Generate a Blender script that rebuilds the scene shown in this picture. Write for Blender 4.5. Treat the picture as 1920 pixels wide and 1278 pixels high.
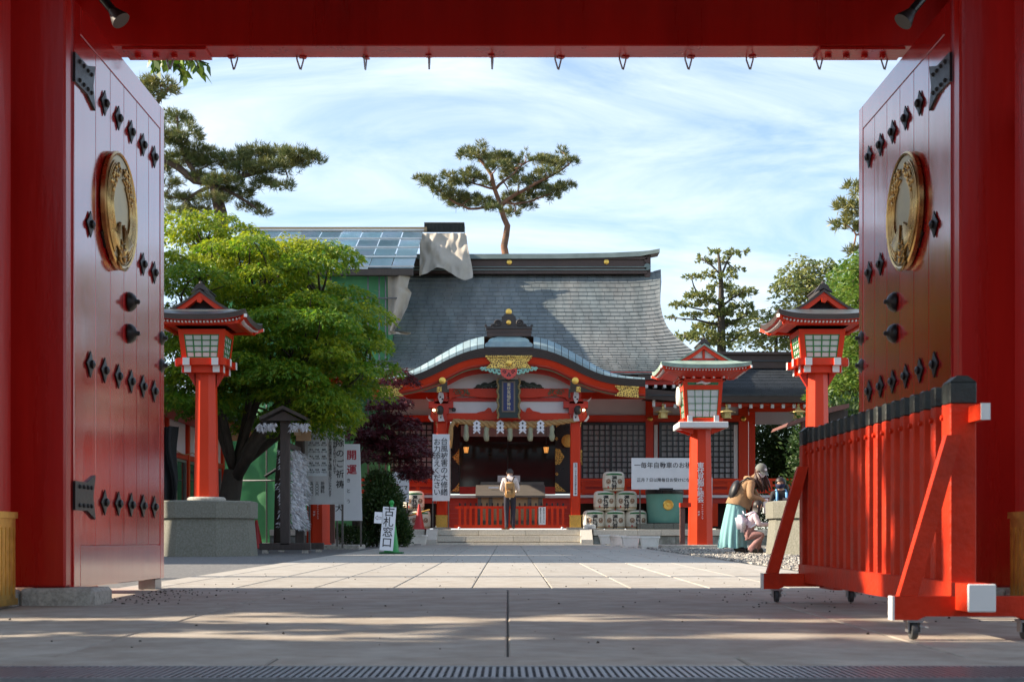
import bpy, bmesh, math, random
import numpy as np
from mathutils import Vector, Matrix, Quaternion
R = math.radians
scene = bpy.context.scene
COL = scene.collection
for o in list(bpy.data.objects): bpy.data.objects.remove(o)

# ------------------------------------------------------------ camera
FPX, CX, HZ, CAMH = 2613.0, 952.0, 1010.0, 0.436      # focal length in photo pixels, vanishing point, eye height
SLOPE = 20.0 / FPX                                     # the court rises gently towards the hall
def P(px, py, Y): return Vector(((px-CX)*Y/FPX, Y, CAMH+(HZ-py)*Y/FPX))
def G(Y): return SLOPE*min(Y, 60)
cd = bpy.data.cameras.new('camera'); cam = bpy.data.objects.new('camera', cd); COL.objects.link(cam)
cam.location = (0, 0, CAMH); cam.rotation_euler = (R(90), 0, 0)
cd.sensor_width = 36; cd.lens = 36*FPX/1920; cd.clip_start = .05; cd.clip_end = 3000
cd.shift_x = (960-CX)/1920; cd.shift_y = (HZ-639)/1920
cd.dof.use_dof = True; cd.dof.focus_distance = 34; cd.dof.aperture_fstop = 8
scene.camera = cam

# ------------------------------------------------------------ light
SUN_EL, SUN_AZ = 29.0, -90.0                           # low afternoon sun from the left of the court
world = bpy.data.worlds.new('World'); scene.world = world; world.use_nodes = True
nt = world.node_tree; N = nt.nodes; L = nt.links; N.clear()
def nd(nt, t, **k):
    n = nt.nodes.new(t)
    for a, b in k.items(): setattr(n, a, b)
    return n
out = nd(nt, 'ShaderNodeOutputWorld'); bg = nd(nt, 'ShaderNodeBackground'); bg.inputs[1].default_value = .11
sky = nd(nt, 'ShaderNodeTexSky', sky_type='NISHITA', sun_disc=False)
sky.sun_elevation = R(SUN_EL); sky.sun_rotation = R(SUN_AZ); sky.air_density = 1.0; sky.dust_density = .6; sky.ozone_density = 1.6
tc = nd(nt, 'ShaderNodeTexCoord'); sep = nd(nt, 'ShaderNodeSeparateXYZ'); L.new(tc.outputs['Generated'], sep.inputs[0])
az = nd(nt, 'ShaderNodeMath', operation='ADD'); az.inputs[1].default_value = .32; L.new(sep.outputs[2], az.inputs[0])
mx = nd(nt, 'ShaderNodeMath', operation='MAXIMUM'); mx.inputs[1].default_value = .08; L.new(az.outputs[0], mx.inputs[0])
dx = nd(nt, 'ShaderNodeMath', operation='DIVIDE'); L.new(sep.outputs[0], dx.inputs[0]); L.new(mx.outputs[0], dx.inputs[1])
dy = nd(nt, 'ShaderNodeMath', operation='DIVIDE'); L.new(sep.outputs[1], dy.inputs[0]); L.new(mx.outputs[0], dy.inputs[1])
cmb = nd(nt, 'ShaderNodeCombineXYZ'); L.new(dx.outputs[0], cmb.inputs[0]); L.new(dy.outputs[0], cmb.inputs[1])
mp = nd(nt, 'ShaderNodeMapping'); mp.inputs['Rotation'].default_value = (0, 0, R(-16)); mp.inputs['Scale'].default_value = (1.5, 3.6, 1); mp.inputs['Location'].default_value = (2.3, 4.1, 0)
L.new(cmb.outputs[0], mp.inputs[0])
nz = nd(nt, 'ShaderNodeTexNoise'); nz.inputs['Scale'].default_value = 1.5; nz.inputs['Detail'].default_value = 9; nz.inputs['Roughness'].default_value = .60; nz.inputs['Distortion'].default_value = .8
L.new(mp.outputs[0], nz.inputs[0])
cr = nd(nt, 'ShaderNodeValToRGB'); cr.color_ramp.elements[0].position = .38; cr.color_ramp.elements[0].color = (.08, .08, .08, 1); cr.color_ramp.elements[1].position = .71; cr.color_ramp.elements[1].color = (.92, .92, .92, 1)
L.new(nz.outputs[0], cr.inputs[0])
mixc = nd(nt, 'ShaderNodeMix', data_type='RGBA'); L.new(cr.outputs[0], mixc.inputs[0]); L.new(sky.outputs[0], mixc.inputs[6]); mixc.inputs[7].default_value = (4.2, 4.75, 5.4, 1)
L.new(mixc.outputs[2], bg.inputs[0]); L.new(bg.outputs[0], out.inputs[0])
sd = bpy.data.lights.new('sun', 'SUN'); sd.energy = 5.0; sd.angle = R(.53); sd.color = (1, .86, .68)
sun = bpy.data.objects.new('sun', sd); COL.objects.link(sun)
sdir = Vector((math.sin(R(SUN_AZ))*math.cos(R(SUN_EL)), math.cos(R(SUN_AZ))*math.cos(R(SUN_EL)), math.sin(R(SUN_EL))))
sun.rotation_euler = sdir.to_track_quat('Z', 'Y').to_euler(); sun.location = sdir*80
vs = scene.view_settings; vs.view_transform = 'Standard'; vs.look = 'None'; vs.gamma = 1; vs.exposure = 1.24; vs.use_curve_mapping = False
scene.cycles.max_bounces = 8; scene.cycles.transparent_max_bounces = 12; scene.cycles.use_denoising = True
try: scene.cycles.use_fast_gi = False
except Exception: pass

# ------------------------------------------------------------ materials
MATS = {}
def mat(name, col, rough=.5, metal=0., var=.12, scale=5., bump=0., bscale=None, stretch=(1, 1, 1), spec=.5, transl=0., rnd=0., second=None, smix=(.45, .65), coat=0., ior=None, attr=False, emit=None, alpha=1.):
    if name in MATS: return MATS[name]
    m = bpy.data.materials.new(name); m.use_nodes = True; t = m.node_tree; b = t.nodes['Principled BSDF']
    l = t.links.new
    co = nd(t, 'ShaderNodeTexCoord'); mpg = nd(t, 'ShaderNodeMapping'); mpg.inputs['Scale'].default_value = stretch
    oi = nd(t, 'ShaderNodeObjectInfo')
    l(co.outputs['Object'], mpg.inputs[0])
    off = nd(t, 'ShaderNodeVectorMath', operation='MULTIPLY_ADD'); l(oi.outputs['Random'], off.inputs[0]); off.inputs[1].default_value = (37, 17, 29); l(mpg.outputs[0], off.inputs[2])
    vec = off.outputs[0]
    n1 = nd(t, 'ShaderNodeTexNoise'); n1.inputs['Scale'].default_value = scale; n1.inputs['Detail'].default_value = 7; n1.inputs['Roughness'].default_value = .62; l(vec, n1.inputs[0])
    c = (col[0], col[1], col[2], 1)
    cur = nd(t, 'ShaderNodeRGB'); cur.outputs[0].default_value = c; cur = cur.outputs[0]
    if second is not None:
        n2 = nd(t, 'ShaderNodeTexNoise'); n2.inputs['Scale'].default_value = scale*.45; n2.inputs['Detail'].default_value = 8; n2.inputs['Roughness'].default_value = .65; l(vec, n2.inputs[0])
        rp = nd(t, 'ShaderNodeMapRange'); rp.inputs[1].default_value = smix[0]; rp.inputs[2].default_value = smix[1]; l(n2.outputs[0], rp.inputs[0])
        mm = nd(t, 'ShaderNodeMix', data_type='RGBA'); l(rp.outputs[0], mm.inputs[0]); l(cur, mm.inputs[6]); mm.inputs[7].default_value = (*second, 1); cur = mm.outputs[2]
    hs = nd(t, 'ShaderNodeHueSaturation'); l(cur, hs.inputs['Color'])
    mr = nd(t, 'ShaderNodeMapRange'); mr.inputs[1].default_value = .25; mr.inputs[2].default_value = .75; mr.inputs[3].default_value = 1-var; mr.inputs[4].default_value = 1+var; l(n1.outputs[0], mr.inputs[0])
    val = mr.outputs[0]
    if rnd:
        r2 = nd(t, 'ShaderNodeMapRange'); r2.inputs[3].default_value = 1-rnd; r2.inputs[4].default_value = 1+rnd; l(oi.outputs['Random'], r2.inputs[0])
        ml = nd(t, 'ShaderNodeMath', operation='MULTIPLY'); l(val, ml.inputs[0]); l(r2.outputs[0], ml.inputs[1]); val = ml.outputs[0]
    l(val, hs.inputs['Value'])
    cur = hs.outputs[0]
    if attr:                                            # per leaf tint: natural spread of leaf colour, plus painted highlights on maple tops
        at = nd(t, 'ShaderNodeAttribute', attribute_name='tint'); mm = nd(t, 'ShaderNodeMix', data_type='RGBA'); l(at.outputs['Fac'], mm.inputs[0]); l(cur, mm.inputs[6]); mm.inputs[7].default_value = (*attr, 1); cur = mm.outputs[2]
    l(cur, b.inputs['Base Color'])
    b.inputs['Roughness'].default_value = rough; b.inputs['Metallic'].default_value = metal; b.inputs['Specular IOR Level'].default_value = spec
    if ior: b.inputs['IOR'].default_value = ior; b.inputs['Coat IOR'].default_value = ior
    if coat: b.inputs['Coat Weight'].default_value = coat; b.inputs['Coat Roughness'].default_value = .12
    if rough > .12:
        rr = nd(t, 'ShaderNodeMapRange'); rr.inputs[3].default_value = max(.03, rough-.12); rr.inputs[4].default_value = min(1, rough+.12); l(n1.outputs[0], rr.inputs[0]); l(rr.outputs[0], b.inputs['Roughness'])
    if bump:
        nb = nd(t, 'ShaderNodeTexNoise'); nb.inputs['Scale'].default_value = bscale or scale*4; nb.inputs['Detail'].default_value = 6; l(vec, nb.inputs[0])
        bp = nd(t, 'ShaderNodeBump'); bp.inputs['Strength'].default_value = bump; bp.inputs['Distance'].default_value = .02; l(nb.outputs[0], bp.inputs['Height']); l(bp.outputs[0], b.inputs['Normal'])
    if emit: b.inputs['Emission Color'].default_value = (*emit[:3], 1); b.inputs['Emission Strength'].default_value = emit[3]
    if transl:
        tr = nd(t, 'ShaderNodeBsdfTranslucent'); l(cur, tr.inputs[0]); ms = nd(t, 'ShaderNodeMixShader'); ms.inputs[0].default_value = transl
        l(b.outputs[0], ms.inputs[1]); l(tr.outputs[0], ms.inputs[2]); l(ms.outputs[0], t.nodes['Material Output'].inputs[0])
    MATS[name] = m; return m

RED = mat('vermilion_paint', (.62, .036, .005), .36, var=.10, scale=1.6, bump=.03, bscale=40, spec=.3)
REDG = mat('vermilion_gloss', (.52, .011, .006), .30, spec=.4, var=.18, scale=1.6, bump=.12, bscale=10, stretch=(2.5, 2.5, .22), coat=.25, second=(.42, .008, .006), smix=(.40, .66))
REDD = mat('vermilion_door', (.42, .010, .010), .15, var=.16, scale=4, bump=.10, bscale=9, stretch=(1, 1, .12), coat=.8, rnd=.12, ior=1.72)
REDW = mat('vermilion_weathered', (.50, .028, .006), .5, spec=.25, var=.2, scale=7, bump=.25, bscale=34, rnd=.12, second=(.38, .03, .012), smix=(.55, .72))
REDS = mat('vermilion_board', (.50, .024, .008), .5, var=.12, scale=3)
WHITE = mat('white_paint', (.68, .66, .63), .5, var=.06, scale=4, second=(.62, .60, .55), smix=(.58, .8))
PLASTER = mat('white_plaster', (.70, .67, .66), .8, var=.06, scale=2)
BLACK = mat('black_lacquer', (.012, .012, .014), .3, var=.2)
BLKIRON = mat('black_iron', (.014, .012, .012), .42, metal=.3, var=.3, scale=30, bump=.2, bscale=60)
BLKTOP = mat('black_paint_weathered', (.016, .019, .016), .5, var=.4, scale=14, bump=.2, bscale=50)
GOLD = mat('gilded_metal', (.83, .52, .12), .34, metal=1., var=.16, scale=12)
COPR = mat('dull_ridge_copper', (.15, .19, .18), .5, metal=.2, var=.25, scale=2)
GOLDF = mat('gold_leaf_fitting', (.80, .52, .13), .42, metal=.75, var=.22, scale=26, bump=.5, bscale=26)
BRONZE = mat('medallion_bronze', (.62, .40, .15), .28, metal=1., var=.2, scale=9, second=(.36, .22, .08))
PALEB = mat('medallion_field', (.42, .33, .19), .45, metal=.7, var=.18, scale=6)
BRASSG = mat('post_sleeve_brass', (.72, .43, .10), .32, metal=1., var=.2, scale=14)
BRASSY = mat('lantern_brass', (.62, .48, .20), .4, metal=.7, var=.2, scale=12)
GREENP = mat('green_lattice_paint', (.022, .17, .035), .45)
COPPER = mat('green_copper_roof', (.28, .37, .31), .65, metal=.1, var=.22, scale=5, second=(.20, .27, .21), rnd=.05)
COPB = mat('blue_copper_tile', (.25, .34, .365), .6, metal=.1, var=.16, scale=5, second=(.19, .29, .34), rnd=.16)
ROOF = mat('aged_copper_shingle', (.155, .18, .185), .5, metal=.25, var=.30, scale=.55, stretch=(5, 1, .6), second=(.20, .205, .20), smix=(.4, .66))
ROOF2 = mat('aged_copper_shingle_pale', (.170, .195, .198), .5, metal=.25, var=.30, scale=.55, stretch=(5, 1, .6), second=(.215, .218, .21), smix=(.4, .66))
ROOF3 = mat('aged_copper_shingle_dark', (.142, .166, .172), .5, metal=.25, var=.30, scale=.55, stretch=(5, 1, .6), second=(.185, .19, .187), smix=(.4, .66))
ROOFD = mat('dark_wing_shingle', (.060, .066, .076), .5, metal=.2, var=.25, scale=1.5, stretch=(2, 1, 1))
LROOF = mat('dark_lantern_roof', (.13, .145, .15), .4, metal=.4, var=.22, scale=5, rnd=.12)
BROWN = mat('brown_bargeboard', (.055, .036, .030), .55, var=.25, scale=4, stretch=(1, 1, 6))
RIDGE = mat('brown_ridge_copper', (.075, .045, .038), .5, metal=.2, var=.25, scale=2)
WOODG = mat('grey_weathered_wood', (.115, .10, .085), .75, var=.3, scale=3, stretch=(1, 8, 8), bump=.3, rnd=.12)
STEELD = mat('weathered_scaffold_steel', (.16, .16, .17), .65, metal=.4, var=.3, scale=20)
WOODD = mat('dark_weathered_wood', (.055, .042, .036), .7, var=.35, scale=4, stretch=(6, 6, 1), bump=.3, rnd=.1)
WOODB = mat('brown_post_wood', (.15, .06, .045), .6, var=.2, scale=4, stretch=(6, 6, 1))
WOODT = mat('tan_wood', (.34, .23, .12), .7, var=.2, scale=5, stretch=(1, 6, 6), rnd=.1)
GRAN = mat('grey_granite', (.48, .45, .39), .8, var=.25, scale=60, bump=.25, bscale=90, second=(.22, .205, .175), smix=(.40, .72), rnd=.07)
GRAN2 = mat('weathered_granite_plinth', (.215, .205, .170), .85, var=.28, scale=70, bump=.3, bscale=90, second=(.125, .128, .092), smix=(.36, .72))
MOSS = mat('mossy_base_stone', (.16, .17, .15), .85, var=.3, scale=10, second=(.30, .31, .29))
STEPS = mat('pale_step_granite', (.58, .54, .46), .8, var=.2, scale=60, bump=.25, bscale=90, second=(.44, .40, .33), smix=(.45, .75), rnd=.08)
CONC = mat('paving_concrete', (.370, .350, .315), .82, var=.13, scale=11, bump=.16, bscale=120, second=(.300, .272, .232), smix=(.38, .66), rnd=.09)
JOINT = mat('joint_grime', (.07, .062, .052), .9, var=.2)
ASPH = mat('court_asphalt', (.13, .13, .13), .9, var=.3, scale=50, bump=.5, bscale=160, second=(.20, .195, .185), smix=(.45, .62))
CONCW = mat('gate_paving_concrete', (.385, .345, .292), .82, var=.17, scale=8, bump=.2, bscale=110, second=(.285, .238, .190), smix=(.36, .66), rnd=.07)
GRAVM = mat('gravel_bed', (.20, .19, .17), .95, var=.4, scale=40, bump=.8, bscale=60)
STEEL = mat('galvanised_steel', (.32, .32, .33), .42, metal=.8, var=.2, scale=20)
RUBBER = mat('grey_rubber', (.05, .05, .052), .7)
PAPER = mat('sign_white', (.70, .71, .73), .5, var=.06, scale=3, bump=.08, bscale=6, rnd=.04)
PAPERG = mat('sign_weathered', (.50, .51, .50), .5, var=.12, scale=1.2)
INK = mat('black_ink', (.015, .015, .016), .6)
INKR = mat('red_ink', (.42, .02, .04), .6)
INKW = mat('white_lettering', (.80, .72, .70), .6)
INKG = mat('gold_lettering', (.55, .45, .30), .4, metal=.5)
NAVY = mat('plaque_blue', (.012, .018, .10), .35, var=.2)
SHOJI = mat('paper_screen', (.42, .41, .41), .8, var=.18, scale=1.2)
LPANE = mat('lantern_paper_pane', (.56, .58, .55), .5, var=.06, scale=3)
STRAW = mat('straw_wrap', (.66, .61, .50), .8, var=.14, scale=9, stretch=(1, 1, 5), bump=.4, bscale=30)
ROPE = mat('straw_rope', (.42, .25, .10), .85, var=.25, scale=25, bump=.4)
TASSEL = mat('pale_straw_tassel', (.34, .35, .24), .9, var=.2, scale=20, stretch=(6, 6, 1), bump=.4)
TARP = mat('beige_tarpaulin', (.40, .355, .295), .75, var=.14, scale=1.6, bump=.5, bscale=3.2)
GNET = mat('green_mesh_sheet', (.075, .27, .115), .6, var=.14, scale=1.2, bump=.35, bscale=2.5, transl=.25)
BLUEP = mat('blue_corrugated_panel', (.27, .40, .46), .6, var=.12, scale=1.4, second=(.36, .43, .52), rnd=.28)
TEAL = mat('teal_drum_paint', (.13, .33, .27), .4, var=.05, scale=3)
PLANT = mat('ivory_plastic', (.78, .75, .68), .5, var=.12, scale=5, second=(.40, .37, .30), smix=(.5, .75))
CONEG = mat('green_plastic', (.012, .30, .05), .38)
CONER = mat('red_plastic', (.46, .015, .018), .42)
BARK = mat('maple_bark', (.06, .048, .036), .9, var=.4, scale=8, bump=.6, bscale=25, stretch=(1, 1, .4))
BARKP = mat('pine_bark', (.24, .115, .065), .9, var=.4, scale=5, bump=.7, bscale=14, second=(.10, .07, .05))
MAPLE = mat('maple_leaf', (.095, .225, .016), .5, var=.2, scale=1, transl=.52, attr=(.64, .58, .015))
REDLEAF = mat('red_maple_leaf', (.060, .008, .014), .5, var=.3, scale=1, transl=.35, attr=(.20, .016, .025))
BUSH = mat('bush_leaf', (.024, .062, .012), .5, var=.3, scale=1, transl=.25, attr=(.10, .15, .03))
PINEL = mat('pine_needle', (.060, .100, .032), .55, var=.25, scale=1, transl=.25, attr=(.28, .25, .065))
CONIF = mat('conifer_leaf', (.13, .18, .06), .55, var=.25, scale=1, transl=.4, attr=(.38, .36, .11))
LIGHTG = mat('young_leaf', (.075, .17, .020), .5, var=.2, scale=1, transl=.4, attr=(.28, .33, .06))
GLASS = mat('dark_glass', (.012, .017, .018), .06, var=.1, spec=.6)
SKIN = mat('skin', (.55, .33, .24), .55, var=.04)
HAIR = mat('dark_hair', (.018, .013, .011), .5, var=.3, scale=30, stretch=(4, 4, 1))

def openwork(name, gold, dark, scale):                  # pierced gilt plate: flat scrollwork pattern
    m = bpy.data.materials.new(name); m.use_nodes = True; t = m.node_tree; b = t.nodes['Principled BSDF']; l = t.links.new
    co = nd(t, 'ShaderNodeTexCoord'); v = nd(t, 'ShaderNodeTexVoronoi', feature='DISTANCE_TO_EDGE'); v.inputs['Scale'].default_value = scale; l(co.outputs['Object'], v.inputs[0])
    r = nd(t, 'ShaderNodeMapRange'); r.inputs[1].default_value = .13; r.inputs[2].default_value = .19; l(v.outputs[0], r.inputs[0])
    mm = nd(t, 'ShaderNodeMix', data_type='RGBA'); l(r.outputs[0], mm.inputs[0]); mm.inputs[6].default_value = (*gold, 1); mm.inputs[7].default_value = (*dark, 1); l(mm.outputs[2], b.inputs['Base Color'])
    iv = nd(t, 'ShaderNodeMath', operation='SUBTRACT'); iv.inputs[0].default_value = .75; l(r.outputs[0], iv.inputs[1]); l(iv.outputs[0], b.inputs['Metallic']); b.inputs['Roughness'].default_value = .38
    bp = nd(t, 'ShaderNodeBump'); bp.inputs['Distance'].default_value = .01; bp.invert = True; l(r.outputs[0], bp.inputs['Height']); l(bp.outputs[0], b.inputs['Normal']); return m
GOLDO = openwork('pierced_gilt', (.85, .56, .14), (.16, .06, .02), 20.)

# ------------------------------------------------------------ mesh builder
class MB:
    def __init__(s): s.v = []; s.f = []; s.m = []; s.mats = []
    def mi(s, m):
        if m not in s.mats: s.mats.append(m)
        return s.mats.index(m)
    def add(s, vs, fs, m):
        b = len(s.v); s.v += [tuple(v) for v in vs]; i = s.mi(m)
        for f in fs: s.f.append(tuple(b+k for k in f)); s.m.append(i)
        return s
    def box(s, x0, x1, y0, y1, z0, z1, m, ch=0.):
        if ch:
            c = min(ch, abs(x1-x0)*.4, abs(z1-z0)*.4, abs(y1-y0)*.4)
            bm = bmesh.new(); bmesh.ops.create_cube(bm, size=1)
            for v in bm.verts: v.co = ((x0+x1)/2+v.co.x*(x1-x0), (y0+y1)/2+v.co.y*(y1-y0), (z0+z1)/2+v.co.z*(z1-z0))
            bmesh.ops.bevel(bm, geom=bm.edges[:], offset=c, segments=1, affect='EDGES'); return s.bm(bm, m)
        vs = [(x, y, z) for z in (z0, z1) for y in (y0, y1) for x in (x0, x1)]
        return s.add(vs, [(0, 2, 3, 1), (4, 5, 7, 6), (0, 1, 5, 4), (2, 6, 7, 3), (0, 4, 6, 2), (1, 3, 7, 5)], m)
    def bm(s, bm, m):
        bm.verts.ensure_lookup_table()
        for i, v in enumerate(bm.verts): v.index = i
        s.add([v.co[:] for v in bm.verts], [[v.index for v in f.verts] for f in bm.faces], m); bm.free(); return s
    def prism(s, pts, y0, y1, m, axis='y'):             # outline (a, b) extruded along an axis
        n = len(pts); a = sum(pts[i][0]*pts[(i+1) % n][1]-pts[(i+1) % n][0]*pts[i][1] for i in range(n))
        if a < 0: pts = pts[::-1]
        mk = {'y': lambda p, t: (p[0], t, p[1]), 'x': lambda p, t: (t, p[0], p[1]), 'z': lambda p, t: (p[0], p[1], t)}[axis]
        vs = [mk(p, y0) for p in pts]+[mk(p, y1) for p in pts]
        fs = [tuple(range(n)), tuple(range(2*n-1, n-1, -1))]+[(i, i+n, (i+1) % n+n, (i+1) % n) for i in range(n)]
        return s.add(vs, fs, m)
    def strip(s, A, B, m):                              # quads between two polylines
        n = len(A); return s.add(list(A)+list(B), [(i, i+1, n+i+1, n+i) for i in range(n-1)], m)
    def lathe(s, prof, c, m, seg=20, axis='z', cap=True):
        vs = []; fs = []
        for r, h in prof:
            for k in range(seg):
                a = 2*math.pi*k/seg; x, y = r*math.cos(a), r*math.sin(a)
                vs.append({'z': (c[0]+x, c[1]+y, c[2]+h), 'x': (c[0]+h, c[1]+x, c[2]+y), 'y': (c[0]+x, c[1]+h, c[2]-y)}[axis])
        for i in range(len(prof)-1):
            for k in range(seg): k2 = (k+1) % seg; fs.append((i*seg+k, i*seg+k2, (i+1)*seg+k2, (i+1)*seg+k))
        if cap: fs.append(tuple(range(seg-1, -1, -1))); fs.append(tuple((len(prof)-1)*seg+k for k in range(seg)))
        return s.add(vs, fs, m)
    def tube(s, pts, rad, m, seg=8, cap=True):
        pts = [Vector(p) for p in pts]; n = len(pts)
        rad = [rad]*n if not hasattr(rad, '__len__') else rad
        vs = []; fs = []; ref = None
        for i, p in enumerate(pts):
            d = (pts[min(i+1, n-1)]-pts[max(i-1, 0)]).normalized()
            if ref is None: ref = d.orthogonal().normalized()
            ref = (ref-d*ref.dot(d)); ref = ref.normalized() if ref.length > 1e-6 else d.orthogonal().normalized()
            q = d.cross(ref)
            for k in range(seg): a = 2*math.pi*k/seg; vs.append(p+(ref*math.cos(a)+q*math.sin(a))*rad[i])
        for i in range(n-1):
            for k in range(seg): k2 = (k+1) % seg; fs.append((i*seg+k, i*seg+k2, (i+1)*seg+k2, (i+1)*seg+k))
        if cap: fs.append(tuple(range(seg-1, -1, -1))); fs.append(tuple((n-1)*seg+k for k in range(seg)))
        return s.add(vs, fs, m)
    def beam(s, a, b, w, h, m):                         # square bar from a to b (w sideways, h in the upright direction)
        a, b = Vector(a), Vector(b); d = (b-a).normalized()
        up = Vector((0, 0, 1)) if abs(d.z) < .98 else Vector((0, 1, 0))
        x = d.cross(up).normalized(); z = x.cross(d)
        vs = [p+x*(sx*w/2)+z*(sz*h/2) for p in (a, b) for sx, sz in ((-1, -1), (1, -1), (1, 1), (-1, 1))]
        return s.add(vs, [(0, 1, 2, 3), (7, 6, 5, 4), (0, 4, 5, 1), (1, 5, 6, 2), (2, 6, 7, 3), (3, 7, 4, 0)], m)
    def ball(s, c, r, m, seg=14, ring=8, sc=(1, 1, 1)):
        vs = []; fs = []
        for i in range(ring+1):
            t = math.pi*i/ring
            for k in range(seg): a = 2*math.pi*k/seg; vs.append((c[0]+r*sc[0]*math.sin(t)*math.cos(a), c[1]+r*sc[1]*math.sin(t)*math.sin(a), c[2]-r*sc[2]*math.cos(t)))
        for i in range(ring):
            for k in range(seg): k2 = (k+1) % seg; fs.append((i*seg+k, i*seg+k2, (i+1)*seg+k2, (i+1)*seg+k))
        return s.add(vs, fs, m)
    def mesh(s, name, smooth=False, off=(0, 0, 0), angle=None):
        me = bpy.data.meshes.new(name); o = Vector(off)
        me.from_pydata([(v[0]-o.x, v[1]-o.y, v[2]-o.z) for v in s.v], [], s.f)
        for m in s.mats: me.materials.append(m)
        me.polygons.foreach_set('material_index', s.m)
        if smooth:
            me.polygons.foreach_set('use_smooth', [True]*len(s.f))
            if angle: me.set_sharp_from_angle(angle=R(angle))
        me.validate(); me.update(); return me
    def build(s, name, parent=None, smooth=False, angle=None, **tags):
        """vertices are world coordinates; the object is placed under its parent without offset"""
        off = wloc(parent) if parent else Vector((0, 0, 0))
        o = bpy.data.objects.new(name, s.mesh(name, smooth, off, angle)); COL.objects.link(o); o.parent = parent; tag(o, **tags); return o
    def top(s, name, label=None, cat=None, group=None, kind=None, smooth=False, angle=None):
        """single-mesh top-level object with its origin at the middle of its base"""
        a = np.array(s.v); off = Vector(((a[:, 0].min()+a[:, 0].max())/2, (a[:, 1].min()+a[:, 1].max())/2, a[:, 2].min()))
        o = bpy.data.objects.new(name, s.mesh(name, smooth, off, angle)); COL.objects.link(o); o.location = off; tag(o, label, cat, group, kind); return o
def wloc(o):
    v = Vector((0, 0, 0))
    while o: v += o.location; o = o.parent
    return v
def tag(o, label=None, cat=None, group=None, kind=None):
    for k, v in (('label', label), ('category', cat), ('group', group), ('kind', kind)):
        if v: o[k] = v
    return o
def thing(name, loc, label, cat, group=None):
    o = bpy.data.objects.new(name, None); COL.objects.link(o); o.location = loc; o.empty_display_size = .1; return tag(o, label, cat, group)
def piece(name, me, parent, loc, rot=(0, 0, 0), sc=(1, 1, 1)):   # world position, shared mesh
    o = bpy.data.objects.new(name, me); COL.objects.link(o); o.parent = parent; o.location = Vector(loc)-(wloc(parent) if parent else Vector((0, 0, 0))); o.rotation_euler = rot; o.scale = sc; return o
def copy_tree(o, parent=None):
    c = o.copy(); COL.objects.link(c); c.parent = parent
    for ch in o.children: copy_tree(ch, c)
    return c
def text_mesh(body, size, m, offset=0., line=1., depth=.002, align='CENTER'):
    cu = bpy.data.curves.new('lettering', 'FONT'); cu.body = body; cu.size = size; cu.space_line = line; cu.offset = offset; cu.extrude = depth; cu.align_x = align; cu.resolution_u = 3
    ob = bpy.data.objects.new('lettering', cu); COL.objects.link(ob)
    dg = bpy.context.evaluated_depsgraph_get(); me = bpy.data.meshes.new_from_object(ob.evaluated_get(dg)); bpy.data.objects.remove(ob)
    me.materials.clear(); me.materials.append(m); return me
def lettering(parent, body, x, y, ztop, size, m, vertical=True, pitch=1.05, offset=.012, name='lettering', rotz=0., align='CENTER', tilt=0.):
    """writing standing upright, facing the camera side (-Y); ztop = top edge of the first sign"""
    if vertical: body = '\n'.join(body)
    me = text_mesh(body, size, m, offset*size, pitch, .0015, align)
    o = piece(name, me, parent, (x, y, ztop-size*.85), (R(90)+tilt, 0, rotz)); return o

# many small faces at once
def blades(name, pts, dirs, length, width, m, tint, parent=None, nrm=None, tri=False, rng=None):
    n = len(pts); pts = np.asarray(pts, float); d = np.asarray(dirs, float); d /= np.linalg.norm(d, axis=1)[:, None]+1e-9
    rng = rng or np.random.default_rng(1)
    if nrm is None: nrm = rng.normal(size=(n, 3))
    s = np.cross(d, nrm); s /= np.linalg.norm(s, axis=1)[:, None]+1e-9
    length = np.broadcast_to(length, (n,))[:, None]; width = np.broadcast_to(width, (n,))[:, None]
    off = np.array(wloc(parent)) if parent else np.zeros(3)
    pts = pts-off
    if tri:
        V = np.stack([pts-s*width/2, pts+s*width/2, pts+d*length], 1); k = 3
    else:
        mid = pts+d*length*.42
        V = np.stack([pts, mid-s*width/2, pts+d*length, mid+s*width/2], 1); k = 4
    me = bpy.data.meshes.new(name); me.vertices.add(n*k); me.vertices.foreach_set('co', V.reshape(-1).astype(np.float32))
    me.loops.add(n*k); me.loops.foreach_set('vertex_index', np.arange(n*k, dtype=np.int32))
    me.polygons.add(n); me.polygons.foreach_set('loop_start', np.arange(0, n*k, k, dtype=np.int32)); me.polygons.foreach_set('loop_total', np.full(n, k, dtype=np.int32))
    a = me.attributes.new('tint', 'FLOAT', 'POINT'); a.data.foreach_set('value', np.repeat(np.clip(tint, 0, 1), k).astype(np.float32))
    me.materials.append(m); me.update(); me.validate()
    o = bpy.data.objects.new(name, me); COL.objects.link(o); o.parent = parent; return o

# ============================================================ the ground
rng = np.random.default_rng(7); random.seed(7)
TILT = math.atan(SLOPE)
def sheet(name, x0, x1, y0, y1, m, dz=0., ny=2, kind='structure'):
    ys = [y0+(y1-y0)*i/(ny-1) for i in range(ny)]; b = MB()
    b.strip([(x0, y, G(y)+dz) for y in ys], [(x1, y, G(y)+dz) for y in ys], m)
    b.f = [f[::-1] for f in b.f]
    o = b.build(name); tag(o, kind=kind); return o
gb = MB()
ys = [-300, 0, 20, 40, 60, 900]
gb.strip([(900, y, G(y)-.03) for y in ys], [(-900, y, G(y)-.03) for y in ys], ASPH)
tag(gb.build('ground'), kind='structure')
path = sheet('pavement', -6.2, 6.2, -2, 10.2, JOINT, -.012)
path2 = sheet('path', -2.86, 2.95, 10.2, 37.55, JOINT, -.012)
def slab_mesh(w, l, m=None):
    b = MB(); b.box(-w/2, w/2, -l/2, l/2, -.03, 0, m or CONC, .006); return b.mesh('slab')
def slab(me, x, y, par, dz=0.):
    return piece('slab', me, par, (x, y, G(y)+dz), (TILT, 0, random.uniform(-.0006, .0006)))
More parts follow.
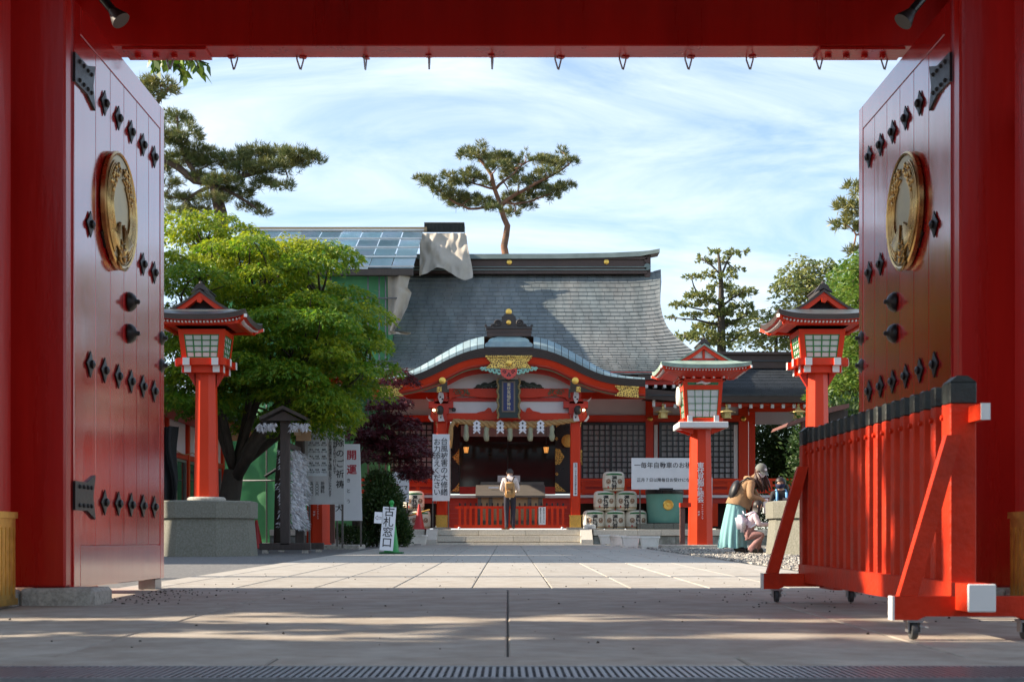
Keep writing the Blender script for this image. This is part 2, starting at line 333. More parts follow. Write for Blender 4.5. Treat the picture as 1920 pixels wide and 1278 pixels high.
big = slab_mesh(1.542, 5.16, CONCW)
for k in range(-4, 4): slab(big, (k+.5)*1.55, 7.32, path, random.uniform(-.001, .001))
row = slab_mesh(1.54, .30, CONCW)
for k in range(-4, 4): slab(row, (k+.5)*1.55+.775, 4.585, path)
thin = slab_mesh(1.73, .27)
for k in range(-3, 4): slab(thin, k*1.74, 10.05, path)
fr = slab_mesh(1.538, 2.2, CONCW)
for k in range(-4, 4): slab(fr, (k+.5)*1.55, 2.86, path)
edges = [-2.86]+[-2.58+.58*k for k in range(10)]+[2.95]
cache = {}
for i in range(len(edges)-1):
    w = edges[i+1]-edges[i]-.007
    me = cache.setdefault(round(w, 3), slab_mesh(w, 9.115))
    for j in range(3): slab(me, (edges[i]+edges[i+1])/2, 10.2+9.12*(j+.5)-.005, path2, random.uniform(-.0012, .0012))
# drain grating across the gate
gr = thing('drain_grating', (0, 4.2, G(4.2)), 'steel trench drain grating set in the paving before the gate', 'grating')
b = MB(); b.box(-2.6, 2.6, 4.03, 4.045, -.03, .004, STEEL); b.box(-2.6, 2.6, 4.375, 4.39, -.03, .004, STEEL); b.v = [(x, y, z+G(y)+.0) for x, y, z in b.v]; b.build('frame', gr)
b = MB(); b.box(-2.6, 2.6, 4.0, 4.42, -.09, -.075, mat('drain_dark', (.02, .018, .016), .9)); b.build('trough', gr)
b = MB(); b.box(-.006, .006, -.165, .165, -.025, .002, STEEL); bar = b.mesh('bar')
for k in range(222): piece('bar', bar, gr, (-2.44+k*.022, 4.21, G(4.21)+.002))
b = MB(); b.box(-2.58, 2.58, -.004, .004, -.022, -.002, STEEL); xb = b.mesh('cross_bar')
for y in (4.12, 4.21, 4.30): piece('cross_bar', xb, gr, (0, y, G(y)))
# gravel bed on the right, with loose stones
gv = sheet('gravel_bed', 2.96, 16, 10.3, 37.4, GRAVM, -.018)
lf = sheet('side_court', -16, -2.87, 10.3, 37.4, ASPH, -.019)
def pebbles(name, xs, ys, sz, mats, label, cat, dz=0.):
    b = MB(); tet = [(1, 0, -.5), (-.5, .87, -.5), (-.5, -.87, -.5), (.45, .25, .55), (-.45, .3, .5), (0, -.5, .6)]
    fs = [(0, 3, 5), (0, 1, 3), (1, 4, 3), (1, 2, 4), (2, 5, 4), (2, 0, 5), (3, 4, 5)]
    for x, y in zip(xs, ys):
        s = sz*random.uniform(.5, 1.5); a = random.uniform(0, 6.3); c, q = math.cos(a), math.sin(a); h = random.uniform(.5, .9)
        b.add([(x+s*(c*u-q*v), y+s*(q*u+c*v), G(y)+dz+s*h*(w+.4)) for u, v, w in tet], fs, random.choice(mats))
    return b.top(name, label, cat, None, 'stuff')
n = 9000
yy = 14+(rng.random(n)**1.1)*17; xx = 3.0+np.abs(rng.normal(0, 1.7, n))
pebbles('gravel', xx, yy, .022, [mat('pebble_a', (.30, .28, .25), .9, rnd=0), mat('pebble_b', (.16, .15, .14), .9), mat('pebble_c', (.42, .39, .34), .9)], 'loose grey gravel beside the paved path', 'gravel')
n = 420
yy = np.concatenate([5+rng.random(n)*25, 8.0+rng.random(130)*1.9, 7.6+rng.random(60)*2]); xx = np.concatenate([-2.6+rng.random(n)*5.4, -2.45+np.abs(rng.normal(0, .28, 130)), 1.2+rng.random(60)*1.2])
pebbles('fallen_debris', xx, yy, .0062, [mat('debris', (.045, .035, .025), .9)], 'small dark seeds and grit scattered over the paving', 'debris', .001)

# ============================================================ the gate
XL, XR = -2.525, 2.58
gate = thing('shrine_gate', (0, 8.1, G(8.1)), 'red lacquered gate with both studded doors swung open', 'gate')
for sgn, xin in ((-1, XL), (1, XR)):
    def X(d): return xin+sgn*d                          # distance outward from the inner face
    def bx(b, d0, d1, y0, y1, z0, z1, m, ch=0): a, c = sorted((X(d0), X(d1))); b.box(a, c, y0, y1, z0, z1, m, ch); return b
    bx(MB(), .0, .40, 7.955, 8.06, .16, 5.3, REDG, .012).build('door_jamb', gate)
    bx(MB(), .012, .05, 8.061, 8.115, .16, 5.3, REDG).build('hinge_stile', gate)
    b = bx(MB(), .215, .66, 7.28, 7.70, .15, 5.4, REDG, .02); col = b.build('pillar', gate)
    b = bx(MB(), .200, .675, 7.265, 7.715, .10, .55, BRASSG)
    for k in range(8): bx(b, .197, .678, 7.262+.06*k, 7.27+.06*k, .13, .50, BRASSG)
    bx(b, .19, .685, 7.255, 7.725, .55, .585, BRASSG); bx(b, .19, .685, 7.255, 7.725, .075, .11, BRASSG); b.build('base_sleeve', col)
    bx(MB(), -.19, .235, 7.86, 8.24, .03, .157, GRAN, .02).build('base_stone', gate)
    bx(MB(), .237, .9, 7.1, 7.95, .03, .15, GRAN, .02).build('base_stone', gate)
    b = bx(MB(), .42, .95, 9.30, 9.84, .08, 4.4, REDG, .02); b.build('rear_pillar', gate)
    bx(MB(), .38, 1.0, 9.25, 9.9, .05, .14, GRAN, .02).build('base_stone', gate)
    bx(MB(), .42, 6.5, 8.0, 8.06, .3, 2.7, PLASTER).build('wing_wall', gate)
    bx(MB(), .42, 6.6, 7.7, 8.4, 2.7, 2.9, LROOF).build('wing_roof', gate)
    # ---- door leaf, opened square to the gate line
    Y0, Y1, T = 8.115, 10.24, .10
    leaf = bpy.data.objects.new('gate_door', None); COL.objects.link(leaf); leaf.parent = gate; leaf.location = Vector((xin, Y0, .15))-wloc(gate)
    ZB, ZT = .150, 3.585
    fx = [X(.0), X(T)]; xa, xb_ = min(fx), max(fx)
    for n_, y0, y1, z0, z1 in (('stile', Y0, Y0+.12, ZB, ZT), ('stile', Y1-.11, Y1, ZB, ZT), ('rail', Y0+.1215, Y1-.1115, ZB, ZB+.245), ('rail', Y0+.1215, Y1-.1115, ZT-.17, ZT)):
        MB().box(xa, xb_, y0, y1, z0, z1, REDD, .004).build(n_, leaf)
    n = 6; py0, py1 = Y0+.122, Y1-.113
    for k in range(n):
        a = py0+(py1-py0)*k/n; c = py0+(py1-py0)*(k+1)/n
        xs_ = sorted((X(.004), X(T-.004))); MB().box(xs_[0], xs_[1], a+.0015, c-.0015, ZB+.247, ZT-.172, REDD, .003).build('plank', leaf)
    # studs
    if sgn == -1:
        b = MB(); pl = []
        for k in range(16):
            a = 2*math.pi*k/16; r = (.080, .058, .050, .058)[k % 4]
            pl.append((r*math.cos(a), r*math.sin(a)))
        b.prism(pl, 0, .008, BLKIRON, 'x')
        n_ = len(pl); b.add([(.008, p[0]*.9, p[1]*.9) for p in pl]+[(.018, 0, 0)], [(i, (i+1) % n_, n_) for i in range(n_)], BLKIRON)
        b.lathe([(.026, .014), (.026, .026), (.013, .033), (.004, .036)], (0, 0, 0), BLKIRON, 10, 'x'); stud = b.mesh('stud', True, angle=35)
        b = MB(); b.lathe([(.066, 0), (.066, .008), (.060, .024), (.042, .044), (.016, .054), (.016, .070), (.006, .075)], (0, 0, 0), BLKIRON, 18, 'x'); knob = b.mesh('knob', True)
    fl = 0 if sgn == -1 else math.pi
    ys = [8.42, 8.72, 9.03, 9.335, 9.64, 9.945]
    for z, ks in ((3.16, (1, 2, 3, 4, 5)), (2.335, (0, 1, 4, 5)), (1.49, (0, 1, 2, 3, 4, 5)), (.665, (1, 2, 3, 4, 5))):
        for k in ks: piece('stud', stud, leaf, (xin, ys[k], z), (0, 0, fl))
    for z in (2.015, 1.805):
        piece('knob', knob, leaf, (xin, 9.29, z), (0, 0, fl))
    for z in (1.90, 1.70):
        piece('knob', knob, leaf, (X(.03), 10.17, z), (0, 0, fl))
    # hinge straps with forked ends
    for zc in (3.18, .69):
        prof = [(8.10, zc-.085), (8.34, zc-.085), (8.50, zc-.135), (8.455, zc), (8.50, zc+.135), (8.34, zc+.085), (8.10, zc+.085)]
        b = MB(); xs_ = sorted((X(-.012), X(.004))); b.prism(prof, xs_[0], xs_[1], BLKIRON, 'x')
        for yy_ in (8.18, 8.26, 8.34, 8.41):
            for q in (-.055, .055): b.ball((X(-.012), yy_, zc+q), .014, BLKIRON, 8, 5)
        b.build('hinge_strap', leaf)
    # medallion: gilt disc with a wreath of rice ears
    md = MB(); mc = (xin, 8.98, 2.545); fx_ = lambda t: -sgn*t
    r0 = .375; md.lathe([(.36, 0), (.368, fx_(.006)), (r0, fx_(.010)), (r0, fx_(.036)), (r0-.012, fx_(.044)), (r0-.025, fx_(.038))], mc, BRONZE, 48, 'x', False)
    mo = md.build('medallion', leaf, True, 40)
    md = MB(); md.lathe([(r0-.024, 0), (r0-.024, fx_(.032))], mc, PALEB, 48, 'x'); md.build('field', mo)
    md = MB()
    def arc(r, a0, a1, rad, z=.037, n=22, yo=0, zo=0):
        pts = [(xin-sgn*z, mc[1]+yo+r*math.cos(a0+(a1-a0)*i/n), mc[2]+zo+r*math.sin(a0+(a1-a0)*i/n)) for i in range(n+1)]
        md.tube(pts, [rad*(.6+.4*math.sin(math.pi*min(1, (i+1)/(n*.6)))) for i in range(n+1)], BRONZE, 6)
    for j, r in enumerate((.325, .303, .281, .259, .232, .212, .192)): arc(r, R(-62), R(62+10*(j % 3)), .010); arc(r, R(180+62), R(180-62-10*(j % 3)), .010)
    for s2 in (1, -1):
        for k in range(13):                             # grains
            a = R(90)-s2*R(12+4.5*k); rr = .255+.035*math.sin(k*1.9)
            p = Vector((xin-sgn*.043, mc[1]+rr*math.cos(a), mc[2]+rr*math.sin(a))); md.ball(p, .017, BRONZE, 8, 5, (.6, .8, 1.2))
        for k in range(8):                              # bound stalks at the foot
            p0 = Vector((xin-sgn*.039, mc[1]+s2*(.04+.028*k), mc[2]-.08-.012*k)); p1 = Vector((xin-sgn*.039, mc[1]-s2*.008*k+s2*.05, mc[2]-.335+.012*k))
            md.tube([p0, (p0+p1)/2+Vector((0, s2*.03, -.02)), p1], .010, BRONZE, 6)
        for k in range(5): arc(.09+.03*k, R(-90-34), R(-90+34), .011, .046, 10, 0, -.12-.012*k)
    md.build('rice_wreath', mo, True)
    bx(MB(), -.0, .12, 9.98, 10.16, .07, .146, STEEL).build('door_stop', gate)
    # flood lamp under the roof
    c = P(206, 14, 9.2) if sgn == -1 else P(1714, 16, 9.2)
    lamp = thing('flood_lamp', c, 'bell shaped flood lamp fixed above the %s gate door' % ('leftmost studded' if sgn == -1 else 'barricaded'), 'lamp', 'flood lamps under the gate roof')
    lamp['label'] = 'bell shaped grey flood lamp above the open door that stands %s' % ('beside the barricade' if sgn == 1 else 'across from the barricade')
    b = MB(); d = Vector((-sgn*.5, -.1, -.6)).normalized()
    b.tube([c+d*t for t in (0, .03, .07, .11, .125)], [.02, .03, .045, .062, .064], mat('lamp_grey', (.035, .03, .03), .5), 20); b.build('hood', lamp, True, 40)
    b = MB(); b.tube([c-d*.22+Vector((0, 0, .12)), c-d*.1, c+d*.02], .03, BLACK, 12); b.build('housing', lamp, True, 40)
    b = MB(); b.beam(c-d*.2+Vector((0, 0, .1)), c+Vector((sgn*.1, 0, .62)), .03, .03, BLACK); b.build('bracket', lamp)
zb = 3.778
lin = MB().box(-3.6, 3.65, 9.45, 9.69, zb, 4.32, REDG, .008).build('lintel', gate)
for x0, x1 in ((-2.62, -2.05), (2.12, 2.70)):
    b = MB(); b.box(x0, x1, 9.46, 9.675, zb-.022, zb-.003, REDG); pl = b.build('bracket_plate', lin)
    for k in range(4):
        b = MB(); b.lathe([(.024, 0), (.024, -.022), (.012, -.026)], (x0+.08+k*.125, 9.565, zb-.022), REDG, 6); b.build('bolt', pl)
b = MB(); b.box(-3.6, 3.65, 9.700, 9.715, zb+.06, 4.3, REDG); b.build('fascia', gate)
MB().box(-3.4, 3.45, 7.96, 8.2, 3.86, 4.4, REDG).build('front_lintel', gate)
MB().box(-4.4, 4.45, 9.70+.03, 9.95, 4.42, 4.7, REDG).build('eave_beam', gate)
b = MB(); pr = [(4.6, 4.9), (7.9, 6.9), (10.3, 5.0), (10.3, 4.85), (7.9, 6.72), (4.6, 4.75)]  # front eave of the unseen roof lengthened to keep sky light off the gate
b.prism(pr, -4.7, 4.75, LROOF, 'x'); b.build('roof', gate)
for x in (-3.45, 3.5): b = MB(); b.prism([(5.4, 4.33), (5.4, 5.2), (7.9, 6.7), (9.9, 5.1), (9.9, 4.33)], x, x+.08, REDG, 'x'); b.build('added_gable_wall', gate)  # unseen gable ends added to block low sun from the pillars
hk = MB(); hk.tube([(-.022, 0, 0), (-.022, 0, -.02), (0, 0, -.085), (.006, 0, -.088), (.024, 0, -.02), (.024, 0, -.004)], .006, STEEL, 6); hk.box(-.004, .045, -.02, .02, -.006, .001, REDG); hkm = hk.mesh('hook')
for i, px in enumerate((320, 440, 563, 685, 805, 923, 1046, 1167, 1290, 1405, 1535, 1657)):
    piece('hook', hkm, gate, ((px-CX)*9.67/FPX, 9.66, zb-.003), (0, 0, R(random.choice((0, 0, 180))+[12, -10, 20, 75, 85, 80, 25, 15, 10, -20, 5, 8][i])))

# ============================================================ rolling barricade
FX, FY0, FY1 = 1.80, 5.50, 8.32
bar_t = thing('rolling_barricade', (FX, 6.9, G(6.9)), 'red slatted barricade with black tipped slats on caster wheels', 'barricade')
def gz(y, h): return G(y)+h
ns = 18
zt = 1.035
b = MB(); b.box(-.026, .020, -.031, .031, .20, zt-.095, REDW, .004); sl = b.mesh('slat')
b = MB(); b.box(-.0265, .0205, -.0315, .0315, zt-.095, zt-.012, BLKTOP, .006); cap = b.mesh('black_tip')
for k in range(ns):
    y = FY0+.17+(FY1-FY0-.24)*k/(ns-1)
    s = piece('slat', sl, bar_t, (FX, y, gz(y, 0))); piece('black_tip', cap, s, (FX, y, gz(y, 0)))
b = MB(); b.beam((FX+.040, FY0-.13, gz(FY0, .885)), (FX+.040, FY1+.05, gz(FY1, .885)), .034, .062, REDW); r = b.build('top_rail', bar_t)
b = MB(); b.box(FX+.0225, FX+.0575, FY0-.137, FY0-.1305, gz(FY0, .853), gz(FY0, .917), WHITE); b.build('white_end', r)
b = MB(); b.beam((FX+.0, FY0-.20, gz(FY0, .170)), (FX+.0, FY1+.06, gz(FY1, .170)), .105, .105, REDW); r = b.build('bottom_rail', bar_t)
b = MB(); b.box(FX-.0535, FX+.0535, FY0-.213, FY0-.2005, gz(FY0, .1165), gz(FY0, .2235), WHITE, .004); b.build('white_end', r)
b = MB(); b.box(-.012, .012, -.012, .012, -.012, .012, REDW); bo = b.mesh('bolt')
for k in range(ns):
    y = FY0+.17+(FY1-FY0-.24)*k/(ns-1); piece('bolt', bo, bar_t, (FX-.030, y, gz(y, .885)), (R(45), 0, 0), (.8, .7, .7))
for y in (FY0+.06, FY1):
    b = MB(); b.box(FX-.05, FX+.055, y-.045, y+.045, gz(y, .12), gz(y, zt-.105), REDW, .005); p = b.build('end_post', bar_t)
    b = MB(); b.box(FX-.051, FX+.056, y-.046, y+.046, gz(y, zt-.105), gz(y, zt-.02), BLKTOP, .004); b.prism([(FX-.051, gz(y, zt-.0205)), (FX+.056, gz(y, zt-.0205)), (FX+.02, gz(y, zt+.005)), (FX-.02, gz(y, zt+.005))], y-.046, y+.046, BLKTOP); b.build('black_tip', p)
    yb = y-.02 if y < 6 else y+.0
    b = MB(); hb = [(FX-.29, .085), (FX-.29, .165), (FX+.31, .165), (FX+.31, .085), (FX+.25, .085), (FX+.22, .070), (FX-.20, .070), (FX-.23, .085)]
    hb = [(FX-.29, .078), (FX-.20, .078), (FX-.17, .092), (FX+.19, .092), (FX+.22, .078), (FX+.31, .078), (FX+.31, .170), (FX-.29, .170)]
    b.prism([(x, gz(y, z)) for x, z in hb], yb-.10, yb-.0465, REDW); f = b.build('foot_beam', bar_t)
    b = MB(); b.box(FX-.300, FX-.2905, yb-.102, yb-.045, gz(y, .077), gz(y, .171), WHITE); b.build('white_end', f)
    for s_ in (-1, 1):
        b = MB(); x0 = FX+s_*.235; x1 = FX+s_*.055
        b.prism([(x0-.036, gz(y, .171)), (x0+.036, gz(y, .171)), (x1+.030, gz(y, .80)), (x1-.030, gz(y, .80))], yb-.098, yb-.048, REDW)
        if s_ < 0: b.build('brace', bar_t)
        cx = FX+.01+s_*.22; cyy = yb-.075
        c_ = MB(); c_.box(cx-.03, cx+.03, cyy-.035, cyy+.035, gz(y, .068), gz(y, .0775), STEEL); c_.box(cx-.026, cx-.020, cyy-.022, cyy+.022, gz(y, .03), gz(y, .068), STEEL); c_.box(cx+.020, cx+.026, cyy-.022, cyy+.022, gz(y, .03), gz(y, .068), STEEL); c_.beam((cx+.02, cyy-.02, gz(y, .055)), (cx+.05, cyy-.035, gz(y, .05)), .012, .006, STEEL)
        co = c_.build('caster', bar_t)
        w = MB(); w.lathe([(.024, -.014), (.034, -.012), (.036, 0), (.034, .012), (.024, .014)], (cx, cyy, gz(y, .036)), RUBBER, 20, 'x'); w.build('wheel', co, True, 40)
b = MB(); b.beam((FX+.09, FY1-.35, gz(8, .11)), (FX+.09, FY1+.02, gz(8, .11)), .05, .055, REDW); b.build('stop_block', bar_t)

# ============================================================ the worship hall
YW, YP, YF, YS = 43.2, 39.0, 38.0, 40.5               # wall, porch posts, platform edge, veranda edge
hall = thing('worship_hall', (0, 41, G(41)), 'red shrine hall with curved porch gable and grey copper roof', 'hall')
def pbox(b, x0, x1, y0, y1, Ya, Yb, m, ch=0):          # box from photo measures taken at depth Ya, running back to Yb
    a = P(x0, y1, Ya); c = P(x1, y0, Ya); b.box(a.x, c.x, Ya, Yb, a.z, c.z, m, ch); return b
def hpart(name, x0, x1, y0, y1, Ya, Yb, m, par=None, ch=0): return pbox(MB(), x0, x1, y0, y1, Ya, Yb, m, ch).build(name, par or hall)
ZP = P(0, 992, YF).z
# platform and steps, each stone a piece
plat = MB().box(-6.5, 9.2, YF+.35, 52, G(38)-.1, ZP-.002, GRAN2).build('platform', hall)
def stones(name, x0, x1, n, y, d, z0, z1, m, jit=.25):
    xs = [x0+(x1-x0)*(k+(random.uniform(-jit, jit) if 0 < k < n else 0))/n for k in range(n+1)]
    for k in range(n): MB().box(xs[k]+.003, xs[k+1]-.003, y, y+d, z0, z1, m, .008).build(name, plat)
XS0, XS1 = P(819, 0, YF).x, P(1089, 0, YF).x
stones('step_stone', XS0, XS1, 3, YF, .36, P(0, 1003, YF).z, ZP, STEPS)
stones('step_stone', XS0, XS1, 4, YF-.32, .70, P(0, 1015, 37.68).z, P(0, 1004, 37.68).z, STEPS)
stones('step_stone', XS0, XS1, 3, YF-.62, 1.0, G(37.3)-.05, P(0, 1016.5, 37.38).z, STEPS)
for x0, x1 in ((797, 818.5), (1089.5, 1112)):
    a, c = P(x0, 0, 37.4).x, P(x1, 0, 37.4).x
    b = MB(); b.prism([(37.35, .2), (38.3, .2), (38.3, ZP+.01), (38.0, ZP+.01), (37.55, .42), (37.35, .42)], a, c, mat('pale_cheek_stone', (.52, .49, .43), .8, var=.15, scale=30, bump=.2), 'x'); b.build('cheek_stone', plat)
stones('kerb_stone', P(1112.5, 0, YF).x, 9.2, 7, YF, .36, P(0, 1003.5, YF).z, ZP, STEPS)
stones('kerb_stone', -6.5, P(796, 0, YF).x, 5, YF, .36, P(0, 1003.5, YF).z, ZP, STEPS)
stones('base_stone', P(1112.5, 0, YF).x, 9.2, 6, YF+.04, .30, .2, P(0, 1004.5, YF).z, MOSS)
stones('base_stone', -6.5, P(796, 0, YF).x, 4, YF+.04, .30, .2, P(0, 1004.5, YF).z, MOSS)

# ---- wall bays behind the porch
def lattice(x0, x1, y0, y1, nx, ny, Y=YW):
    w = hpart('lattice_window', x0, x1, y0, y1, Y+.03, Y+.05, SHOJI)
    a, c = P(x0, y1, Y), P(x1, y0, Y); t = .020
    b = MB()
    for k in range(1, nx): x = a.x+(c.x-a.x)*k/nx; tt = t*2 if k == nx//2 else t; b.box(x-tt, x+tt, Y-.012, Y+.02, a.z, c.z, BLACK)
    for k in range(1, ny): z = a.z+(c.z-a.z)*k/ny; b.box(a.x, c.x, Y-.006, Y+.014, z-t, z+t, BLACK)
    b.build('lattice', w)
    b = MB()
    for q in ((a.x-.07, a.x+.01, a.z-.07, c.z+.07), (c.x-.01, c.x+.07, a.z-.07, c.z+.07)): b.box(q[0], q[1], Y-.03, Y+.029, q[2], q[3], BLACK)
    for q in ((a.z-.07, a.z+.01), (c.z-.01, c.z+.07)): b.box(a.x+.011, c.x-.011, Y-.028, Y+.027, q[0], q[1], BLACK)
    b.build('frame', w)
lattice(1093, 1208, 796, 896, 11, 10); lattice(1240, 1381, 796, 896, 13, 10); lattice(698, 810, 796, 896, 11, 10)
hpart('wall_backing', 660, 844, 745, 985, YW+.06, YW+.2, REDS); hpart('wall_backing', 1071, 1403, 750, 985, YW+.06, YW+.2, REDS)
for x0, x1 in ((1211, 1225), (1385, 1403), (676, 690), (1069, 1090), (813, 844)):
    hpart('wall_post', x0, x1, 735, 930, YW-.10, YW+.055, REDS if x1 < 1100 and x0 > 800 else RED, ch=.01)
for x0, x1 in ((1226.5, 1233), (1376, 1383)): hpart('white_post_strip', x0, x1, 796, 905, YW-.05, YW+.02, WHITE)
for x0, x1 in ((1087, 1405), (640, 820)):
    hpart('tie_beam', x0, x1, 778, 790, YW-.135, YW-.105, RED); hpart('plaster_panel', x0, x1, 748, 778, YW-.02, YW+.0, PLASTER)
    hpart('upper_beam', x0, x1, 735, 747.5, YW-.14, YW-.10, RED); hpart('sill_beam', x0, x1, 899, 908, YW-.13, YW-.02, RED)
for px in (1219, 1394):
    c = P(px, 785, YW-.15); b = MB(); b.lathe([(.09, 0), (.075, -.02), (.05, -.03)], c, GOLD, 6, 'y'); b.lathe([(.035, -.03), (.02, -.05)], c, GOLD, 10, 'y'); b.build('nail_cover', hall, True, 40)
# doorway
hpart('glazing', 862, 1041, 796, 912, YW-.02, YW+.05, GLASS)
for x0, x1, y0, y1 in ((844.5, 861.8, 792, 925), (1041.2, 1068.8, 792, 925)): hpart('lacquer_door', x0, x1, y0, y1, YW-.12, YW+.02, BLACK)
hpart('transom', 862, 1041, 790, 797, YW-.10, YW+.02, BLACK); hpart('door_mullion', 951, 953, 797, 912, YW-.05, YW-.021, BLACK)
hpart('door_sill', 862, 1041, 912, 926, YW-.12, YW+.02, REDS)
hpart('inner_valance', 864, 1039, 797, 818, YW-.06, YW-.024, mat('curtain_grey', (.30, .32, .33), .8, var=.1))
b = MB(); c = P(1065, 826, YW-.3); b.lathe([(.20, 0), (.20, -.03), (.17, -.04)], c, GOLDF, 24, 'y'); b.build('gilt_disc', hall, True, 40)
def gilt(pts, Y, name='gilt_fitting', par=None, d=.02):
    b = MB(); b.prism([(P(x, y, Y).x, P(x, y, Y).z) for x, y in pts], Y-d, Y, GOLDO); b.build(name, par or hall)
YG = YW-.123
for q in ([(1041, 840), (1050, 842), (1058, 856), (1050, 870), (1041, 871)], [(1041, 904), (1046, 907), (1061, 921), (1041, 921)], [(861, 840), (855, 850), (848, 856), (855, 866), (861, 871)], [(861, 904), (857, 910), (846, 921), (861, 921)], [(1041.5, 794), (1052, 794), (1043, 801)], [(861, 794), (852, 794), (858, 802)]): gilt(q, YG)
for y in (822, 888): gilt([(1041, y), (1044, y-4), (1047, y), (1044, y+4)], YG)
gilt([(1088.5, 842), (1091.5, 844), (1091.5, 872), (1088.5, 866)], YW-.2); gilt([(816, 792), (818.5, 790), (818.5, 800)], YP-.15); gilt([(1088, 792), (1090.5, 790), (1088, 802)], YP-.15)

# ---- veranda, balustrade
for x0, x1 in ((660, 817), (838, 893), (1020, 1070), (1088, 1500)):
    hpart('veranda_edge', x0, x1, 927.5, 932.5, YS-.05, YS+.35, mat('veranda_end_white', (.62, .56, .55), .6, var=.12))
hpart('veranda_floor', 660, 1410, 929, 933, YS+.36, YW+.05, REDS)
hpart('skirt_boards', 838, 1070, 933.5, 990, YS+.10, YS+.14, REDS)
for y in (944, 953, 961, 970, 979): hpart('board_joint', 838, 1070, y, y+.9, YS+.088, YS+.0995, mat('joint_red', (.50, .06, .05), .5))
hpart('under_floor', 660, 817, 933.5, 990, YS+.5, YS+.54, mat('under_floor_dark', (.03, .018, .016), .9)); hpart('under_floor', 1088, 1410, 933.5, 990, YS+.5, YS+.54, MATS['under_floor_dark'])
for x0, x1 in ((660, 818), (1088, 1500)):
    rail = hpart('balustrade', x0, x1, 896.5, 901, YS, YS+.08, RED)
    hpart('middle_rail', x0, x1, 907.5, 911.5, YS+.01, YS+.07, RED, rail); hpart('lower_rail', x0, x1, 917, 924, YS-.01, YS+.09, RED, rail)
    x = x0+6
    while x < x1-2:
        hpart('baluster', x-3.2, x+3.2, 901.2, 927, YS+.012, YS+.068, RED, rail); x += 39
    hpart('veranda_beam', x0, x1, 933, 943, YS+.02, YS+.2, REDS, rail)
for px in (1157, 1239, 1340, 1395, 1462, 690, 740): hpart('veranda_strut', px-6, px+6, 933, 986, YS+.03, YS+.25, RED)

# ---- porch
for px in (828, 1079):
    p = hpart('porch_post', px-9.3, px+9.3, 735, 988, YP-.13, YP+.13, RED, ch=.02)
    b = pbox(MB(), px-10.5, px+10.5, 966, 988, YP-.15, YP+.15, GOLDF)
    for k in range(7): pbox(b, px-9.6+k*3, px-8.2+k*3, 966, 988, YP-.162, YP-.151, GOLD)
    pbox(b, px-11.5, px+11.5, 965, 967.5, YP-.17, YP+.16, GOLD); b.build('gilt_base_sleeve', p)
    hpart('post_stone', px-16, px+16, 988, 991.8, YP-.25, YP+.25, GRAN)
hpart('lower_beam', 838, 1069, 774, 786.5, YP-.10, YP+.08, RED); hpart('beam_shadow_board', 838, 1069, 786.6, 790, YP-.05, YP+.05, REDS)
for s in (-1, 1):                                      # wave shapes on the lower beam
    pts = [(s*20, 774), (s*20, 763), (s*27, 771), (s*31, 773), (s*34, 765), (s*39, 764), (s*45, 770), (s*56, 772.5), (s*60, 774)]
    b = MB(); b.prism([(P(954+x, y, YP-.03).x, P(954+x, y, YP-.03).z) for x, y in pts], YP-.07, YP-.03, RED); b.build('wave_carving', hall)
b = MB(); pts = [(842, 752), (848, 745), (868, 741), (905, 745), (954, 746), (1003, 745), (1040, 741), (1060, 745), (1066, 752), (1066, 728), (842, 728)]
b.prism([(P(x, y, YP-.12).x, P(x, y, YP-.12).z) for x, y in pts], YP-.12, YP+.1, RED); b.build('rainbow_beam', hall)
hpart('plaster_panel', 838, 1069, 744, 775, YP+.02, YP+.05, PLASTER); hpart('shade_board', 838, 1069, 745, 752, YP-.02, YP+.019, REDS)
DK = mat('dark_green_carving', (.05, .065, .05), .6, var=.3, scale=10)
MINT = mat('mint_carving', (.30, .55, .45), .5, var=.2, scale=10); LIP = mat('red_lower_lip', (.64, .07, .05), .4, var=.06); OLIVE = mat('olive_trim', (.13, .15, .08), .5)  # LIP: bargeboard red made lighter to show light thrown up from the ground
def scroll(b, px, py, Y, r, m, s=1, turns=1.4, rad=.022):
    pts = []
    for i in range(22):
        a = turns*2*math.pi*i/21; q = r*(1-.8*i/21); c = P(px, py, Y); pts.append((c.x+s*q*math.cos(a), Y, c.z+q*math.sin(a)))
    b.tube(pts, rad, m, 6)
b = MB()
for s in (-1, 1):
    for dx, dy, r in ((24, 722, .13), (33, 724, .10), (44, 725, .12), (56, 726, .07)): scroll(b, 954+s*dx, dy, YP-.08, r, DK, s, 1.2, .03)
    b.tube([P(954+s*20, 716, YP-.08), P(954+s*40, 722, YP-.08), P(954+s*66, 728, YP-.08)], [.06, .05, .02], DK, 6)
b.build('frog_leg_carving', hall, True)
for s in (-1, 1):
    b = MB()
    for dx, dy, r in ((88, 736, .12), (97, 735, .10), (80, 733, .06), (76, 738, .05)): scroll(b, 954+s*dx, dy, YP-.14, r, OLIVE, s, 1.3, .012)
    b.build('beam_scroll', hall, True)
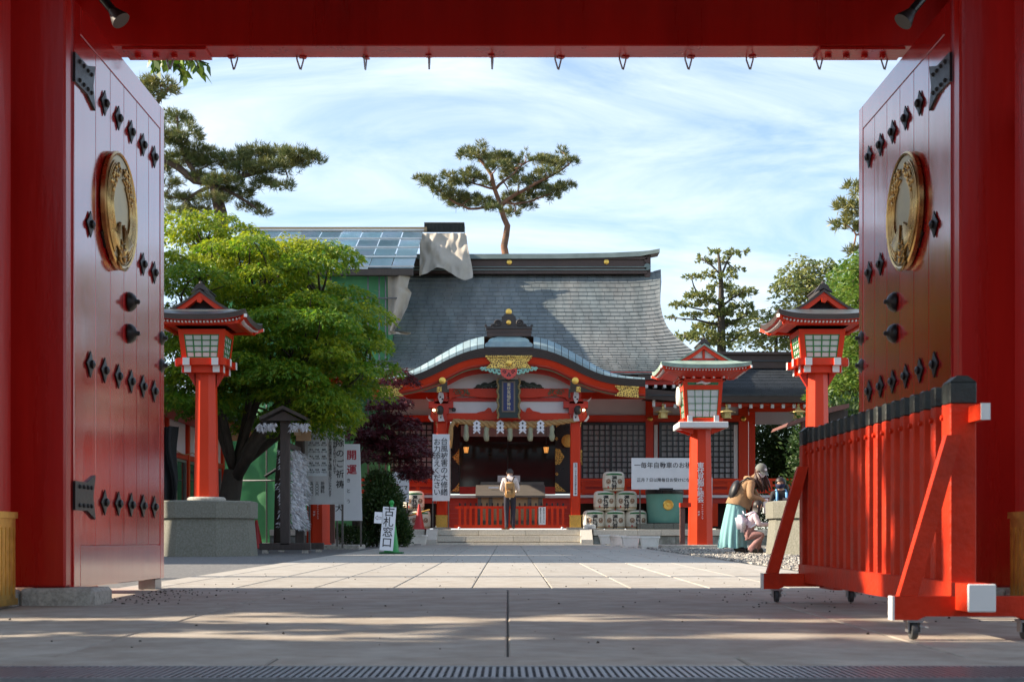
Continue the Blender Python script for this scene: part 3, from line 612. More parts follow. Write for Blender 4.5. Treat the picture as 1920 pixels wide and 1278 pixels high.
# curved gable: outline sampled right of the middle (distance, top, copper foot, brown foot, red foot)
KH = [(0, 629, 649, 667, 689), (22, 629, 649.5, 667.3, 689.2), (44, 630, 651, 668.5, 690), (62, 633.5, 654, 670.5, 692), (80, 639, 659, 674.5, 695.5), (96, 646.5, 665, 680.5, 702.5), (112, 655.5, 672, 687.5, 711.5), (132, 667, 682.5, 697.5, 720.5), (153, 679.5, 693, 707.5, 729), (175, 691.5, 701.5, 715, 735.5), (191, 698, 705, 718.5, 738.8), (210, 703.5, 707.5, 721.3, 742), (232, 706.5, 709.3, 723.2, 744.2), (256, 708, 710.5, 724.5, 745.8)]
def kh(d, i):
    d = abs(d)
    for a, c in zip(KH, KH[1:]):
        if d <= c[0]: t = (d-a[0])/(c[0]-a[0]); t = t; return a[i]+(c[i]-a[i])*t
    return KH[-1][i]
def khs(d, i): return sum(kh(d+e, i) for e in (-9, -4.5, 0, 4.5, 9))/5 if abs(d) < 246 else kh(d, i)
DS = [-256+512*k/80 for k in range(81)]
por = hpart('porch_gable_core', 900, 1010, 652, 664, YF+.35, YF+.6, BROWN)
def kline(i, Y, dy=0): return [P(954+d, khs(d, i)+dy, Y) for d in DS]
def kband(name, i0, d0, Y0, i1, d1, Y1, m, par=hall, sm=True):
    b = MB(); b.strip(kline(i1, Y1, d1), kline(i0, Y0, d0), m); return b.build(name, par, sm)
for k in range(5):                                     # five layers of brown edging, each set back a little
    f0, f1 = k/5, (k+1)/5; Y = YF+.015+.022*k
    A = [P(954+d, khs(d, 2)*(1-f0)+khs(d, 3)*f0, Y) for d in DS]; B = [P(954+d, khs(d, 2)*(1-f1)+khs(d, 3)*f1, Y) for d in DS]; Bk = [Vector((v.x, v.y+.5, v.z)) for v in B]
    b = MB(); b.strip(B, A, BROWN); b.strip(Bk, B, BROWN); b.strip(A, [Vector((v.x, v.y+.4, v.z)) for v in A], BROWN); b.build('edge_layer', por, True, 40)
kband('bargeboard', 3, .6, YF+.16, 4, -8, YF+.20, RED)
kband('bargeboard_lip', 4, -8, YF+.17, 4, -2.2, YF+.26, LIP); kband('bargeboard_trim', 4, -2.2, YF+.2, 4, 0, YF+.22, OLIVE); kband('trim_underside', 4, 0, YF+.22, 4, 0, YF+.5, OLIVE)
kband('gable_soffit', 4, -3, YF+.3, 4, 2, YP+1.2, REDS)
MB().box(-6.2, 4.6, 41.25, YW+.3, P(0, 700, 41.5).z-.02, P(0, 700, 41.5).z+.02, REDS).build('eave_soffit', hall)
inner = [d for d in DS if abs(d) <= 118]
b = MB(); b.strip([P(954+d, 729, YP-.05) for d in inner], [P(954+d, min(728, khs(d, 4)-1), YP-.05) for d in inner], PLASTER); b.build('gable_plaster', hall)
b = MB(); b.strip([P(954+d, khs(d, 4)+10, YF+.62) for d in inner], [P(954+d, khs(d, 4)-2, YF+.6) for d in inner], REDS); b.build('inner_bargeboard', hall)
b = MB(); b.strip([Vector((v.x, 44.5, v.z+.25)) for v in kline(1, YF+.42)], kline(1, YF+.42), ROOF); b.build('porch_roof', hall, True)
# copper tiles along the gable edge, one by one
def ktile(d0, d1):
    b = MB(); n = 3; ds = [d0+(d1-d0)*k/n for k in range(n+1)]
    lo = [P(954+d, khs(d, 2)+.3, YF) for d in ds]; mid = [P(954+d, khs(d, 2)*.72+khs(d, 1)*.28-1.2, YF+.02) for d in ds]; up = [P(954+d, khs(d, 1), YF+.34) for d in ds]
    b.strip(lo, mid, COPB); b.strip(mid, up, COPB); b.strip([v+Vector((0, .35, -.01)) for v in lo], lo, COPB)
    b.f = [f for f in b.f]; b.build('copper_tile', por, True, 40)
dd = 46.0
while dd < 250:
    w = 13.2 if dd < 200 else 15
    ktile(dd+.45, min(255, dd+w-.45)); ktile(-min(255, dd+w-.45), -dd-.45); dd += w
for k, (w, y0, y1, Y) in enumerate(((44.5, 641, 650, YF-.01), (38, 634, 643.5, YF+.10), (26, 630.5, 637.5, YF+.2))):
    b = MB(); pts = [(-w, y1), (w, y1), (w+.5, y1-5), (w-3, y0+1), (w-8, y0-1), (-w+8, y0-1), (-w+3, y0+1), (-w-.5, y1-5)]
    b.prism([(P(954+x, y, Y).x, P(954+x, y, Y).z) for x, y in pts], Y, Y+.3, COPB); b.build('crest_tile', por)
# ridge-end ornament
DKW = mat('dark_carved_tile', (.045, .035, .032), .5, var=.3, scale=8, bump=.3)
b = pbox(MB(), 913, 996, 616, 630, YF+.15, YF+.6, RIDGE); pbox(b, 911, 998, 613.5, 616, YF+.12, YF+.62, DKW); pbox(b, 912, 997, 622, 623, YF+.14, YF+.4, DKW)
orn = b.build('gable_ornament', hall)
Yo = YF+.25; b = MB()
half = [(0, 588), (5, 588), (9, 590), (13, 594), (13.5, 600), (14, 604), (17, 600), (22, 599.5), (26, 603), (28, 608), (34, 611), (40, 611.5), (43, 609), (44.5, 611.5), (42, 615), (0, 615)]
pts = [(954+x, y) for x, y in half]+[(954-x, y) for x, y in half[::-1] if x > 0]
b.prism([(P(x, y, Yo).x, P(x, y, Yo).z) for x, y in pts], Yo, Yo+.18, DKW)
for s in (-1, 1): scroll(b, 954+s*20, 605.5, Yo-.01, .10, DKW, s, 1.5, .022); scroll(b, 954+s*29, 611, Yo-.01, .06, DKW, s, 1.2, .018); scroll(b, 954+s*43, 611, Yo+.05, .03, DKW, s, 1, .02)
b.build('carved_tile', orn, True, 30)
b = MB(); b.lathe([(.07, 0), (.06, -.03), (.02, -.04)], P(954, 604.5, Yo), GOLD, 16, 'y'); b.lathe([(.085, .04), (.085, -.02), (.05, -.03)], P(954, 584.5, Yo+.05), GOLD, 16, 'y'); b.build('gilt_boss', orn, True, 40)
# gilt plates on the bargeboard
c0 = [(911, 669), (997, 669), (997, 671), (988, 680), (997, 690), (965, 690), (954, 692.5), (943, 690), (911, 690), (921, 680), (911, 671)]
gilt(c0, YF+.15, 'gilt_plate', por); gilt([(910, 666.5), (998, 666.5), (998, 669.5), (910, 669.5)], YF+.13, 'gilt_plate', por, .05)
b = MB(); b.lathe([(.085, 0), (.08, -.03), (.03, -.045)], P(954, 680.5, YF+.13), GOLD, 20, 'y'); b.build('gilt_boss', por, True, 40)
for s in (-1, 1):
    gilt([(954+s*199, 724), (954+s*243, 726), (954+s*243, 745.5), (954+s*197, 742), (954+s*208, 733)], YF+.15, 'gilt_plate', por); gilt([(954+s*199, 722.5), (954+s*244, 724.5), (954+s*244, 727), (954+s*199, 725)], YF+.13, 'gilt_plate', por, .04)
    c = P(954+s*124.5, 713.5, YF+.16); b = MB(); b.lathe([(.098, 0), (.092, -.03), (.04, -.042)], c, GOLD, 22, 'y'); b.build('gilt_boss', por, True, 40)
    gilt([(954+s*126, 725), (954+s*134.5, 725), (954+s*134.5, 735), (954+s*126, 735)], YF+.2, 'gilt_cap', por, .08)
# gable pendant
b = MB(); b.prism([(P(954+x, y, YF+.2).x, P(954+x, y, YF+.2).z) for x, y in [(-15, 690), (0, 692), (15, 690), (16, 697), (13, 704), (8, 708), (0, 711.5), (-8, 708), (-13, 704), (-16, 697)]], YF+.14, YF+.2, LIP); pen = b.build('gable_pendant', hall)
b = MB()
for s in (-1, 1): scroll(b, 954+s*8, 697, YF+.138, .055, BLACK, s, 1.1, .011)
for x, y in ((-2.2, 703.5), (2.2, 703.5), (0, 700)): b.lathe([(.026, 0), (.026, -.006)], P(954+x, y, YF+.139), BLACK, 10, 'y')
b.build('pendant_scroll', pen)
b = MB()
for s in (-1, 1):
    for dx, dy, r in ((19, 698, .085), (27, 696, .09), (35, 694, .075), (43, 692, .06), (50, 691.5, .045)): scroll(b, 954+s*dx, dy, YF+.17, r, MINT, s, 1.2, .028)
b.build('mint_cloud_carving', hall, True)
# name plaque
pq = hpart('name_plaque', 933.5, 973.5, 711, 783, YF+.42, YF+.5, mat('plaque_dark', (.012, .025, .022), .4), hall)
for s in (-1, 1):
    b = MB()
    for k in range(24):
        c = P(953.5+s*(20+1.2*math.sin(k*1.1)), 711+72*k/23, YF+.42); b.ball(c, .035, mat('aged_gilt', (.30, .22, .10), .5, metal=.5, var=.4, scale=30), 7, 5)
    b.build('plaque_border', pq, True)
b = pbox(MB(), 941, 966, 714, 772, YF+.395, YF+.42, mat('plaque_frame', (.16, .12, .09), .5)); b.build('plaque_frame', pq)
pbox(MB(), 944, 963, 717, 769.5, YF+.385, YF+.394, NAVY).build('plaque_field', pq)
lettering(pq, '東伏見稲荷神社', P(954, 0, YF+.38).x, YF+.382, P(0, 717.5, YF+.38).z, .105, INKG, pitch=1.02)
# brackets at the post heads
IRON = mat('iron_lamp', (.05, .045, .042), .6, metal=.4)
for s in (-1, 1):
    c = 954+s*126.5
    b = MB(); Yb = YP-.24
    for (x0, x1, y0, y1) in ((-9, 9, 735, 748), (-13, 13, 748, 756), (-24, 22, 752, 764), (-14, 14, 764, 775), (-10, 10, 775, 790)): pbox(b, c+x0, c+x1, y0, y1, YP-.2, YP+.12, REDS)
    bk = b.build('bracket', hall)
    for pts in ([(-4, 735), (4, 737), (5, 744), (3, 752), (-1, 757), (-4, 752), (-6, 745)], [(-4, 772), (2, 770), (3, 779), (6, 789), (-5, 790), (-6, 781)]):
        b = MB(); b.prism([(P(c-s*0+x, y, Yb).x, P(c+x, y, Yb).z) for x, y in pts], Yb-.1, Yb, mat('white_carving', (.60, .56, .56), .6, var=.25, scale=14))
        for x, y in (((-2, 744), (2, 748)) if pts[0][1] == 735 else ((-1, 782),)): b.ball(P(c+x, y, Yb-.1), .025, BLACK, 6, 4)
        b.build('white_beast_head', bk, True, 30)
    b = MB(); o_ = 1 if s > 0 else -1
    for pts in ([(12, 757), (20, 752), (27, 746), (29, 744.5), (24, 752), (20, 757)], [(14, 790), (19, 784), (26, 771), (23, 777), (24, 783), (19, 790)]):
        b.prism([(P(c+o_*x, y, YP-.1).x, P(c+o_*x, y, YP-.1).z) for x, y in pts], YP-.14, YP-.1, WHITE)
    b.prism([(P(c+o_*x, y, YP-.08).x, P(c+o_*x, y, YP-.08).z) for x, y in [(9, 760), (20, 757), (17, 766), (20, 775), (18, 788), (9, 788)]], YP-.1, YP-.06, RED); b.build('elephant_nose', bk)
    q = P(c+s*2.5, 768, YP-.45)
    lp = thing('eave_lamp', q, 'round iron lamp with lit bulb on the porch post %s' % ('that carries the small white plaque' if s > 0 else 'behind the tall white banner'), 'lamp', 'iron lamps at the porch posts')
    b = MB(); b.lathe([(.03, .12), (.07, .1), (.105, .03), (.10, -.03), (.085, -.10), (.05, -.13)], q, IRON, 14); b.build('body', lp, True, 40)
    b = MB(); e = P(c+s*14, 768.5, YP-.5); b.tube([q, e+Vector((0, 0, -.06)), e], .012, IRON, 6); b.build('arm', lp)
    b = MB(); b.ball(e, .034, mat('lit_bulb', (1, .8, .5), .4, emit=(1, .66, .30, 9)), 10, 7); b.build('bulb', lp, True)
c = P(851, 768, YP-.1); b = MB(); b.lathe([(.055, 0), (.06, -.05), (.04, -.07)], c, BLACK, 16, 'y'); b.top('loudspeaker', 'small round black loudspeaker on the porch beam', 'speaker')

# ---- main roof: shingles in courses
NR, ZR, ZE, YR, YE = 33, P(0, 512, 47.5).z, P(0, 701, 41.0).z, 47.5, 41.0
def prof(s):
    q = max(0., 1-s); return Vector((0, YR+(YE-YR)*s, ZE+(ZR-ZE)*(.72*q**1.7+.28*q)))
def xr(s):                                             # right verge, flaring towards the eaves
    v = prof(s); py = HZ-(v.z-CAMH)*FPX/v.y
    T = [(500, 1240), (540, 1237), (575, 1238), (600, 1243), (620, 1252), (636, 1266), (655, 1290), (672, 1312), (690, 1328), (705, 1338)]
    for a, c in zip(T, T[1:]):
        if py <= c[0]: return ((a[1]+(c[1]-a[1])*max(0, (py-a[0])/(c[0]-a[0])))-CX)*v.y/FPX
    return (T[-1][1]-CX)*v.y/FPX
b = MB(); rs = random.Random(3)
for r in range(NR):
    s0, s1 = r/NR, (r+1)/NR; A, B = prof(s0), prof(s1+.012); x1a, x1b = xr(s0), xr(s1); x0 = -(x1a)+.15
    w = .285; x = x0-rs.random()*w; n_ = 0
    while x < x1a-.02:
        xe = min(x+w*rs.uniform(.9, 1.1), x1a)
        def lift(xx):                                   # swept-up verge
            t = max(0, (xx-(x1a-1.3))/1.3); return .10*t*t*(1-.4*s0)
        k = x1b/x1a if abs(x1a) > 1 else 1
        g = .005; h = rs.uniform(-.006, .006)
        def sx(xx): t = max(0, (xx-(x1a-1.5))/1.5); return xx+(x1b-x1a)*t
        a0, a1 = x+g, xe-g
        V = [(a0, A.y, A.z+lift(a0)-.014), (a1, A.y, A.z+lift(a1)-.014), (sx(a1), B.y, B.z+lift(a1)+.034+h), (sx(a0), B.y, B.z+lift(a0)+.034+h)]
        b.add(V+[(V[3][0], B.y+.012, V[3][2]-.05), (V[2][0], B.y+.012, V[2][2]-.05)], [(3, 2, 1, 0), (4, 5, 2, 3)], rs.choice((ROOF, ROOF, ROOF2, ROOF3)))
        x = xe
tag(b.build('roof_shingles', hall), kind='stuff')
b = MB(); n_ = 24
E0 = [prof(k/n_)+Vector((-6.2, 0, -.06)) for k in range(n_+1)]; E1 = [Vector((xr(k/n_)-.03, prof(k/n_).y, prof(k/n_).z-.05)) for k in range(n_+1)]
b.strip(E0, E1, ROOFD); b.build('roof_deck', hall, True)
b = MB(); Vv = [Vector((xr(k/n_), prof(k/n_).y, prof(k/n_).z+.13*(1-.5*k/n_))) for k in range(n_+1)]; W = [v+Vector((.03, .1, -.42)) for v in Vv]; U = [v+Vector((-.25, .02, -.06)) for v in Vv]; D = [v+Vector((-.5, .3, -.5)) for v in Vv]
b.strip(W, Vv, ROOF); b.strip(Vv, U, ROOF); b.strip(D, W, BROWN); b.build('roof_verge', hall, True, 50)
b = MB(); b.add([prof(0)+Vector((-6, 0, 0)), prof(0)+Vector((4.9, 0, 0)), Vector((5.2, 54, ZE+.3)), Vector((-6.2, 54, ZE+.3))], [(0, 1, 2, 3)], ROOFD); b.add([prof(0)+Vector((4.7, .1, -.2)), Vector((4.7, 42.5, ZE)), Vector((4.7, 52.5, ZE))], [(0, 1, 2)], REDS); b.build('rear_roof', hall)
# eave edge on the right
b = pbox(MB(), 1196, 1340, 700.5, 711.5, YE-.02, YE+.7, BROWN); b.build('eave_board', hall)
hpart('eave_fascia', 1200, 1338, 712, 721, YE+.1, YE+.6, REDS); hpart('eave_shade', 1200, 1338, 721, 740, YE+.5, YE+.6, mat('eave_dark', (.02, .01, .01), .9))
for k in range(7): hpart('rafter_end', 1210+17*k, 1215+17*k, 721, 726.5, YE+.05, YE+.5, WHITE)
# ridge
def rl(x0, x1, y0, y1, dy, m, name='ridge_course'): return hpart(name, x0, x1, y0, y1, YR-dy, YR+dy, m)
rl(690, 1213, 506.5, 513, .36, RIDGE); rl(690, 1213, 504.5, 506.4, .40, COPR); rl(690, 1212, 501, 504.4, .30, RIDGE); rl(690, 1213, 499.4, 500.9, .34, COPR)
rg = rl(690, 1211, 486, 499.3, .24, RIDGE, 'ridge_band'); rl(690, 1214, 481.5, 485.9, .30, RIDGE)
b = MB(); xs = [690, 900, 1050, 1150, 1200, 1218, 1237]; tp = [476, 476, 475.5, 473.5, 471, 469.5, 466]
A = [P(x, y, YR-.3) for x, y in zip(xs, tp)]; Bq = [P(x, y+(9 if x < 1215 else 7), YR-.36) for x, y in zip(xs, tp)]; C = [v+Vector((0, .6, 0)) for v in A]; D = [v+Vector((0, .72, 0)) for v in Bq]
b.strip(Bq, A, COPR); b.strip(A, C, COPR); b.strip(D, Bq, RIDGE); b.strip(C, D, COPR); b.add([A[-1], Bq[-1], D[-1], C[-1]], [(0, 1, 2, 3)], WOODT); b.build('ridge_cap', hall, False)
for px, py in ((955, 491.5), (1137, 491)): b = MB(); b.lathe([(.09, 0), (.085, -.03), (.03, -.045)], P(px, py, YR-.245), GOLD, 20, 'y'); b.build('gilt_boss', rg, True, 40)
for py, rr in ((488, .10), (500, .115), (515, .10), (525, .10)): b = MB(); b.lathe([(rr, 0), (rr, .5), (rr*.8, .52)], P(1214, py, YR-.3), COPR if py in (500, 525) else RIDGE, 16, 'y'); b.build('ridge_end_roll', hall, True, 40)
pbox(MB(), 1212, 1220, 476, 520, YR-.2, YR+.2, RIDGE).build('ridge_end', hall)

# ---- lower wing on the right
wing = hall
YA, YB, ZA, ZB2 = 40.75, 45.6, P(0, 741, 40.75).z, P(0, 690, 45.6).z
XW0, XW1 = P(1206, 0, YA).x, P(1580, 0, YA).x
b = MB(); nr = 22
for r in range(nr):
    def wp(s): q = max(0., 1-s); return Vector((0, YB+(YA-YB)*s, ZA+(ZB2-ZA)*(.45*q**1.8+.55*q)))
    A, B = wp(r/nr), wp((r+1)/nr+.01); x = XW0+.5-rs.random()*.4
    while x < XW1:
        xe = min(x+.42, XW1); V = [(x+.004, A.y, A.z-.012), (xe-.004, A.y, A.z-.012), (xe-.004, B.y, B.z+.026), (x+.004, B.y, B.z+.026)]
        b.add(V+[(V[3][0], B.y+.01, V[3][2]-.045), (V[2][0], B.y+.01, V[2][2]-.045)], [(3, 2, 1, 0), (4, 5, 2, 3)], ROOFD); x = xe
tag(b.build('wing_roof_shingles', hall), kind='stuff')
b = MB(); b.strip([wp(k/10)+Vector((XW0, 0, -.04)) for k in range(11)], [wp(k/10)+Vector((XW1, 0, -.04)) for k in range(11)], ROOFD); b.build('wing_roof_deck', hall, True)
hpart('wing_ridge', 1270, 1570, 664, 690, YB-.2, YB+.3, RIDGE); hpart('wing_ridge_cap', 1268, 1572, 659, 664, YB-.3, YB+.4, RIDGE); hpart('wing_ridge_line', 1270, 1570, 675, 677, YB-.24, YB+.3, ROOFD)
b = MB(); xs = [1206, 1260, 1330, 1420, 1580]; y0s = [728, 733, 738.5, 741, 741.5]; y1s = [747, 751, 753.5, 754, 753.5]
b.strip([P(x, y, YA) for x, y in zip(xs, y1s)], [P(x, y, YA-.03) for x, y in zip(xs, y0s)], BROWN); b.strip([P(x, y, YA)+Vector((0, .6, 0)) for x, y in zip(xs, y1s)], [P(x, y, YA) for x, y in zip(xs, y1s)], BROWN); b.build('wing_eave_edge', hall)
hpart('wing_fascia', 1225, 1580, 753.5, 761, YA+.25, YA+.5, RED)
for k in range(15): hpart('rafter_end', 1243+20.3*k, 1248.5+20.3*k, 757.5, 764.5, YA+.15, YA+.24, WHITE)
hpart('corner_post_cap', 1223.5, 1228.5, 747, 762, YA+.1, YA+.2, WHITE)
hpart('wing_beam', 1405, 1512, 757, 771, YW-.15, YW+.05, RED); hpart('wing_ceiling_panel', 1405, 1512, 771, 795, YW+2.5, YW+2.6, PLASTER)
for px in (1410, 1506): hpart('wing_post', px-6, px+6, 771, 990, YW+.3, YW+.5, RED)
for px in (1510,): hpart('wing_post', px-6, px+6, 771, 990, YW-.3, YW-.1, RED)

# ---- sacred rope with tassels and paper streamers
rp = thing('sacred_rope', P(954, 795, YP-.25), 'twisted straw rope with tassels hung across the hall porch', 'rope')
def ropepath(t): px = 850+(1084-850)*t; return P(px, 788.5+9*math.sin(math.pi*t)-2*t, YP-.25)
for ph in range(3):
    b = MB(); pts = []; rad = []
    for i in range(161):
        t = i/160; c = ropepath(t); a = t*46+ph*2*math.pi/3; r = .045*(.5+.75*math.sin(math.pi*(.12+.8*t))); pts.append(c+Vector((0, r*math.cos(a), r*math.sin(a)))); rad.append(r*1.0)
    b.tube(pts, rad, ROPE, 7); b.build('strand', rp, True)
b = MB(); b.tube([P(852, 789, YP-.25), P(846, 800, YP-.25), P(845, 815, YP-.25), P(846, 840, YP-.25)], [.06, .06, .075, .02], ROPE, 9); b.build('frayed_end', rp, True)
for px in (874, 912, 956, 994.5, 1035):
    b = MB(); c = P(px, 797, YP-.25); b.lathe([(.02, .06), (.05, -.02), (.075, -.12), (.062, -.18), (.085, -.30), (.06, -.42), (.02, -.44)], c, TASSEL, 10)
    b.v = [(x+random.uniform(-.012, .012), y, z) for x, y, z in b.v]; b.build('tassel', rp, True)
zz = [(0, 787), (4.5, 790), (7.5, 793), (4.8, 796), (7.8, 799), (5, 802), (7.8, 805.5), (3.8, 808), (7.2, 810.5), (5.5, 813), (0, 807.2), (-5.5, 813), (-7.2, 810.5), (-3.8, 808), (-7.8, 805.5), (-5, 802), (-7.8, 799), (-4.8, 796), (-7.5, 793), (-4.5, 790)]
for px in (894, 938, 980, 1013.5):
    b = MB(); Y = YP-.36; b.prism([(P(px+x, y, Y).x, P(px+x, y, Y).z) for x, y in zz], Y-.006, Y, mat('streamer_paper', (.74, .74, .78), .7, var=.03)); o_ = b.build('paper_streamer', rp)
    b = MB()
    for y in (793.2, 801.5): b.prism([(P(px+x, y+q, Y-.008).x, P(px+x, y+q, Y-.008).z) for x, q in ((-2.2, 0), (0, -2.4), (2.2, 0), (0, 2.4))], Y-.009, Y-.0065, MATS['eave_dark'])
    b.build('streamer_cutout', o_)
# lit lanterns by the doors, brass lanterns under the eaves
for px, lb in ((874, 'nearer the tall white banner'), (1024, 'nearer the gilt disc')):
    q = P(px, 842, YW-.2); lp = thing('glass_lantern', q, 'small lit amber lantern hanging before the dark doors, '+lb, 'lantern', 'amber lanterns by the hall doors')
    b = MB(); b.lathe([(.055, -.11), (.085, .07)], q, mat('amber_glow', (.5, .2, .05), .5, emit=(1, .42, .10, .35)), 6); b.build('glass', lp)
    b = MB(); b.lathe([(.10, .07), (.02, .16)], q, BLACK, 6); b.lathe([(.06, -.13), (.06, -.11)], q, BLACK, 6); b.tube([q+Vector((0, 0, .15)), q+Vector((0, 0, .7))], .006, BLACK, 5)
    for k in range(6): a = k*math.pi/3; b.tube([q+Vector((.056*math.cos(a), .056*math.sin(a), -.11)), q+Vector((.086*math.cos(a), .086*math.sin(a), .07))], .006, BLACK, 4)
    b.build('frame', lp)
for px, lb in ((1243, 'beside the corner post of the hall'), (1362, 'behind the lettered lantern'), (1497, 'at the far end of the wing eave')):
    q = P(px, 784, YA+.1); s = .9; lp = thing('hanging_lantern', q, 'hexagonal brass lantern hanging under the wing eave, '+lb, 'lantern', 'brass lanterns under the wing eave')
    b = MB(); b.lathe([(.135, .02), (.14, .17)], q, BRASSY, 6); b.lathe([(.15, 0), (.15, .02)], q, BRASSY, 6); b.build('body', lp)
    b = MB(); b.lathe([(.28, .17), (.27, .19), (.10, .25), (.05, .30), (.05, .33), (.02, .36)], q, BRASSY, 6); b.build('cap', lp)
    b = MB(); b.lathe([(.03, .36), (.045, .39), (.03, .42), (.01, .44)], q, BRASSY, 8); b.tube([q+Vector((0, 0, .43)), q+Vector((0, 0, .62))], .012, BLACK, 5); b.build('hanger', lp)
# offering box, small slatted fence, banner, plaque on the post, notices
ob = thing('offering_box', (P(956, 0, 39.4).x, 39.5, ZP), 'grey wooden offering box with sloping lid behind the red fence', 'offering box')
b = MB(); a, c = P(895, 932, 39.3), P(1019, 909, 39.3)
b.prism([(39.25, a.z), (39.25, a.z+.05), (39.75, c.z+.02), (39.78, c.z-.1), (39.75, a.z)], a.x-.05, c.x+.05, WOODG, 'x'); b.build('lid', ob)
pbox(MB(), 902, 1018, 931, 988, 39.36, 39.75, WOODT).build('box', ob)
for px in (899, 920, 1000-7, 1013): pbox(MB(), px-3.5, px+3.5, 931, 989, 39.32, 39.355, WOODG).build('frame_post', ob)
pbox(MB(), 900, 1018, 975, 981, 39.325, 39.357, WOODG).build('lower_frame', ob); pbox(MB(), 901, 1020, 903, 911, 39.8, 39.83, WOODG).build('back_board', ob)
b = pbox(MB(), 916, 935, 912, 915, 39.5, 39.52, PAPER); b.build('slip', ob)
pbox(MB(), 933, 975, 891, 910, 40.05, 40.07, mat('pale_board', (.58, .54, .53), .6)).top('prayer_notice', 'pale wooden notice board standing behind the offering box', 'notice board')
sf = thing('slatted_fence', (P(957, 0, 38.6).x, 38.6, ZP), 'low red slatted fence with black tips across the hall steps', 'fence')
YL = 38.6
pbox(MB(), 853, 1063, 948.5, 953, YL, YL+.03, RED).build('top_rail', sf); pbox(MB(), 851, 1062, 983.5, 990, YL-.03, YL+.07, RED).build('bottom_rail', sf)
for k in range(20):
    px = 862+k*10.2; s = pbox(MB(), px-2.3, px+2.3, 948, 983.5, YL-.024, YL-.001, RED).build('slat', sf)
    b = pbox(MB(), px-1.7, px+1.7, 944, 948, YL-.02, YL-.004, BLACK); b.prism([(P(px+x, y, YL).x, P(px+x, y, YL).z) for x, y in ((-1.7, 944), (1.7, 944), (1, 942.3), (-1, 942.3))], YL-.02, YL-.004, BLACK); b.build('black_tip', s)
for px in (861, 1054): b = MB(); b.lathe([(.035, 0), (.035, .04), (.02, .055)], P(px, 991, YL-.07), PAPER, 10); b.build('white_foot', sf, True, 40)
nb = pbox(MB(), 1010, 1023, 950, 983, YL-.05, YL-.04, PAPER).top('notice_strip', 'narrow white notice hung on the low red fence', 'notice')
for px, tx in ((1019.6, '参拝は列にならび一礼'), (1013.6, '間隔をあけておすすみ')): lettering(nb, tx, P(px, 0, YL).x, YL-.0525, P(0, 951.5, YL).z, .042, INK, pitch=.98)
YBN = 38.62
bn = thing('banner_sign', (P(827, 0, YBN).x, YBN, ZP), 'tall white banner with two columns of brush writing against the porch post', 'banner')
pbox(MB(), 811, 843, 813.5, 938.5, YBN, YBN+.03, PAPER).build('board', bn)
lettering(bn, '台風被害の大修繕', P(833, 0, YBN).x, YBN-.004, P(0, 820, YBN).z, .205, INK, pitch=.98, offset=.006)
lettering(bn, 'お力添えください', P(819.5, 0, YBN).x, YBN-.004, P(0, 821, YBN).z, .205, INK, pitch=.97, offset=.006)
for px in (811.5, 841): pbox(MB(), px-1, px+1, 938.6, 990, YBN, YBN+.03, WOODG).build('leg', bn)
pl = pbox(MB(), 1075, 1082.5, 867, 929, YP-.15, YP-.135, PAPER).top('post_plaque', 'narrow white plaque with small writing on the red porch post', 'plaque')
lettering(pl, '毎月一日十五日月次祭午前十時', P(1078.8, 0, YP).x, YP-.153, P(0, 868.5, YP).z, .064, INK, pitch=.98)

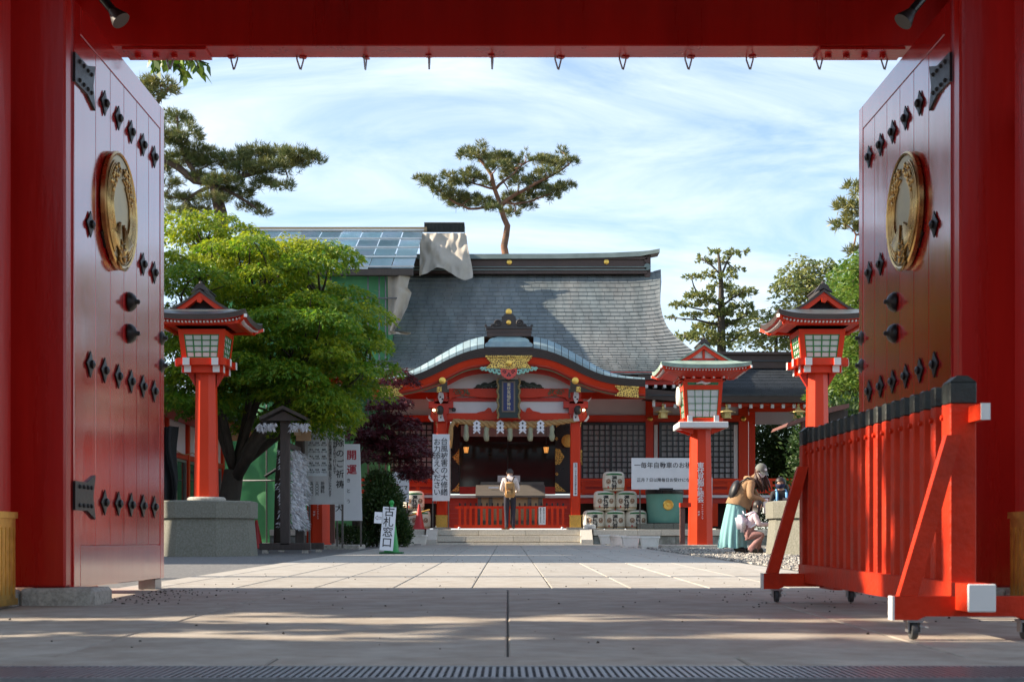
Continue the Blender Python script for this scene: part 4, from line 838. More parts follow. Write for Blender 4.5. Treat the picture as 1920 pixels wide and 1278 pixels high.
# ============================================================ lanterns on posts
def octa(r, rot=math.pi/8): return [(r*math.cos(rot+k*math.pi/4), r*math.sin(rot+k*math.pi/4)) for k in range(8)]
def frustum(b, c, z0, z1, A, B, m):
    n = len(A); V = [(c[0]+p[0], c[1]+p[1], z0) for p in A]+[(c[0]+p[0], c[1]+p[1], z1) for p in B]
    b.add(V, [tuple(range(n-1, -1, -1)), tuple(range(n, 2*n))]+[(i, (i+1) % n, n+(i+1) % n, n+i) for i in range(n)], m); return b
def sq(r): return [(-r, -r), (r, -r), (r, r), (-r, r)]
def lantern(name, base, label, d, group):
    t = thing(name, base, label, 'lantern', group); c = Vector(base); z = c.z
    b = MB(); frustum(b, c, z, z+d['zp'], octa(d['r0']), octa(d['r1']), RED); post = b.build('post', t)
    if d['kind'] == 'A':                               # crossed bearers with white ends
        for lv, (zz_, hh, ln) in enumerate(((d['zp']-.02, .11, .34), (d['zp']+.085, .115, .45))):
            for s in (-1, 1):
                for ax in (0, 1):
                    b = MB(); o_ = s*.235 if lv else s*.235; e = .002*ax
                    b.box(*((c.x-ln, c.x+ln, c.y+o_-.055, c.y+o_+.055) if ax else (c.x+o_-.055, c.x+o_+.055, c.y-ln, c.y+ln)), z+zz_+e, z+zz_+hh+e, RED); br = b.build('bearer', t)
                    for q in (-1, 1):
                        b = MB(); a0, a1 = sorted((q*ln, q*(ln+.006)))
                        b.box(*((c.x+a0, c.x+a1, c.y+o_-.056, c.y+o_+.056) if ax else (c.x+o_-.056, c.x+o_+.056, c.y+a0, c.y+a1)), z+zz_-.001, z+zz_+hh+.004, WHITE); b.build('white_end', br)
        MB().box(c.x-.40, c.x+.40, c.y-.40, c.y+.40, z+d['zp']+.095, z+d['zb']-.002, RED).build('floor_frame', t)
        for q in (-1, 1):
            b = MB(); b.prism([(c.x+q*.19, z+d['zp']-.02), (c.x+q*.30, z+d['zp']-.02), (c.x+q*.18, z+d['zp']-.22)], c.y-.05, c.y+.05, REDS); b.build('knee', t)
    else:
        for k, (r, a0, a1) in enumerate(((.54, .0, .13), (.44, .132, .22))):
            b = MB(); b.box(c.x-r, c.x+r, c.y-r, c.y+r, z+d['zp']+a0, z+d['zp']+a1, WHITE if k == 0 else RED, .01); b.build('tray' if k == 0 else 'sill_frame', t)
        for s in (-1, 1):
            for ax in (-1, 1):
                b = MB(); b.box(c.x+s*.29-.05, c.x+s*.29+.05, c.y+ax*.47-.04, c.y+ax*.47+.04, z+d['zp']+.13, z+d['zp']+.27, WHITE); b.build('white_block', t)
                b = MB(); b.prism([(c.x+s*.20, z+d['zp']-.12), (c.x+s*.52, z+d['zp']-.002), (c.x+s*.20, z+d['zp']-.002)], c.y+ax*.3-.04, c.y+ax*.3+.04, RED); b.build('knee', t)
    zb, zt, w0, w1 = d['zb'], d['zt'], d['w0'], d['w1']
    # light box: four corner posts, rails, paper panes with a green grid
    body = bpy.data.objects.new('light_box', None); COL.objects.link(body); body.parent = t; body.location = (0, 0, zb)
    fw = .085 if d['kind'] == 'A' else .075
    for sx in (-1, 1):
        for sy in (-1, 1):
            A = [(sx*(w0-fw*(q in (1, 2))), sy*(w0-fw*(q in (2, 3)))) for q in range(4)]; Bp = [(sx*(w1-fw*(q in (1, 2))), sy*(w1-fw*(q in (2, 3)))) for q in range(4)]
            if sx*sy < 0: A, Bp = A[::-1], Bp[::-1]
            b = MB(); frustum(b, c, z+zb, z+zt, A, Bp, RED); b.build('corner_post', body)
    for ang in range(4):
        M = Matrix.Rotation(ang*math.pi/2, 4, 'Z')
        def tr(b, name):
            b.v = [tuple(Vector((c.x, c.y, 0))+(M @ Vector(v))) for v in b.v]; return b.build(name, body)
        def wz(zz_): return w0+(w1-w0)*(zz_-zb)/(zt-zb)
        zl, zh = d['pz']
        if zl-zb > .03: b = MB(); b.box(-wz(zb)+fw, wz(zb)-fw, -wz(zb)+.004, -wz(zb)+.05, z+zb, z+zl, RED); tr(b, 'rail')
        for za, zc in ((zh, zt),):
            b = MB(); wa, wc = wz(za), wz(zc); b.add([(-wa+fw, -wa+.004, z+za), (wa-fw, -wa+.004, z+za), (wc-fw, -wc+.004, z+zc), (-wc+fw, -wc+.004, z+zc)], [(0, 1, 2, 3)], RED)
            if d['kind'] == 'B': b.add([(-wa+fw+.02, -wa-.004, z+za+.10), (wa-fw-.02, -wa-.004, z+za+.10), (wc-fw-.02, -wc-.0, z+zc-.04), (-wc+fw+.02, -wc-.0, z+zc-.04)], [(0, 1, 2, 3)], mat('green_panel', (.03, .16, .06), .5, var=.5, scale=20)); b.tube([(-.15, -wa-.02, z+za+.13), (-.03, -wa-.03, z+za+.16), (.05, -wa-.02, z+za+.13), (.16, -wa-.03, z+za+.15)], [.01, .03, .03, .01], WHITE, 6)
            tr(b, 'top_panel')
        wl, wh = wz(zl)-fw, wz(zh)-fw; yl, yh = -wz(zl)+.022, -wz(zh)+.022
        b = MB(); b.add([(-wl, yl, z+zl), (wl, yl, z+zl), (wh, yh, z+zh), (-wh, yh, z+zh)], [(0, 1, 2, 3)], LPANE); pane = tr(b, 'paper_pane')
        b = MB(); nx, nz_ = 4, 4; tk = .009 if d['kind'] == 'A' else .006
        def at(u, v, o_): w = wl+(wh-wl)*v; return Vector((-w+2*w*u, yl+(yh-yl)*v-o_, z+zl+(zh-zl)*v))
        for k in range(nx+1): b.beam(at(k/nx, 0, .006), at(k/nx, 1, .006), tk*2*(1.6 if k in (0, nx) else 1), .012, GREENP)
        for k in range(nz_+1): b.beam(at(0, k/nz_, .008), at(1, k/nz_, .008), .012, tk*2*(1.6 if k in (0, nz_) else 1), GREENP)
        b.v = [tuple(Vector((c.x, c.y, 0))+(M @ Vector(v))) for v in b.v]; b.build('green_lattice', body)
    # roof: hipped skirt with a front gable
    rm = LROOF if d['kind'] == 'A' else COPPER
    e, ze, zk, g, zr = d['e'], d['ze'], d['zk'], d['g'], d['zr']
    roof = MB(); n = 10
    def skirt(b, m):
        for ang in range(4):
            M = Matrix.Rotation(ang*math.pi/2, 4, 'Z'); lo = []; md_ = []; hi = []; lo2 = []; lo3 = []
            for k in range(n+1):
                u = -1+2*k/n; up = d['up']*abs(u)**3.2
                lo.append((u*e, -e, ze+.05+up)); md_.append((u*(e*.55+g*.45), -(e*.55+g*.45), ze+.05+up*.4+(zk-ze-.05)*.36)); hi.append((u*g, -g, zk)); lo2.append((u*(e-.01), -(e-.01), ze-.035+up)); lo3.append((u*(w1+.04), -(w1+.04), zt+.05))
            T = lambda L_: [Vector((c.x, c.y, z))+(M @ Vector(v)) for v in L_]
            lo, md_, hi, lo2, lo3 = map(T, (lo, md_, hi, lo2, lo3))
            b.strip(lo, md_, m); b.strip(md_, hi, m); b.strip(lo2, lo, BROWN if d['kind'] == 'A' else m)
            b.strip(lo3, lo2, REDS)
    skirt(roof, rm); ro = roof.build('roof', t, True, 35)
    for ang in range(4):                                # rafter ends under the eave
        M = Matrix.Rotation(ang*math.pi/2, 4, 'Z'); b = MB(); nn = d['nr']
        for k in range(nn):
            u = -.88+1.76*k/(nn-1); up = d['up']*abs(u)**3.2; b.box(u*e-.011, u*e+.011, -e+.06, -e+.13, ze-.075+up, ze-.050+up, WHITE)
        b.v = [tuple(Vector((c.x, c.y, z))+(M @ Vector(v))) for v in b.v]; tag(b.build('rafter_ends', ro), kind='stuff')
        b = MB(); b.box(-e+.10, e-.10, -e+.131, -e+.19, ze-.085, ze-.0, RED); b.beam((-e+.16, -e+.16, ze-.06), (-e+.0, -e+.0, ze+d['up']-.06), .05, .05, RED); b.beam((-e+.005, -e+.005, ze+d['up']-.06), (-e-.005, -e-.005, ze+d['up']-.059), .052, .052, WHITE)
        b.v = [tuple(Vector((c.x, c.y, z))+(M @ Vector(v))) for v in b.v]; b.build('eave_fascia', ro)
    # gable
    gw = g*1.16; hh = zr-zk
    cv = [(u, zk-.03+(hh+.03)*((1-abs(u))**1.25)*(1)+0) for u in [-1+2*k/16 for k in range(17)]]
    A = [Vector((c.x+u*gw, c.y-g-.05, z+zz_)) for u, zz_ in cv]; Bq = [Vector((v.x, c.y+g+.05, v.z)) for v in A]
    b = MB(); b.strip(A, Bq, rm); dn = [v-Vector((0, 0, .045)) for v in A]; b.strip(dn, A, BROWN if d['kind'] == 'A' else rm); b.strip([v-Vector((0, 0, .045)) for v in Bq][::-1], Bq[::-1], rm); b.build('gable_roof', ro, True, 35)
    dn2 = [Vector((c.x+(v.x-c.x)*.93, v.y+.03, max(z+zk-.01, v.z-.125))) for v in A]; dn1 = [v+Vector((0, .03, -.04)) for v in A]
    b = MB(); b.strip(dn2, dn1, RED); b.strip([v+Vector((0, .1, 0)) for v in dn2], dn2, RED); b.build('gable_board', ro)
    b = MB(); b.add([(c.x-gw*.8, c.y-g+.10, z+zk-.02), (c.x+gw*.8, c.y-g+.10, z+zk-.02), (c.x, c.y-g+.10, z+zr-.08)], [(0, 1, 2)], MATS['eave_dark'] if d['kind'] == 'A' else PLASTER); b.build('gable_back', ro)
    b = MB()
    if d['kind'] == 'A': b.lathe([(.055, 0), (.05, -.03)], (c.x, c.y-g-.03, z+zk+hh*.42), RED, 5, 'y')
    else: b.box(c.x-.025, c.x+.025, c.y-g+.06, c.y-g+.09, z+zk+.02, z+zk+hh*.62, RED); b.box(c.x-.25, c.x+.25, c.y-g+.06, c.y-g+.09, z+zk+.0, z+zk+.05, RED)
    b.build('gable_pendant', ro)
    b = MB(); b.box(c.x-.05, c.x+.05, c.y-g*.85, c.y+g*.95, z+zr-.02, z+zr+.045, DKW); b.box(c.x-.075, c.x+.075, c.y-g*.85, c.y+g*.95, z+zr+.045, z+zr+.06, DKW)
    b.prism([(c.x-.15, z+zr-.05), (c.x-.09, z+zr+.03), (c.x-.06, z+zr+.08), (c.x, z+zr+.10), (c.x+.06, z+zr+.08), (c.x+.09, z+zr+.03), (c.x+.15, z+zr-.05), (c.x, z+zr+.02)], c.y-g-.02, c.y-g+.08, DKW); b.ball((c.x, c.y-g+.03, z+zr+.11), .03, DKW, 8, 6); b.build('ridge_ornament', ro)
    if d['kind'] == 'B':                                # bracket clusters under the eave
        for ang in range(4):
            M = Matrix.Rotation(ang*math.pi/2, 4, 'Z'); b = MB(); b2 = MB()
            for k in range(5):
                u = -.44+.22*k
                for lv in range(2): b.box(u-.05-.03*lv, u+.05+.03*lv, -w1-.10-.10*lv, -w1+.02, zt+.03+.09*lv, zt+.10+.09*lv, RED); b2.box(u-.02, u+.02, -w1-.112-.10*lv, -w1-.101-.10*lv, zt+.04+.09*lv, zt+.09+.09*lv, WHITE)
            b.box(-w1-.06, w1+.06, -w1-.06, -w1+.02, zt-.0, zt+.029, RED)
            for q in (b, b2): q.v = [tuple(Vector((c.x, c.y, z))+(M @ Vector(v))) for v in q.v]
            bb = b.build('bracket_set', t); b2.build('white_nose', bb)
    return t
def oct_plinth(name, base, label, group):
    t = thing(name, base, label, 'plinth', group); c = Vector(base); z = c.z
    cs = 1/math.cos(math.pi/8)
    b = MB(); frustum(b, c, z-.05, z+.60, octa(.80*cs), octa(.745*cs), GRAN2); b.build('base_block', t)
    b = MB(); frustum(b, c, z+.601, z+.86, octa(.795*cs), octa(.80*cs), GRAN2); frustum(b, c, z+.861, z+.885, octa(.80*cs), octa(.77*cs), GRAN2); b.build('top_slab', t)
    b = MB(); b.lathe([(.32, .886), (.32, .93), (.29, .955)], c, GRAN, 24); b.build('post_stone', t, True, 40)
    return z+.955
YLN = 23.2
XA, XB = P(387, 0, YLN).x, P(1532, 0, YLN).x
dA = dict(kind='A', zp=2.06, r0=.205, r1=.175, zb=2.27, zt=2.74, w0=.335, w1=.385, pz=(2.28, 2.655), e=.80, ze=2.87, zk=3.06, g=.47, zr=3.37, up=.085, nr=25)
zp = oct_plinth('stone_plinth', (XA, YLN, G(YLN)), 'octagonal grey stone plinth stained with moss under the tree-side lantern', 'octagonal stone plinths')
la = lantern('post_lantern', (XA, YLN, zp), 'tall red post lantern with dark roof standing before the green maple', dA, 'tall lanterns flanking the path')
zp = oct_plinth('stone_plinth', (XB, YLN, G(YLN)), 'octagonal stone plinth that the girl with blue straps stands behind', 'octagonal stone plinths')
lb = copy_tree(la); lb.location = (XB, YLN, zp); lb['label'] = 'tall red post lantern with dark roof standing beside the open gate door and barricade'
YLB = 31.0
dB = dict(kind='B', zp=2.56, r0=.285, r1=.235, zb=2.79, zt=3.60, w0=.385, w1=.44, pz=(2.80, 3.40), e=.975, ze=3.84, zk=4.02, g=.60, zr=4.39, up=.06, nr=27)
XC, XD = P(1313, 0, YLB).x, P(598, 0, YLB).x
zc = P(0, 1020.5, YLB).z
lc = lantern('offertory_lantern', (XC, YLB, zc), 'green roofed red lantern with white lettering down its post', dB, 'green roofed lanterns before the hall')
ld = copy_tree(lc); ld.location = (XD, YLB, zc); ld['label'] = 'red lantern whose foot shows behind the price board, its top lost in the maple'
frn = YLB-.27; SL = math.atan(.05*.924/2.56)
lettering(lc, '東伏見稲荷睦会', P(1314, 0, frn).x, YLB-.253, P(0, 866, frn).z, .150, INKW, pitch=.83, offset=.02, name='white_lettering', tilt=0)
lettering(lc, 'マトーアラトマ', P(1317, 0, frn).x, YLB-.264, P(0, 944, frn).z, .05, INKW, pitch=.98, name='small_lettering'); lettering(lc, '近藤', P(1310.5, 0, frn).x, YLB-.264, P(0, 957, frn).z, .05, INKW, pitch=1.3, name='small_lettering')
for ch in list(lc.children):
    if ch.name.startswith('small_lettering'): copy_tree(ch, ld)
for xx_, lb_ in ((XC, 'under the lantern with white lettering'), (XD, 'under the lantern behind the price board')):
    b = MB(); b.box(xx_-.95, xx_+.95, YLB-.55, YLB+.8, G(YLB)-.05, zc-.001, GRAN, .01); b.top('kerb_slab', 'low grey stone slab '+lb_, 'slab', 'stone slabs under the green roofed lanterns')
# speaker behind the lantern, white board beside its foot, brown guard post
c = P(1276, 742, YLB+.25); b = MB(); b.lathe([(.10, .02), (.21, 0), (.225, -.05), (.20, -.08)], c, PLANT, 22, 'x'); b.lathe([(.16, -.081), (.03, -.04)], c, PLANT, 16, 'x'); b.top('horn_speaker', 'round ivory horn speaker fixed to the side of the lettered lantern', 'speaker', smooth=True, angle=40)
b = MB(); b.prism([(P(1331.5, 0, 31.6).x, G(31.6)), (P(1334.5, 0, 31.6).x, G(31.6)), (P(1336, 0, 31.6).x, P(0, 894, 31.6).z), (P(1330, 0, 31.6).x, P(0, 896, 31.6).z)], 31.6, 32.3, PAPER); b.top('white_board', 'narrow white board leaning behind the lettered lantern', 'board')
gp = thing('guard_post', (P(1281, 0, 30.5).x, 30.5, G(30.5)), 'brown wooden guard post with red rail beside the lettered lantern', 'post')
pbox(MB(), 1275.5, 1284.5, 944, 1020, 30.5, 30.62, WOODB).build('post', gp); pbox(MB(), 1275.5, 1296, 942, 950, 30.45, 30.66, REDW).build('rail', gp)
gp2 = thing('guard_post', (P(624, 0, 30.5).x, 30.5, G(30.5)), 'brown wooden guard post beside the price board', 'post')
pbox(MB(), 618.5, 627, 942, 1018, 30.5, 30.62, WOODB).build('post', gp2)

# ============================================================ sake barrels, drum, planters
BR = .305; BH = .535
CRB = mat('barrel_crest_brown', (.22, .10, .04), .6); PINEG = mat('barrel_pine_green', (.02, .16, .045), .6); SEAL = mat('barrel_seal_red', (.45, .06, .05), .6)
def barrel(x, y, z, label, group, rot=0):
    t = thing('sake_barrel', (x, y, z), label, 'barrel', group)
    b = MB(); b.lathe([(.24, 0), (.275, .012), (.295, .05), (BR, .14), (BR+.004, BH*.55), (BR-.004, BH-.10), (.285, BH-.045), (.25, BH-.015), (.20, BH)], (x, y, z), STRAW, 32); b.build('body', t, True, 50)
    b = MB()
    for h in (.055, .075): b.lathe([(BR-.008, h), (BR-.004+.006, h+.008), (BR-.006, h+.016)], (x, y, z), ROPE, 28, 'z', False)
    b.lathe([(BR-.012, BH-.112), (BR-.003, BH-.105), (BR-.014, BH-.098)], (x, y, z), ROPE, 28, 'z', False); b.build('rope_band', t, True)
    b = MB()
    for k in range(11):
        a = R(-90-40+8*k)+rot; s = .034+.012*math.sin(math.pi*k/10); c = Vector((x+(BR-.008)*math.cos(a), y+(BR-.008)*math.sin(a), z+BH-.085+.010*math.sin(math.pi*k/10))); b.ball(c, s, PINEG, 7, 5, (1, .35, .62))
    b.build('pine_band', t, True)
    o = lettering(t, '澤乃井', x+BR*math.sin(rot)*1.03, y-BR*1.03*math.cos(rot)-.003, z+BH-.125, .150, INK, pitch=.80, offset=.03, rotz=rot)
    for s in (-1, 1):
        a = R(-90+s*31)+rot; n = Vector((math.cos(a), math.sin(a), 0)); c = Vector((x, y, z+BH*.48))+n*(BR+.004); u = Vector((0, 0, 1)); v = n.cross(u)
        b = MB(); pts = [c+(u*math.cos(q)+v*math.sin(q))*.062 for q in [2*math.pi*k/20 for k in range(21)]]; b.tube(pts, .010, CRB, 5); b.add([c+(u*math.cos(2*math.pi*k/14)+v*math.sin(2*math.pi*k/14))*.042+n*.002 for k in range(14)], [tuple(range(14))], CRB); b.add([c+u*(.012+.02*math.cos(2*math.pi*k/10))+v*(.005+.014*math.sin(2*math.pi*k/10))+n*.004 for k in range(10)], [tuple(range(10))], STRAW); b.build('crest', t)
    a = R(-90-33)+rot; n = Vector((math.cos(a), math.sin(a), 0)); c = Vector((x, y, z+.10))+n*(BR+.001); v = Vector((-n.y, n.x, 0))
    b = MB(); b.add([c-v*.022-Vector((0, 0, .03)), c+v*.022-Vector((0, 0, .03)), c+v*.022+Vector((0, 0, .03)), c-v*.022+Vector((0, 0, .03))], [(0, 1, 2, 3)], SEAL); b.build('seal', t)
    return t
YB_ = 38.75; kx = YB_/FPX
def bxp(px): return (px-CX)*kx
lay = [(1114, 0, 'bottom-row straw sake barrel of the pyramid, beside the red porch post', .05), (1153, 0, 'bottom-row straw sake barrel in the middle of the pyramid', -.03), (1193, 0, 'bottom-row straw sake barrel of the pyramid, beside the teal drum', .12), (1134, 1, 'middle-row straw sake barrel of the pyramid, nearer the red porch post', .06), (1174.5, 1, 'middle-row straw sake barrel of the pyramid, nearer the teal drum', -.02), (1151, 2, 'topmost straw sake barrel of the pyramid', 0.)]
for px, r, lb_, ro in lay: barrel(bxp(px), YB_+.1+(.03 if r else 0), ZP+r*BH*1.005, lb_, 'straw sake barrels stacked by the steps', ro)
barrel(bxp(786), YB_+.2, ZP, 'lower straw sake barrel behind the red cone', 'straw sake barrels stacked by the steps', .1); barrel(bxp(774), YB_+.25, ZP+BH*1.005, 'upper straw sake barrel beside the red maple', 'straw sake barrels stacked by the steps', .2)
td = thing('teal_drum', (bxp(1247), YB_, ZP), 'large teal drum with black lid and gilt crest', 'drum'); c = Vector((bxp(1247), YB_+.15, P(0, 980, YB_).z))
b = MB(); b.lathe([(.47, 0), (.485, .02), (.515, .80)], c, TEAL, 40); b.build('body', td, True, 40)
b = MB(); b.lathe([(.53, .80), (.535, .83), (.535, .90), (.50, .94), (.2, .95)], c, BLACK, 40); b.build('lid', td, True, 40)
b = MB(); q = Vector((P(1250, 0, YB_).x, c.y-.505, P(0, 946.5, YB_).z)); b.lathe([(.145, 0), (.145, -.03), (.12, -.045), (.05, -.04), (.03, -.05)], q, GOLD, 26, 'y'); b.build('gilt_crest', td, True, 30)
b = MB(); b.lathe([(.475, -.03), (.475, -.001)], c, BLACK, 40); b.build('foot_ring', td, True, 40)
for k, (x0, x1) in enumerate(((1196, 1226), (1226.5, 1262), (1262.5, 1296))): pbox(MB(), x0, x1, 980.8, 991.9, YB_-.42, YB_+.5, GRAN2, .01).top('stone_block', ('squared stone block under the teal drum, against the barrels', 'squared stone block under the middle of the teal drum', 'squared stone block under the teal drum, toward the lettered lantern')[k], 'block', 'stone blocks under the drum')
b = MB(); a = P(1105, 991.9, 38.3); b.box(a.x-.17, a.x+.17, 38.15, 38.4, ZP, ZP+.14, PLANT, .03); b.box(a.x-.175, a.x+.175, 38.14, 38.41, ZP+.10, ZP+.115, PLANT); b.box(a.x-.05, a.x+.05, 38.13, 38.15, ZP+.03, ZP+.06, STEEL); b.top('storage_case', 'small ivory plastic case on the platform beside the barrels', 'case')
def planter(px, Y, w, label, rot=0):
    x = (px-CX)*Y/FPX; h = .27; b = MB(); dpt = w*.62
    def rect(sx, sy, z): return [(x+sx*a, Y+sy*b_, z) for a, b_ in ((-.9, -1), (.9, -1), (1, -.9), (1, .9), (.9, 1), (-.9, 1), (-1, .9), (-1, -.9))]
    z = G(Y); lv = [(.80, .03), (.93, .215), (1.0, .22), (1.02, .245), (1.0, h), (.93, h), (.88, .20)]
    V = []; n = 8
    for s, q in lv: V += rect(w/2*s, dpt/2*s, z+q)
    b.add(V, [tuple(range(7, -1, -1))]+[(i*n+k, i*n+(k+1) % n, (i+1)*n+(k+1) % n, (i+1)*n+k) for i in range(len(lv)-1) for k in range(n)]+[tuple((len(lv)-1)*n+k for k in range(n))], PLANT)
    for sx in (-1, 1): b.box(x+sx*w*.28-.05, x+sx*w*.28+.05, Y-dpt*.36, Y+dpt*.36, z, z+.031, PLANT)
    return b.top('planter', label, 'planter', 'ivory plastic planters')
planter(1141, 36.0, .50, 'empty ivory planter tucked against the stone platform'); planter(1158, 33.6, .40, 'empty ivory planter half hidden behind a wider one'); planter(1182, 31.2, .41, 'empty ivory planter standing second from the stone slab'); planter(1218, 30.2, .43, 'widest empty ivory planter beside the stone slab'); planter(783, 36.2, .52, 'empty ivory planter at the foot of the hall steps'); planter(640, 33.5, .42, 'ivory planter behind the red lettered sign')

# ============================================================ signs
YC = 38.0
cs_ = thing('purification_sign', (P(1245, 0, 38.15).x, 38.15, ZP), 'wide white sign with two lines of writing above the teal drum', 'sign')
Yq = 38.12
pbox(MB(), 1184, 1320, 858, 917, Yq, Yq+.03, PAPER).build('board', cs_); pbox(MB(), 1236, 1262, 914.5, 918, Yq-.01, Yq-.001, BLACK).build('clamp', cs_)
me = text_mesh('一毎年自動車のお祓いを', .174, INK, .001, align='LEFT'); piece('lettering', me, cs_, (P(1189, 0, Yq).x, Yq-.003, P(0, 876, Yq).z), (R(90), 0, 0))
me = text_mesh('正月７日以降毎日お受けになれます', .112, INK, .001, align='LEFT'); piece('lettering', me, cs_, (P(1194, 0, Yq).x, Yq-.003, P(0, 902, Yq).z), (R(90), 0, 0))
for px in (1200, 1306): pbox(MB(), px-1.2, px+1.2, 870, 991.9, Yq+.032, Yq+.06, WOODG).build('leg', cs_)
YB1 = 27.2
pb = thing('price_board', (P(612, 0, YB1).x, YB1, G(YB1)), 'tall weathered board of prayer fees in brush writing behind the fortune rack', 'sign')
pbox(MB(), 570, 645.5, 803, 945, YB1, YB1+.04, PAPERG).build('board', pb)
def vcol(par, tx, px, py, Y, size, m=INK, pitch=.97, off=.008): return lettering(par, tx, P(px, 0, Y).x, Y-.003, P(0, py, Y).z, size, m, pitch=pitch, offset=off)
vcol(pb, '厄除のご祈祷', 637.5, 803, YB1, .165, pitch=1.22, off=.01); vcol(pb, '厄除は本来数え年で行います', 627.5, 800, YB1, .074, pitch=.95); vcol(pb, 'かかわらず厄除開運祈祷も随時お受けになれます', 619, 797, YB1, .068, pitch=.93)
vcol(pb, '祈祷料', 605, 902, YB1, .082, pitch=.95); vcol(pb, '三〇〇〇円', 594.5, 902, YB1, .066, pitch=.82); vcol(pb, '五〇〇〇円', 584.5, 902, YB1, .066, pitch=.82)
fs = pbox(MB(), 577, 612.5, 808, 892, YB1-.006, YB1-.001, mat('pasted_paper', (.60, .65, .67), .5, var=.05)).build('age_table', pb)
for r in range(6):
    for cpx, tx in ((607.5, '昭和'), (594.5, '平成'), (584, '数え')):
        lettering(fs, tx+'\n'+['三六才', '四二才', '六一才', '二五才', '三三才', '一九才'][r], P(cpx, 0, YB1).x, YB1-.0085, P(0, 815.5+12.6*r, YB1).z, .040, INK, vertical=False, pitch=1.1)
    pbox(MB(), 577.5, 612, 812.6+12.6*r, 813.1+12.6*r, YB1-.0075, YB1-.0062, PAPERG).build('rule_line', fs)
for px in (580, 642): pbox(MB(), px-1.8, px+1.8, 945.1, 1027, YB1+.005, YB1+.04, WOODG).build('leg', pb)
YB2 = 29.0
ks = thing('fortune_sign', (P(653, 0, YB2).x, YB2, G(YB2)), 'white sign with two large red characters beside the green bush', 'sign')
b = MB(); Q = [(628, 975.5), (679, 975.5), (674.5, 832), (628, 832)]; b.prism([(P(x, y, YB2).x, P(x, y, YB2).z) for x, y in Q], YB2, YB2+.04, PAPER); b.build('board', ks)
vcol(ks, '開運', 659.5, 843, YB2, .215, INKR, 1.42, .02); vcol(ks, 'きとう', 653.5, 896, YB2, .095, INK, 2.28); vcol(ks, '犬', 636, 944, YB2, .17, INK)
for px in (632, 676.5): pbox(MB(), px-1.6, px+1.6, 975.6, 1024, YB2+.005, YB2+.035, WOODG).build('leg', ks)
YB3 = 37.2
b = pbox(MB(), 735, 767, 884, 941, YB3, YB3+.03, PAPER); ns_ = b.build('notice_board'); tag(ns_, 'white notice with a red stamp half hidden behind the bush', 'notice')
b = MB()
for k, (x, y) in enumerate(((742, 911), (745, 909), (748, 912), (743, 914.5), (746.5, 914))): q = P(x, y, YB3-.004); b.box(q.x-.035, q.x+.035, YB3-.004, YB3-.002, q.z-.008, q.z+.008, INKR); b.box(q.x-.006, q.x+.006, YB3-.006, YB3-.0045, q.z-.035, q.z+.03, INKR)
b.build('red_stamp', ns_)
b = MB()
for x0, x1, y in ((750, 756, 912), (758, 764, 911.5), (751, 757, 928), (758, 765, 926)): q = P(x0, y, YB3); q2 = P(x1, y-1, YB3); b.beam((q.x, YB3-.003, q.z), (q2.x, YB3-.003, q2.z), .003, .02, INK)
b.build('writing', ns_)
MB().box(P(738, 0, YB3).x, P(741, 0, YB3).x, YB3+.031, YB3+.06, G(YB3), P(0, 900, YB3).z, WOODG).build('leg', ns_); MB().box(P(762, 0, YB3).x, P(765, 0, YB3).x, YB3+.031, YB3+.06, G(YB3), P(0, 900, YB3).z, WOODG).build('leg', ns_)
def cone(x, y, z, h, r, m, name, label, square=.0, group=None):
    t = thing(name, (x, y, z), label, 'cone', group)
    b = MB(); b.lathe([(r, .03), (r*.94, .05), (.032, h-.05), (.028, h-.015), (.012, h)], (x, y, z), m, 24); b.build('cone_body', t, True, 40)
    b = MB(); b.box(x-r*1.5, x+r*1.5, y-r*1.5, y+r*1.5, z, z+.031, mat('cone_base', (.012, .12, .03), .6) if m is CONEG else m, .012); b.build('base', t); return t
YG_ = 24.0; gx = P(731, 0, YG_).x; gz_ = G(YG_)
gc = cone(gx+.02, YG_+.12, gz_, .86, .135, CONEG, 'traffic_cone', 'green traffic cone holding the leaning paper sign', group=None)
b = MB(); b.ball((gx+.02, YG_+.12, gz_+.88), .045, CONEG, 12, 8); b.build('knob', gc, True)
cs2 = thing('cone_sign', (gx-.05, YG_-.05, gz_), 'white paper sign with four large characters leaning on the green cone', 'sign')
lean = R(3.5); tl = R(13)
class LB(MB):                                           # part built in its parent's own frame
    def build(s, name, parent=None, smooth=False, angle=None, **k):
        o = bpy.data.objects.new(name, s.mesh(name, smooth, (0, 0, 0), angle)); COL.objects.link(o); o.parent = parent; tag(o, **k); return o
b = LB(); b.box(-.115, .115, -.008, .0, 0, .77, PAPER); b.box(-.115, .115, -.0095, -.0085, .415, .42, PAPERG); o = b.build('board', cs2); o.location = (0, -.09, .055); o.rotation_euler = (-tl, lean, 0)
me = text_mesh('\n'.join('古札窓口'), .185, INK, .001, .98); q = piece('lettering', me, o, wloc(o)+Vector((0, -.0105, .62)), (R(90), 0, 0))
b = LB(); b.box(-.065, .065, -.004, .004, -.10, .10, PAPER); o2 = b.build('arrow_card', cs2); o2.location = (-.145, -.02, .62); o2.rotation_euler = (-tl, R(3), 0)
me = text_mesh('⇦', .15, INK, 0., 1); piece('arrow', me, o2, wloc(o2)+Vector((0, -.0065, -.055)), (R(90), 0, 0))
cone(P(786, 0, 38.3).x, 38.3, ZP, .70, .155, CONER, 'traffic_cone', 'red traffic cone on the platform before the straw barrels')
cone(P(481, 0, 30).x, 30, G(30), .62, .14, CONER, 'traffic_cone', 'red traffic cone in the shade behind the mossy plinth')
b = MB(); b.tube([P(764, 967, 38.4), P(806, 955, 38.4)], .022, mat('bamboo', (.48, .26, .05), .5, var=.2), 8); b.top('bamboo_pole', 'yellow bamboo pole laid across behind the red cone', 'pole')

